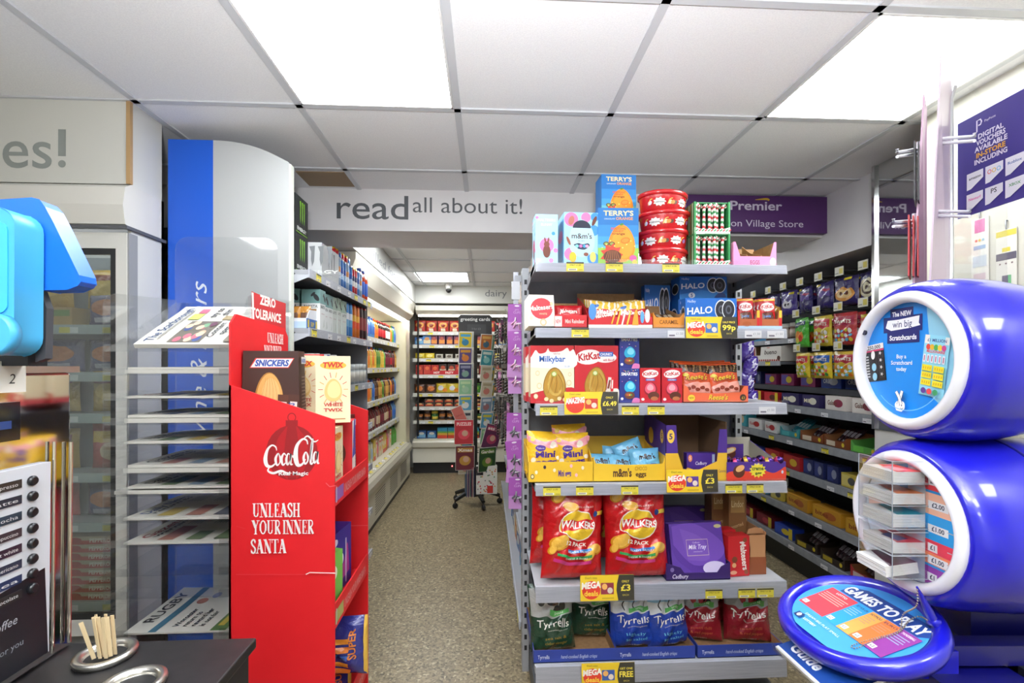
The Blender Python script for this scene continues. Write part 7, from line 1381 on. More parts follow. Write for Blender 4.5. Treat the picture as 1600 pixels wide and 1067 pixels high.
# ------------------------------------------------------------------ confectionery wall
WX, WB_, WY0, WY1 = 2.10, 2.46, 2.45, 6.2
wl = thing('shelving_unit', 'dark wall shelving full of chocolate bars with pegs above', 'shelving unit', (0, 0, 0))
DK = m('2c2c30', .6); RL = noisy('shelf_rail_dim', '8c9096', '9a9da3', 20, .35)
mb = MB(); mb.box(WB_, WY0, 0, WB_ + .03, WY1, 2.05, DK); mb.build('back_panel', wl)
mb = MB(); mb.box(WX + .05, WY0, 0, WB_, WY1, .155, '17181a'); mb.build('plinth', wl)
mb = MB(); mb.box(WX + .02, WY0, 0, WB_, WY0 + .006, 1.45, m('4a4b50')); mb.build('end_panel', wl)
WZ = [.205, .445, .705, .925, 1.15, 1.275, 1.455, 1.615]
for k, z in enumerate(WZ):
    x0 = (WX, WX, WX, WX, WX, WX + .05, WX + .03, WX + .06)[k]; y0 = WY0 + .008 if k < 6 else (3.42, 3.235)[k - 6]
    s = unit_shelf(wl, z - .0015, x0, WB_ - .001, y0, WY1, -1, m('6a6c72', .5), RL if k != 5 else m('3a3b40'), .045 if k < 5 else .03, 12 if k != 5 else 0, k)
def bars(c1, c2, c3, t=None, tc='e8e0d8', w=.19, h=.075, end=None):
    def art(A, w, h):
        A.rect(.04 * w, .1 * h, .55 * w, .9 * h, c2); A.ell(.62 * w, .5 * h, .22 * w, .28 * h, c3)
        if end: A.rect(.80 * w, 0, w, h, end)
        if t: A.text(t, .34 * w, .36 * h, .32 * h, tc, w=.46 * w, bold=.05)
    return lambda: carton('bar_multipack', w, .09, h, c1, art)
proto('w_pur', bars('3a2a6a', '4a3a80', 'c8c0d8', None, w=.2, h=.10)); proto('w_mar', bars('6a1a24', '7a2030', 'a83a44', None, end='c8b030')); proto('w_ry', bars('b02028', 'c02a30', '5a2a1c', None, end='d8c030', w=.17)); proto('w_by', bars('24409a', '3450b0', 'd8c030', None, end='d8c030'))
proto('w_milk', bars('2a2250', '2f2760', 'e0dcc8', 'Milk', 'e6dfc0', .18, .08)); proto('w_gal', bars('d8d0c8', 'e0dad2', '8a2a44', 'Galaxy', '6a3a2a', .18, .085)); proto('w_white', bars('d8d6d2', 'd0ccc8', 'b02a2c', 'Kinder', 'b02a2c', .17, .075)); proto('w_blue', bars('2a48a0', '2a3a80', 'd8d8e0', 'OREO', 'e8e8f0', .19, .085)); proto('w_prs', bars('8a2a5a', '6a5aa8', 'd8c030', None, w=.16, h=.085)); proto('w_teal', bars('3a98a4', '50a8b4', 'd0b890', None, w=.14, h=.11))
proto('w_gold', bars('c08a28', 'c8982f', 'a85a2a', 'bites', '8a3a1a', .24, .085)); proto('w_yel', bars('c8b048', 'd8c874', '4a4a4a', None, w=.13, h=.08)); proto('w_rym', bars('a82028', 'c03a2a', 'd8b030', None, w=.2, h=.09)); proto('w_nav', bars('222a58', '2f3a78', '8a90a8', None, w=.09, h=.10)); proto('w_lb', bars('4a90b8', 'c8d4d8', 'c83a3a', None, w=.17, h=.07, end='d8c030'))
def bartray(out, inn, b):
    def f():
        t = empty('bar_tray'); o = tray('tray', .2, .16, .065, m(out, .5), m(inn, .7), [(0, 0), (.2, 0), (.2, .065), (.17, .04), (.03, .04), (0, .065)], .09, lambda A, w, h: (A.rect(.1 * w, .1 * h, .5 * w, .55 * h, b), A.ell(.85 * w, .35 * h, .06 * w, .2 * h, 'd8c030'))); o.parent = t; return t
    return f
proto('w_tteal', bartray('3a9298', 'a0b8b8', '50b0b0')); proto('w_tbrown', bartray('7a4020', '8a5a34', 'd8c8b0')); proto('w_tdark', bartray('2a1e18', '3a2c22', 'b8a030')); proto('w_tred', bartray('a82a2a', '8a5a34', 'd0c0b8')); proto('w_tgreen', bartray('58a048', '4a8a3a', '6ac04a'))
proto('w_bar', lambda: bag('chocolate_bar', .034, .145, .018, '3a2228', lambda A, w, h: A.rect(.1 * w, .3 * h, .9 * w, .6 * h, 'a8a0a4'), 81, .1, None, 6, 8)); proto('w_bart', lambda: bag('chocolate_bar', .034, .145, .018, '2f8a98', lambda A, w, h: A.rect(.1 * w, .3 * h, .9 * w, .6 * h, 'c0d8d8'), 82, .1, None, 6, 8)); proto('w_barp', lambda: bag('chocolate_bar', .034, .145, .018, '5a3a98', lambda A, w, h: A.rect(.1 * w, .3 * h, .9 * w, .6 * h, 'd0a8d0'), 83, .1, None, 6, 8))
WW = dict(w_pur='purple box', w_mar='maroon multipack', w_ry='red and yellow multipack', w_by='blue and yellow multipack', w_milk='dark purple white-lettered pack', w_gal='cream and brown pack', w_white='white and red pack', w_blue='blue and white pack', w_prs='pink and purple pack', w_teal='teal box', w_gold='gold box', w_yel='pale yellow pack', w_rym='red patterned pack', w_nav='upright navy pack', w_lb='light blue pack', w_tteal='teal bar tray', w_tbrown='brown bar tray', w_tdark='black bar tray', w_tred='red bar tray', w_tgreen='green bar tray')
# near end first (y grows away from the mirror)
WL = [(.205, 'the lowest sweet shelf', 'w_tred w_tdark w_tdark w_by w_mar w_mar w_mar w_pur w_pur w_mar'), (.445, 'the second sweet shelf', 'w_gold w_gold w_gold w_yel w_lb w_tred w_white w_mar w_lb w_gold'), (.705, 'the third sweet shelf', 'w_yel w_yel w_nav w_nav w_nav w_rym w_rym w_by w_by w_rym w_blue'), (.925, 'the fourth sweet shelf', 'w_tgreen w_tbrown w_tbrown w_tteal w_white w_white w_teal w_teal w_white w_tbrown'), (1.15, 'the fifth sweet shelf', 'w_gal w_gal w_milk w_milk w_ry w_ry w_ry w_blue w_milk w_ry'), (1.275, 'the sixth sweet shelf', 'w_pur w_blue w_blue w_prs w_prs w_prs w_nav w_rym w_prs w_blue')]
WID = dict(w_nav=.095, w_yel=.135, w_gold=.245, w_teal=.145)
for s, (z, nm, ks) in enumerate(WL):
    ks = ks.split(); y = 2.52; pts = []
    for k in ks: d = WID.get(k, .205); pts.append((WX + .065 + (.03 if k.startswith('w_t') and k != 'w_teal' else 0) + (.13 if s == 5 else 0), y + d / 2, z)); y += d + (.045 if s < 2 else .02)
    row([(k, WW[k], 'confectionery') for k in ks], pts, -pi / 2, nm, 'the mirror', 'confectionery on the wall shelves', .004, 30 + s)
    for (k, p) in zip(ks, pts):
        if k in ('w_tteal', 'w_tbrown', 'w_tdark', 'w_tred'):
            for q in range(4):
                b = 'w_bart' if k == 'w_tteal' else 'w_bar'; c = CNT[('bar', s)] = CNT.get(('bar', s), -1) + 1
                put(b, (p[0] - .03 + .004 * q, p[1] - .054 + .036 * q, z + .03 + .002 * q), (-.9, 0, -pi / 2), f'{nth(c)} loose wrapped bar from the mirror in the trays on {nm}', 'chocolate bar', 'loose bars in the wall trays')
# white carton with cut windows
o = tray('bar_tray', .42, .2, .13, m('d8d4cc', .5), CARD, [(0, 0), (.42, 0), (.42, .12), (.16, .12), (.15, .05), (.09, .05), (.08, .12), (.0, .12)], .13, lambda A, w, h: (A.text('bueno', .68 * w, .45 * h, .035, '3a2622', w=.16, shear=.2, bold=.03, res=3), A.text('kinder', .62 * w, .82 * h, .010, 'b8302c', bold=.04), [A.burst(.03 + .028 * q, .008, .008, .013, 5, 'b03a2c') for q in range(14)], A.rect(.066, .015, .078, .118, 'b8402f'), A.ell(.93 * w, .2 * h, .02, .018, '5a3426')))
tag(o, 'white cut-out carton of finger bars on the seventh sweet shelf', 'display tray'); o.scale = (1, 1, .94); o.location = (WX + .14, 3.64, WZ[6] + .0005); o.rotation_euler = (0, 0, -pi / 2)
proto('w_jar', lambda: jar('spread_jar', .045, .115, '5a2a1a', 'b8a898', 'c8c4bc'))
for q in range(5): put('w_jar', (WX + .12, 3.27 + .10 * q, WZ[7] + .001), 0, f'{nth(q)} brown spread jar from the mirror on the topmost sweet shelf', 'jar', 'spread jars')
proto('w_bluebox', lambda: carton('sweet_carton', .18, .1, .2, '2f7aa8', lambda A, w, h: A.rect(.1 * w, .2 * h, .9 * w, .6 * h, '5aa0c8'))); 
for q in range(2): put('w_bluebox', (WX + .18, 3.86 + .22 * q, WZ[7] + .001), -pi / 2, ('blue carton beside the spread jars, nearer one', 'blue carton beside the spread jars, farther one')[q], 'sweet carton', 'blue cartons by the spread jars')
# pegs with hanging bags
def pbag(base, fn, w=.155, h=.165, t=.045, seed=90): return lambda: bag('sweet_bag', w, h, t, base, fn, seed, .2, None, 14, 16)
def kids(c1, c2, c3): return lambda A, w, h: (A.rect(.05 * w, .60 * h, .95 * w, .88 * h, c1), A.text('SWEETS', .5 * w, .68 * h, .09 * h, 'efe8d8', w=.7 * w, bold=.06), [A.ell((.18 + .16 * (q % 5)) * w, (.16 + .14 * (q // 5)) * h, .07 * w, .055 * h, (c2, c3, 'e8e4dc')[q % 3]) for q in range(15)])
proto('p_ypur', pbag('2e2360', lambda A, w, h: (A.wob([(0, .05 * h), (0, .5 * h), (.4 * w, .6 * h), (w, .4 * h), (w, .05 * h)], 'd8a030'), A.ell(.5 * w, .42 * h, .2 * w, .1 * h, 'f0e8d8'), A.ell(.5 * w, .42 * h, .12 * w, .06 * h, '2a2420'), A.ell(.5 * w, .75 * h, .25 * w, .06 * h, 'd8b040'))))
proto('p_pur', pbag('3a2a7c', lambda A, w, h: (A.ell(.5 * w, .42 * h, .3 * w, .16 * h, 'd8d4e0'), A.ell(.5 * w, .42 * h, .16 * w, .08 * h, '2a2430'), A.rect(.6 * w, .82 * h, .9 * w, .92 * h, 'd8c030'))))
proto('p_dark', pbag('2a2060', lambda A, w, h: (A.rect(.3 * w, .45 * h, .9 * w, .75 * h, '6a5aa0'), A.rect(.4 * w, .65 * h, .9 * w, .72 * h, 'a83a5a'), A.rect(.1 * w, .86 * h, .4 * w, .94 * h, 'd8c030'))))
proto('p_cookie', pbag('2a2258', lambda A, w, h: (A.ell(.5 * w, .38 * h, .42 * w, .24 * h, 'c88a40'), A.ell(.5 * w, .40 * h, .32 * w, .15 * h, 'd8b880'), A.ell(.4 * w, .42 * h, .08 * w, .06 * h, '5a3020'), A.ell(.6 * w, .4 * h, .1 * w, .06 * h, '5a3020'), A.rect(.5 * w, .88 * h, .8 * w, .96 * h, 'd8c030')), .17, .165))
proto('p_swirl', pbag('2a2258', lambda A, w, h: (A.ell(.5 * w, .45 * h, .42 * w, .32 * h, 'd8d0b0'), A.ell(.5 * w, .45 * h, .30 * w, .22 * h, '4a3a38'), A.ell(.52 * w, .46 * h, .22 * w, .16 * h, 'd8d0b0'), A.ell(.53 * w, .47 * h, .11 * w, .08 * h, '4a3a38')), .17, .165))
proto('p_green', pbag('4fae38', lambda A, w, h: (A.poly([(.1 * w, .68 * h), (.9 * w, .76 * h), (.9 * w, .90 * h), (.1 * w, .82 * h)], '2a3a6a'), A.text('Rowntree\'s', .5 * w, .75 * h, .07 * h, 'dfe8d0', w=.7 * w, bold=.05, rot=.1), A.ell(.5 * w, .38 * h, .3 * w, .18 * h, 'e08a3a'), A.ell(.6 * w, .30 * h, .15 * w, .1 * h, 'd8432a'), A.ell(.35 * w, .25 * h, .15 * w, .1 * h, 'd8c840')), .165, .195))
proto('p_redy', pbag('d0b838', kids('b83038', 'c84a3a', 'd8c8a0'), .165, .19)); proto('p_redc', pbag('b83a3c', kids('a02a44', '5aa8c8', 'd8c040'), .165, .19)); proto('p_bluey', pbag('d8bc30', kids('2a5aa8', 'c83a3a', '4a9a4a'), .165, .165)); proto('p_rbl', pbag('c8a834', kids('a8323c', '6ac0d8', 'd87a2a'), .165, .165)); proto('p_ymul', pbag('dcc030', kids('c83a30', 'e0c8a0', '8ac040'), .165, .165))
PN = dict(p_ypur='purple and gold sweet bag', p_pur='purple sweet bag with a pale disc', p_dark='dark purple sweet bag', p_cookie='purple bag with a biscuit', p_swirl='purple bag with a swirl roll', p_green='green sweet bag', p_redy='red and yellow sweet bag', p_redc='red candy bag', p_bluey='blue and yellow sweet bag', p_rbl='red-topped mixed sweet bag', p_ymul='yellow mixed sweet bag')
def pegrow(z, bags, hz, nm, x=WX - .02):
    for k, (y, key) in enumerate(bags):
        mb = MB(); mb.tube([(WB_, y, z), (x + .01, y, z), (x, y, z + .012)], .003, m('8a8c90', .3, .8), 6); mb.tube([(WB_, y, z + .03), (x - .02, y, z + .03)], .0022, m('8a8c90', .3, .8), 6); hk = mb.build('peg', wl)
        mb = MB(); mb.box(x - .022, y - .035, z - .0, x - .02, y + .035, z + .05, m('d4d2c2', .4)); A = Art(mb, lambda u, v, o: (x - .022 - o, u, v)); A.rect(y - .03, z + .008, y - .002, z + .04, 'c8b84a'); A.rect(y + .004, z + .01, y + .03, z + .016, '8a8a80'); mb.build('peg_ticket', hk)
        for j in range(2 if key else 0):
            c = CNT[(key, nm)] = CNT.get((key, nm), -1) + 1
            put(key, (x + .028 + .062 * j, y, z - hz), (.03, 0, -pi / 2 + .12 * (((k + j) * 5) % 3 - 1)), f'{nth(c)} {PN[key]} from the mirror on {nm}', 'sweet bag', 'sweet bags on the wall pegs')
pegrow(1.95, [(2.56, 'p_swirl'), (2.74, 'p_cookie'), (2.92, 'p_dark'), (3.10, 'p_dark'), (3.28, 'p_pur'), (3.46, 'p_ypur'), (3.66, 'p_dark')],   .172, 'the upper peg row')
pegrow(1.745, [(2.56, 'p_ymul'), (2.75, 'p_redc'), (2.94, 'p_redy'), (3.14, 'p_green')], .2, 'the middle peg row')
pegrow(1.515, [(2.56, 'p_ymul'), (2.75, 'p_rbl'), (2.94, 'p_bluey'), (3.13, 'p_ymul')], .172, 'the lower peg row')
# purple wrapped bags on a clip strip behind the end bay
cl = thing('clip_strip', 'dark clip strip of purple bags at the far edge of the bay', 'clip strip', (gx(1160, 2.32), 2.345, 0))
mb = MB(); mb.box(-.01, 0, gz(1160, 650, 2.33), .03, .003, gz(1160, 525, 2.33), '2a2a2e'); mb.build('strip', cl)
proto('curly', lambda: bag('treat_bag', .085, .12, .05, '3b2580', lambda A, w, h: (A.ell(.55 * w, .6 * h, .2 * w, .25 * h, 'c8c4d8'), A.line([(.2 * w, .2 * h), (.5 * w, .3 * h), (.8 * w, .2 * h)], .1 * w, '7a68b0')), 95, .5, None, 10, 10))
for k in range(4): put('curly', (gx(1166, 2.3) + .01 * (k % 2), 2.30, gz(1166, 566 + 27 * k, 2.3)), (0, .15 * (k % 2), .3), f'{nth(k)} crinkled purple treat bag from the top of the dark clip strip', 'treat bag', 'treat bags on the clip strip')
# ------------------------------------------------------------------ lottery play stand (its own frame is turned with the counter it stands on)
TURN = (0, 0, -YAW)
def cw(x, y, z=0.): return (x * cos(YAW) + y * sin(YAW), -x * sin(YAW) + y * cos(YAW), z)
LB = m('1414ac', .3, 0, .8); LBD = m('0c0c60', .35, 0, .3); LW = m('e9e9f0', .3, 0, .3)
LX, LY = .835, 1.03; base = cw(1.05, 1.03)
lot = thing('lottery_stand', 'glossy blue play stand of two stacked barrels with white rings', 'lottery stand', base, TURN)
ox, oy = 1.05, 1.03
RY_ = Matrix.Rotation(pi / 2, 4, 'Y')
def barrel(zc, name, prof, deep):
    M = Matrix.Translation((LX - ox, LY - oy, zc)) @ RY_
    mb = MB(); mb.lathe([(.140, .0), (.150, -.004), (.1555, .0)] + prof, LB, 56, M=M, caps=False); b = mb.build(name, lot)
    mb = MB(); pr = [(.126, .012), (.122, .0), (.124, -.012), (.132, -.018), (.141, -.015), (.146, -.004), (.144, .006)]
    mb.lathe(pr, LW, 56, M=M, caps=False); mb.build('white_ring', b)
    return b
ZC1, ZC2 = gz(800, 563, 1.0) * 0 + H + (572 - 563) / F * LY, H + (572 - 812) / F * LY
P1 = [(.163, .014), (.169, .045), (.1715, .085), (.168, .14), (.157, .20), (.138, .255), (.108, .31), (.06, .352), (.0001, .365)]
P2 = [(.166, .014), (.173, .05), (.177, .11), (.1775, .19), (.172, .26), (.155, .33), (.12, .39), (.06, .43), (.0001, .44)]
b1_ = barrel(ZC1, 'upper_barrel', P1, False); b2_ = barrel(ZC2, 'lower_barrel', P2, True)
mb = MB(); M2 = Matrix.Translation((LX - ox, 0, ZC2)) @ RY_; mb.lathe([(.1775, .150), (.1788, .152), (.1788, .156), (.1775, .158)], LBD, 56, M=M2); mb.build('seam', b2_)
# poster of the upper face: u runs towards the camera, v up
def lf(x): 
    def f(px, py): Y = x * F / (px - 800); return -(Y - LY), H + (572 - py) / F * Y
    return f
mb = MB(); SKY = m('1583dc', .35); L = lf(LX + .006); x_ = LX + .006 - ox
fn = lambda u, v, o: (x_ - o, -u, v)
mb.lathe([(.1245, 0), (.1245, .003), (.0001, .003)], SKY, 48, M=Matrix.Translation((x_, 0, ZC1)) @ RY_)
A = Art(mb, fn)
pts = [(.124 * cos(a), ZC1 + .124 * sin(a)) for a in [-.85 + 1.95 * k / 20 for k in range(21)]]; A.poly(pts + [L(1448, 475), L(1452, 525), L(1440, 605)], '8cc4de')
NV = m('1b2466', .4)
def lab(p, w, h, txt, bold=.06, ht=.6, rot=0., bg=NV, ink='f2f2f6'):
    u, v = L(*p); A.rect(u - w / 2, v - h / 2, u + w / 2, v + h / 2, bg); A.text(txt, u, v - h * ht * .36, h * ht * .72, ink, w=w * .84, bold=bold, res=3)
lab((1409, 490), .062, .024, 'The NEW'); u, v = L(1410, 506); A.rect(u - .052, v - .017, u + .052, v + .017, NV)
A.poly([(u - .046, v - .006), (u - .040, v + .010), (u - .01, v + .010), (u + .045, v + .014), (u + .043, v - .001), (u + .047, v - .006), (u + .02, v - .010), (u - .03, v - .013)], 'eff0f4'); A.text('win big', u, v - .007, .015, NV, w=.052, bold=.01, res=3)
lab((1411, 527), .086, .024, 'Scratchcards')
u, v = L(1409, 567)
for k, s in enumerate(('Buy a', 'Scratchcard', 'today')): A.text(s, u, v + .010 - .0135 * k, .0085, 'eef2f8', bold=.04)
def scard(p, w, h, rot, bg):
    u, v = L(*p); c, d = cos(rot), sin(rot); f = lambda a, b: (u + a * c - b * d, v + a * d + b * c)
    q = lambda a0, b0, a1, b1, mt: A.poly([f(a0 * w, b0 * h), f(a1 * w, b0 * h), f(a1 * w, b1 * h), f(a0 * w, b1 * h)], mt)
    q(-.5, -.5, .5, .5, bg); return f, q
f, q = scard((1367, 567), .064, .085, .12, '1a1a1e'); q(-.5, .36, .5, .5, 'e6e4e6'); q(-.5, .31, .5, .35, 'd03a6a'); A.text('£250,000', *f(0, .032), .008, '2a2a2a', rot=.12, bold=.05, w=.046)
for a in (-.42, -.12, .22): q(a, -.42, a + .24, .26, '3a3a40'); q(a + .02, -.40, a + .22, .24, '1c1c20')
for k in range(8): q(-.39, -.38 + .078 * k, -.23, -.34 + .078 * k, 'b8b8b8')
for k in range(2): A.ell(*f(.0, -.01 - .022 * k), .007, .009, '8ac0d8'); 
A.ell(*f(0, .018), .006, .010, 'e0e0e0')
for k in range(4): A.burst(*f(.022, .02 - .016 * k), .002, .005, 5, 'd8d8d8')
f, q = scard((1462, 572), .058, .122, -.14, '8fd0e6')
q(-.48, .36, -.3, .5, 'e8e4e0'); q(.32, .36, .48, .48, 'e8e4e0'); A.text('£1 MILLION', *f(0, .048), .006, '3a4a8a', rot=-.14, bold=.05); A.text('MILLIONAIRE', *f(0, .026), .005, 'd04a5a', rot=-.14, bold=.05)
for k, c in enumerate(('d8433a', 'e0b030', '4aa04a', 'e8c840', 'c84a8a')): A.ell(*f(-.018 + .009 * k, .037), .005, .006, c)
for a in range(6): q(-.46 + .155 * a, .05, -.36 + .155 * a, .18, 'e8e6f0'); q(-.43 + .155 * a, .07, -.39 + .155 * a, .16, 'b05a7a')
for a in (-.43, .06):
    for b in range(3): q(a, -.33 + .12 * b, a + .40, -.23 + .12 * b, 'e0d02e'); [q(a + .05 + .09 * k, -.30 + .12 * b, a + .09 + .09 * k, -.26 + .12 * b, 'c89a20') for k in range(4)]
for k, c in enumerate(('5a3a8a', 'd0434a', '3a8a5a')): A.ell(*f(-.014 + .014 * k, -.051), .006, .006, c)
# crossed-fingers emblem
u, v = L(1411, 630); A.wob([(u - .009, v - .016), (u - .013, v - .004), (u - .007, v + .004), (u + .006, v + .005), (u + .013, v + .001), (u + .013, v - .010), (u + .005, v - .018)], 'f4f4f6')
for w_, c_ in ((.0085, '23285a'), (.0065, 'f4f4f6')): A.line([(u - .004, v - .004), (u + .002, v + .012), (u + .007, v + .027)], w_, c_)
for w_, c_ in ((.0085, '23285a'), (.0065, 'f4f4f6')): A.line([(u + .004, v - .002), (u - .001, v + .013), (u - .009, v + .025)], w_, c_)
A.ell(u + .006, v - .004, .0012, .002, '23285a'); A.line([(u + .003, v - .010), (u + .007, v - .012), (u + .010, v - .009)], .0012, '23285a', 3)
A.line([(.10 * sin(a), ZC1 - .106 * cos(a)) for a in [-.75 + 1.6 * k / 12 for k in range(13)]], .0016, '7fc0ee')
mb.build('poster', b1_)
mb = MB(); u, v = L(1357, 500); mb.lathe([(.006, 0), (.006, .004)], '10122a', 10, M=Matrix.Translation((LX - .014 - ox, .105, ZC1 + .066)) @ RY_); mb.build('bolt', b1_)
# lower face: price panel and five clear drawers
mb = MB(); X5 = LX + .004 - ox; L = lf(LX + .004)
def clip(v0, v1, u0=.0, r=.121):
    n = 8; out = []; v0, v1 = (min(max(v, ZC2 - .1205), ZC2 + .1205) for v in (v0, v1))
    for k in range(n + 1):
        v = v0 + (v1 - v0) * k / n; out.append((sqrt(max(r * r - (v - ZC2) ** 2, 1e-6)), v))
    return [(u0, v0)] + out + [(u0, v1)]
A = Art(mb, lambda u, v, o: (X5 - o, -u, v)); A.ell(0, ZC2, .1215, .1215, 'c3cfdc', 40); A.poly([(-u, v) for u, v in [(.0, ZC2 + .06), (.09, ZC2 + .08), (.06, ZC2 + .105), (0, ZC2 + .12)]], '2f86c8'); A.poly([(-.11, ZC2 - .01), (-.0, ZC2 - .02), (.0, ZC2 + .03), (-.115, ZC2 + .03)], 'e8b8a4'); vv = lambda y: L(1462, y)[1]; u0 = L(1447, 800)[0]
for ya, yb, c, t in ((736, 768, 'd83a4a', '£2'), (768, 774, '1f86c8', None), (772, 806, 'efb49a', '£2.00'), (806, 846, '2a98dc', '£1.00'), (846, 866, 'd83a50', '£1'), (866, 884, 'e8825a', '£1.00'), (884, 890, '2a80c0', None), (888, 917, '8a3a98', '£1')):
    A.poly(clip(vv(yb), vv(ya), u0), c)
    if t: A.rect(u0 + .006, (vv(ya) + vv(yb)) / 2 - .010, u0 + .006 + .008 * len(t) + .006, (vv(ya) + vv(yb)) / 2 + .006, 'e8e6ea'); A.text(t, u0 + .009 + .004 * len(t), (vv(ya) + vv(yb)) / 2 - .006, .009, '2a2c4a', bold=.05); A.rect(u0 + .05, (vv(ya) + vv(yb)) / 2, u0 + .075, (vv(ya) + vv(yb)) / 2 + .002, 'c0b0b8')
mb.build('price_panel', b2_)
DT = [('drawer', 757, 32, 'd8303c'), ('drawer', 791, 30, 'd8763a'), ('drawer', 827, 40, '2f8f96'), ('drawer', 868, 42, 'b83a4a'), ('drawer', 905, 34, '5a2440')]
XD = .763
for k, (nm, yb, hp, c) in enumerate(DT):
    zf = H + (572 - yb) / F * .976; hh = hp / F * .976; hh = .046
    ya_, yb2 = .976 - oy, 1.070 - oy; xa_, xb2 = XD - ox, LX + .001 - ox; t_ = .0016
    mb = MB(); mb.box(xa_, ya_, zf, xb2, yb2, zf + t_, ACRYL); mb.box(xa_, ya_, zf + t_, xa_ + t_, yb2, zf + hh, ACRYL); mb.box(xa_ + t_, ya_, zf + t_, xb2, ya_ + t_, zf + hh, ACRYL); mb.box(xa_ + t_, yb2 - t_, zf + t_, xb2, yb2, zf + hh, ACRYL)
    for x, y in ((xa_, ya_), (xa_, yb2)): mb.tube([(x, y, zf), (x, y, zf + hh)], .0009, m('8f949c', .3), 5)
    mb.tube([(xa_, yb2, zf), (xa_, ya_, zf), (xb2, ya_, zf)], .0008, m('8f949c', .3), 5); mb.tube([(xa_, yb2, zf + hh), (xa_, ya_, zf + hh), (xb2, ya_, zf + hh)], .0006, m('a8adb4', .3), 5)
    mb.build('drawer', b2_)
    n = .026 if k == 2 else .022
    mb = MB(); w, d = .082, .086; px_ = m('e4e2e0', .6)
    for q in range(8): mb.box(-.038 + .0006 * (q % 3), -w / 2 + .0004 * (q % 2), n * q / 8, .029, w / 2, n * (q + .8) / 8, px_)
    A = Art(mb, lambda u, v, o: (-.038 + u, -w / 2 + v, n * .98 + o)); A.poly([(.01, .0), (.066, .0), (.066, w * .9), (.03, w * .95)], c); A.rect(.0, .0, .006, w, 'e6e6e8')
    if k in (0, 3): A.poly([(.02, .01), (.05, .02), (.04, .06), (.015, .05)], ('e89aa2', '2a3a80')[k == 3]); 
    o = mb.build('leaflet_stack'); x, y, z = xa_ + .042, (ya_ + yb2) / 2, zf + t_ + .0006
    w3 = cw(x + ox, y + oy, z); o.location = w3; o.rotation_euler = (0, 0, -YAW)
    if k == 4: w3 = cw(x + ox - .012, y + oy, z + .004); o.location = w3; o.rotation_euler = (0, -.14, -YAW)
    tag(o, f'{("red", "orange", "teal", "crimson", "maroon")[k]} topped stack of play slips in the {("uppermost", "second", "third", "fourth", "lowest")[k]} clear drawer', 'play slips', 'play slips in the clear drawers')
# writing plate
C0 = Vector((.75 - ox, 1.062 - oy, .871)); TAU, PSI = .30, .085
U_ = Vector((sin(PSI), -cos(PSI), 0)); Hh = Vector((cos(PSI), sin(PSI), 0)); V_ = Hh * cos(TAU) + Vector((0, 0, sin(TAU))); N_ = U_.cross(V_); N_ = N_ if N_.z > 0 else -N_
MP = Matrix((U_, V_, N_)).transposed().to_4x4(); MP.translation = C0
ra, rb = .172, .147
mb = MB(); mb.lathe([(.001, -.034), (.86, -.034), (.95, -.026), (1.0, -.010), (.985, .004), (.93, .012), (.85, .010), (.80, .002), (.795, -.001), (.001, -.001)], LB, 60, sx=ra, sy=rb, M=MP @ Matrix.Diagonal((1, 1, 1, 1)))
pl = None
mb2 = MB(); mb2.v = []; 
# lathe radii are unit here, so heights stay metric
pl = mb.build('writing_plate', lot)
mb = MB(); fnp = lambda u, v, o: MP @ Vector((u, v, .0005 + o)); A = Art(mb, fnp, base=.0003)
def inside(sx=.79): return [(ra * sx * cos(a), max(rb * sx * sin(a), -rb * .74)) for a in [2 * pi * k / 48 for k in range(48)]]
A.poly(inside(), '3f97dc'); A.poly([(x * .98, y) for x, y in inside(.78) if y > rb * .26], '3a8cd2')
A.poly([(-.095, .043), (.105, .043), (.128, .066), (.105, .088), (-.06, .088), (-.095, .07)], '1f3f86')
A.text('GAMES TO PLAY', .008, .050, .027, 'eef0f4', w=.205, bold=.07, shear=.12, res=3)
cells = [(-.115, -.035, 'd8404e', 'LOTTO'), (-.035, .005, '2a98dc', 'SET FOR LIFE'), (.005, .040, 'e8a050', 'HOTPICKS'), (.040, .078, 'e0743a', 'EURO'), (.078, .122, '8a3a90', 'THUNDERBALL')]
for a, b, c, t in cells:
    A.rect(a, -.052, b, .040, c); A.text(t, (a + b) / 2, .028, .006, 'f0e8e4' if c in ('d8404e', '8a3a90') else '2a3050', w=min(.03, (b - a) * .8), bold=.04)
    for k in range(4): A.rect(a + .005, .018 - .007 * k, b - .008 - .003 * (k % 2), .020 - .007 * k, 'e8b8a8' if c == 'd8404e' else 'b08a70' if c[0] == 'e' else '9ab8d8')
    A.rect(a + .004, -.046, a + .018, -.034, 'ecebee'); A.text('£2', a + .011, -.043, .006, '2a2a40', bold=.04)
A.text('DREAM BIG PLAY SMALL', -.01, -.075, .006, 'dfeaf4', w=.10); A.rect(-.075, -.094, -.055, -.078, '16386e'); A.ell(-.065, -.086, .005, .006, 'f2f2f6'); A.text('LOTTERY', -.03, -.09, .006, 'e6eef6', bold=.04)
mb.build('games_panel', pl)
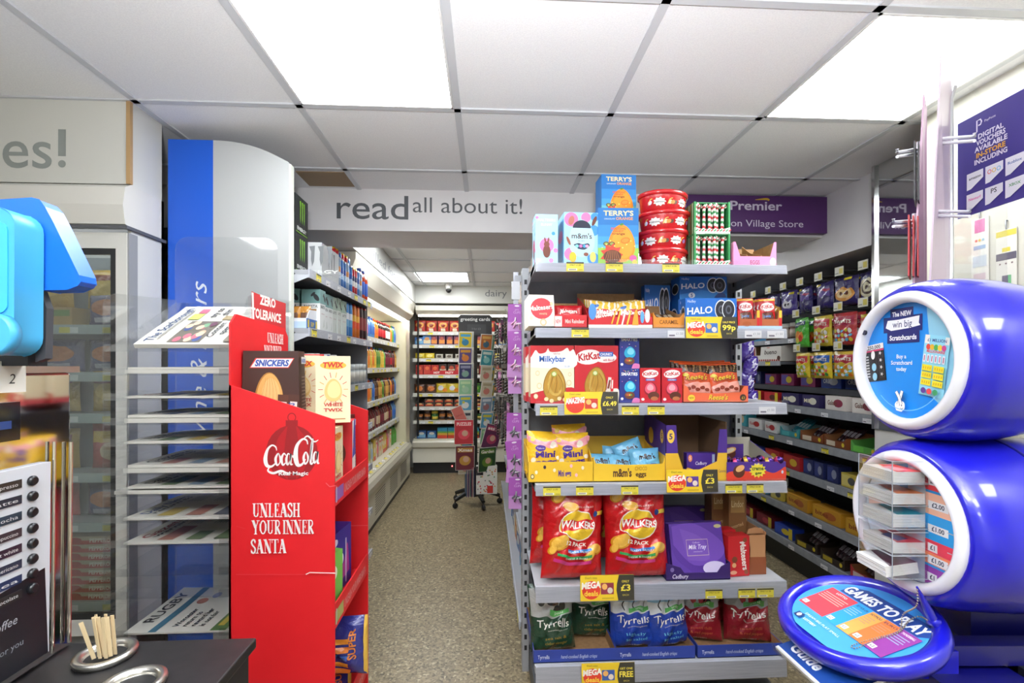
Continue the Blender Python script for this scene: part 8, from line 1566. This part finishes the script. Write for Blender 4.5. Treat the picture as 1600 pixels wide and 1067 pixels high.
# pen holder and ball chain
def onp(px, py, h=.0):
    """point on the plate seen at a pixel, in the stand's own frame"""
    a = (px - 800) / F; b = (HOR - py) / F; d = Vector((a, 1, b)); o = Vector((-ox, -oy, H)); n = N_; p0 = C0 + N_ * h
    t = (p0 - o).dot(n) / d.dot(n); return o + d * t
pb = onp(1459, 972, .012); pt = pb + Vector((-.0, .0, .0)) + Vector((-.042, -.01, .075)) * 1.0
mb = MB(); mb.tube([pb, pb.lerp(pt, .3), pt], [.0085, .0085, .002], LB, 12); mb.lathe([(.013, -.004), (.012, .006), (.009, .01)], LB, 14, pb); mb.build('pen', pl)
ch = [pt, pt + Vector((-.004, -.004, -.035)), onp(1411, 960, .018), onp(1405, 985, .006), onp(1375, 995, .004), onp(1340, 1005, .004), onp(1330, 1010, .004), onp(1340, 1012, .004), onp(1372, 998, .005), onp(1404, 988, .006), onp(1420, 970, .008), onp(1436, 963, .010), pb + Vector((-.012, 0, .004))]
cp = smooth_line([tuple(p) for p in ch], 14); mb = MB(); acc = 0; last = Vector(cp[0]); CHN = m('9a8f80', .3, .8)
for p in cp:
    p = Vector(p)
    while (p - last).length > .0052:
        last = last + (p - last).normalized() * .0052; mb.lathe([(.0001, -.0019), (.0016, -.001), (.0019, 0), (.0016, .001), (.0001, .0019)], CHN, 6, last)
mb.build('ball_chain', pl)
# bracket, pedestal, shelf and column below
mb = MB(); mb.box(.84 - ox, .92 - oy, 0, 1.02 - ox, 1.16 - oy, .80, LBD); mb.build('pedestal', lot)
mb = MB(); mb.box(.78 - ox, .98 - oy, .79, .90 - ox, 1.10 - oy, .845, LB); mb.build('plate_bracket', lot)
mb = MB(); mb.box(1.0 - ox, 1.06 - oy, 0, 1.22 - ox, 1.18 - oy, ZC2 - .10, LBD); mb.build('column', lot)
mb = MB(); mb.box(.90 - ox, .99 - oy, .81, 1.5 - ox, 1.03 - oy, .85, LBD); mb.build('cross_rail', lot)
mb = MB(); mb.box(.90 - ox, 1.03 - oy, .80, 1.5 - ox, 1.25 - oy, .818, m('202226', .4)); mb.build('rear_shelf', lot)
mb = MB(); mb.box(1.03 - ox, .97 - oy, 0, 1.5 - ox, .99 - oy, .81, m('0c0e1c', .6)); mb.build('lower_panel', lot)
# leaflet pocket under the plate
gd = thing('leaflet_pocket', 'clear leaflet pocket under the near side of the blue writing plate', 'leaflet holder', base, TURN)
MG2 = MP.copy(); MG2.translation = C0 - N_ * .050 - V_ * .075 + U_ * .035
mb = MB(); 
mb.box(-.10, -.095, -.004, .085, .10, -.002, ACRYL, MG2); mb.box(-.10, -.095, -.002, .085, -.092, .016, ACRYL, MG2); mb.build('pocket', gd)
mb = MB(); mb.box(-.096, -.09, -.0015, .08, .10, .006, m('e2e2e4', .5), MG2); A = Art(mb, lambda u, v, o: MG2 @ Vector((u, v, .006 + o))); A.rect(-.096, -.082, .08, .10, '143f8a'); A.text('Guide', -.035, -.068, .026, 'eef0f4', w=.085, bold=.06, shear=.1, res=3); A.text("Players'", .0, -.02, .026, 'eef0f4', w=.1, bold=.06, shear=.1, res=3)
o = mb.build('leaflet'); o.location = base; o.rotation_euler = TURN; tag(o, 'dark blue players guide leaflet in the clear pocket below the plate', 'leaflet')

# ------------------------------------------------------------------ acrylic voucher stand behind the barrels
VX = 1.242; vb = cw(1.33, 1.30)
vs = thing('voucher_stand', 'tall clear acrylic stand with white pegs behind the blue barrels', 'display stand', vb, TURN); vx, vy = 1.33, 1.30
mb = MB(); mb.box(-.12, -.10, 0, .14, .12, .02, '2a2b2e'); mb.tube([(0, 0, .02), (0, 0, 1.30)], .018, STEEL, 12); mb.build('post', vs)
mb = MB(); mb.box(VX - vx, 1.155 - vy, 1.22, VX - vx + .004, 1.375 - vy, 2.20, ACRYL); mb.box(VX - vx, 1.375 - vy, 1.22, 1.40 - vx, 1.379 - vy, 2.12, ACRYL); mb.box(VX - vx, 1.15 - vy, 1.21, 1.42 - vx, 1.38 - vy, 1.22, ACRYL)
for y in (1.155, 1.375): mb.tube([(VX - vx + .002, y - vy, 1.22), (VX - vx + .002, y - vy, 2.20)], .003, m('b4bcc0', .2), 6)
mb.build('acrylic_panel', vs)
def hedge(px0, px1, py0, py1, Yc):  # helper in the turned frame
    return [((px - 800) / F * Yc, H + (572 - py) / F * Yc) for px, py in ((px0, py0), (px1, py1))]
# pale backing boards seen almost edge-on
for k, (bx0, by0, bx1, by1, zt_, c, nm) in enumerate(((1.098, 1.245, 1.205, 1.335, 2.205, 'cdbcc8', 'backing_board'), (1.075, 1.27, 1.115, 1.31, 2.12, 'b99aae', 'backing_board'))):
    mb = MB(); d = Vector((bx1 - bx0, by1 - by0, 0)); n = Vector((d.y, -d.x, 0)).normalized() * .002
    a_, b_ = Vector((bx0 - vx, by0 - vy, 0)), Vector((bx1 - vx, by1 - vy, 0)); lean = Vector((-.045, .0, 0))
    lo_, hi_ = 1.30, zt_
    vs_ = [a_ + n + lean + Vector((0, 0, lo_)), b_ + n + Vector((0, 0, lo_)), b_ + n + Vector((0, 0, hi_ - .005)), a_ + n + Vector((0, 0, hi_ + .01)), a_ - n + lean + Vector((0, 0, lo_)), b_ - n + Vector((0, 0, lo_)), b_ - n + Vector((0, 0, hi_ - .005)), a_ - n + Vector((0, 0, hi_ + .01))]
    mb.add(vs_, [(0, 1, 2, 3), (7, 6, 5, 4), (0, 4, 5, 1), (1, 5, 6, 2), (2, 6, 7, 3), (3, 7, 4, 0)], m(c, .35, .1)); mb.build(nm, vs)
mb = MB(); mb.tube([(1.20 - vx, 1.33 - vy, 1.30), (1.20 - vx, 1.33 - vy, 2.15), (1.22 - vx, 1.34 - vy, 2.19)], .006, m('d0d2d4', .2, .6), 8); mb.box(1.0 - vx, 1.29 - vy, 1.285, 1.33 - vx, 1.33 - vy, 1.30, m('c8cace', .3)); mb.build('frame', vs)
WP = m('e6e6ec', .3)
def peg(px0, py0, px1, py1, Y0, Y1):
    p = lambda px, py, Y: Vector(((px - 800) / F * Y - vx, Y - vy, H + (572 - py) / F * Y)); a, b = p(px0, py0, Y0), p(px1, py1, Y1); mb = MB(); d_ = Vector((0, 0, .012))
    mb.tube([a, b, b + Vector((0, 0, .008))], .004, WP, 8); mb.tube([a - d_ * 1.0, b - d_ * .9], .004, WP, 8); mb.tube([a + d_ * 1.6, a - d_ * 1.6], .0045, WP, 8); mb.build('peg', vs)
for q in ((1468, 217, 1523, 213, 1.28, 1.18), (1461, 330, 1515, 331, 1.28, 1.18), (1435, 233, 1402, 238, 1.30, 1.22), (1428, 345, 1396, 347, 1.30, 1.22)): peg(*q)
def inturn(px, py, Y): return cw((px - 800) / F * Y, Y, H + (572 - py) / F * Y)
proto('redcard', lambda: carton('gift_card', .075, .003, .155, 'a8202a', lambda A, w, h: A.rect(.1 * w, .15 * h, .9 * w, .5 * h, 'c8404a'))); proto('blackcard', lambda: carton('gift_card', .075, .003, .15, '26242a', lambda A, w, h: A.rect(.1 * w, .15 * h, .9 * w, .5 * h, '6a5a6a')))
for k in range(3): put('redcard', inturn(1421 + 7 * k, 434, 1.262 + .012 * k), -YAW + .84, f'{nth(k)} red hanging gift card counting towards the white backing board', 'gift card', 'red cards on the lower peg')
for k in range(2): put('blackcard', inturn(1430 + 6 * k, 318, 1.26 + .012 * k), -YAW + .84, f'{nth(k)} black hanging gift card counting towards the white backing board', 'gift card', 'black cards on the upper peg')
# voucher poster on the acrylic
mb = MB(); y0_, y1_ = 1.160 - vy, 1.352 - vy; zb0, zb1 = 1.828, 2.092; w, h = y1_ - y0_, zb1 - zb0
mb.box(VX - vx - .003, y0_, zb0, VX - vx - .001, y1_, zb1, m('352a78', .4)); A = Art(mb, lambda u, v, o: (VX - vx - .003 - o, y1_ - u, zb0 + v)); S_ = m('d8d4e4', .45)
A.line([(.056, .215), (.056, .245), (.066, .245), (.069, .238), (.066, .231), (.060, .231)], .0035, S_); A.text('PayPoint', .092, .232, .006, S_)
for k, (t, c) in enumerate((('DIGITAL', S_), ('VOUCHERS', S_), ('AVAILABLE', S_), ('IN-STORE', m('dba02c', .45)), ('INCLUDING', S_))): A.text(t, .093, .195 - .0165 * k, .0125, c, w=.0096 * len(t), bold=.06)
cl = [('amazon', '2a2a30'), ('O', None), ('Roblox', '3a5a9a'), ('Neosurf', 'd04a9a'), ('PS', '3a3c44'), ('XBOX', '3a8a4a')]
for k, (t, ink) in enumerate(cl):
    a, b = .028 + .052 * (k % 3), .068 - .056 * (k // 3); A.poly([(a, b + .044), (a, b), (a + .012, b + .001), (a + .046, b + .022), (a + .046, b + .044)], 'dcdae2')
    if ink: A.text(t, a + .023, b + .026, .007 if t != 'PS' else .012, ink, w=.034 if len(t) > 4 else None, bold=.04)
    else:
        for j, c in enumerate(('d8605a', 'd8b040', '6ab0d0')): A.line([(a + .011 + .012 * j + .0045 * cos(g), b + .028 + .005 * sin(g)) for g in [2 * pi * i / 10 for i in range(11)]], .002, c)
o = mb.build('voucher_poster'); o.location = vb; o.rotation_euler = TURN; tag(o, 'purple digital voucher poster with six pale logo tabs on the acrylic panel', 'poster')
# gift card strips hanging on the cream wall
def wallcards(px0, py0, px1, py1, art, label):
    X = 1.80; a, b = atx(px0, py0, X), atx(px1, py1, X); w, h = abs(a.y - b.y), abs(a.z - b.z); mb = MB(); mb.box(-.006, -w / 2, -h, -.003, w / 2, 0, m('d9d7cb', .4)); art(Art(mb, lambda u, v, o: (-.006 - o, w / 2 - u, v - h)), w, h); mb.tube([(-.001, 0, .03), (-.008, 0, .03), (-.006, 0, .0)], .0025, m('8a8c90', .3, .6), 6)
    o = mb.build('gift_card_strip'); o.location = (X, (a.y + b.y) / 2, max(a.z, b.z)); return tag(o, label, 'gift card strip')
wallcards(1520, 345, 1547, 440, lambda A, w, h: (A.rect(.2 * w, .78 * h, .8 * w, .98 * h, 'c86a9a'), [A.ell((.3 + .2 * j) * w, .66 * h, .08 * w, .02 * h, c) for j, c in enumerate(('d8605a', 'd8b040', '8ab0c0'))], A.rect(.15 * w, .52 * h, .85 * w, .58 * h, '8aa4c0'), A.rect(.1 * w, .25 * h, .9 * w, .42 * h, 'b8c0c8'), A.rect(.15 * w, .05 * h, .85 * w, .15 * h, 'c8b0b4')), 'pink and pale gift card strip hanging on the cream wall')
wallcards(1559, 362, 1591, 448, lambda A, w, h: (A.rect(0, .88 * h, w, .98 * h, 'd0c040'), A.rect(.3 * w, .62 * h, .7 * w, .69 * h, 'd8c838'), A.rect(0, .48 * h, w, .60 * h, '4a4858'), A.rect(.3 * w, .0, .6 * w, .22 * h, '54506a'), A.rect(.6 * w, .0, .75 * w, .22 * h, '6ab078'), [A.ell((.2 + .3 * j) * w, .42 * h, .05 * w, .015 * h, '6a4a4a') for j in range(3)]), 'yellow and grey gift card strip hanging on the cream wall')
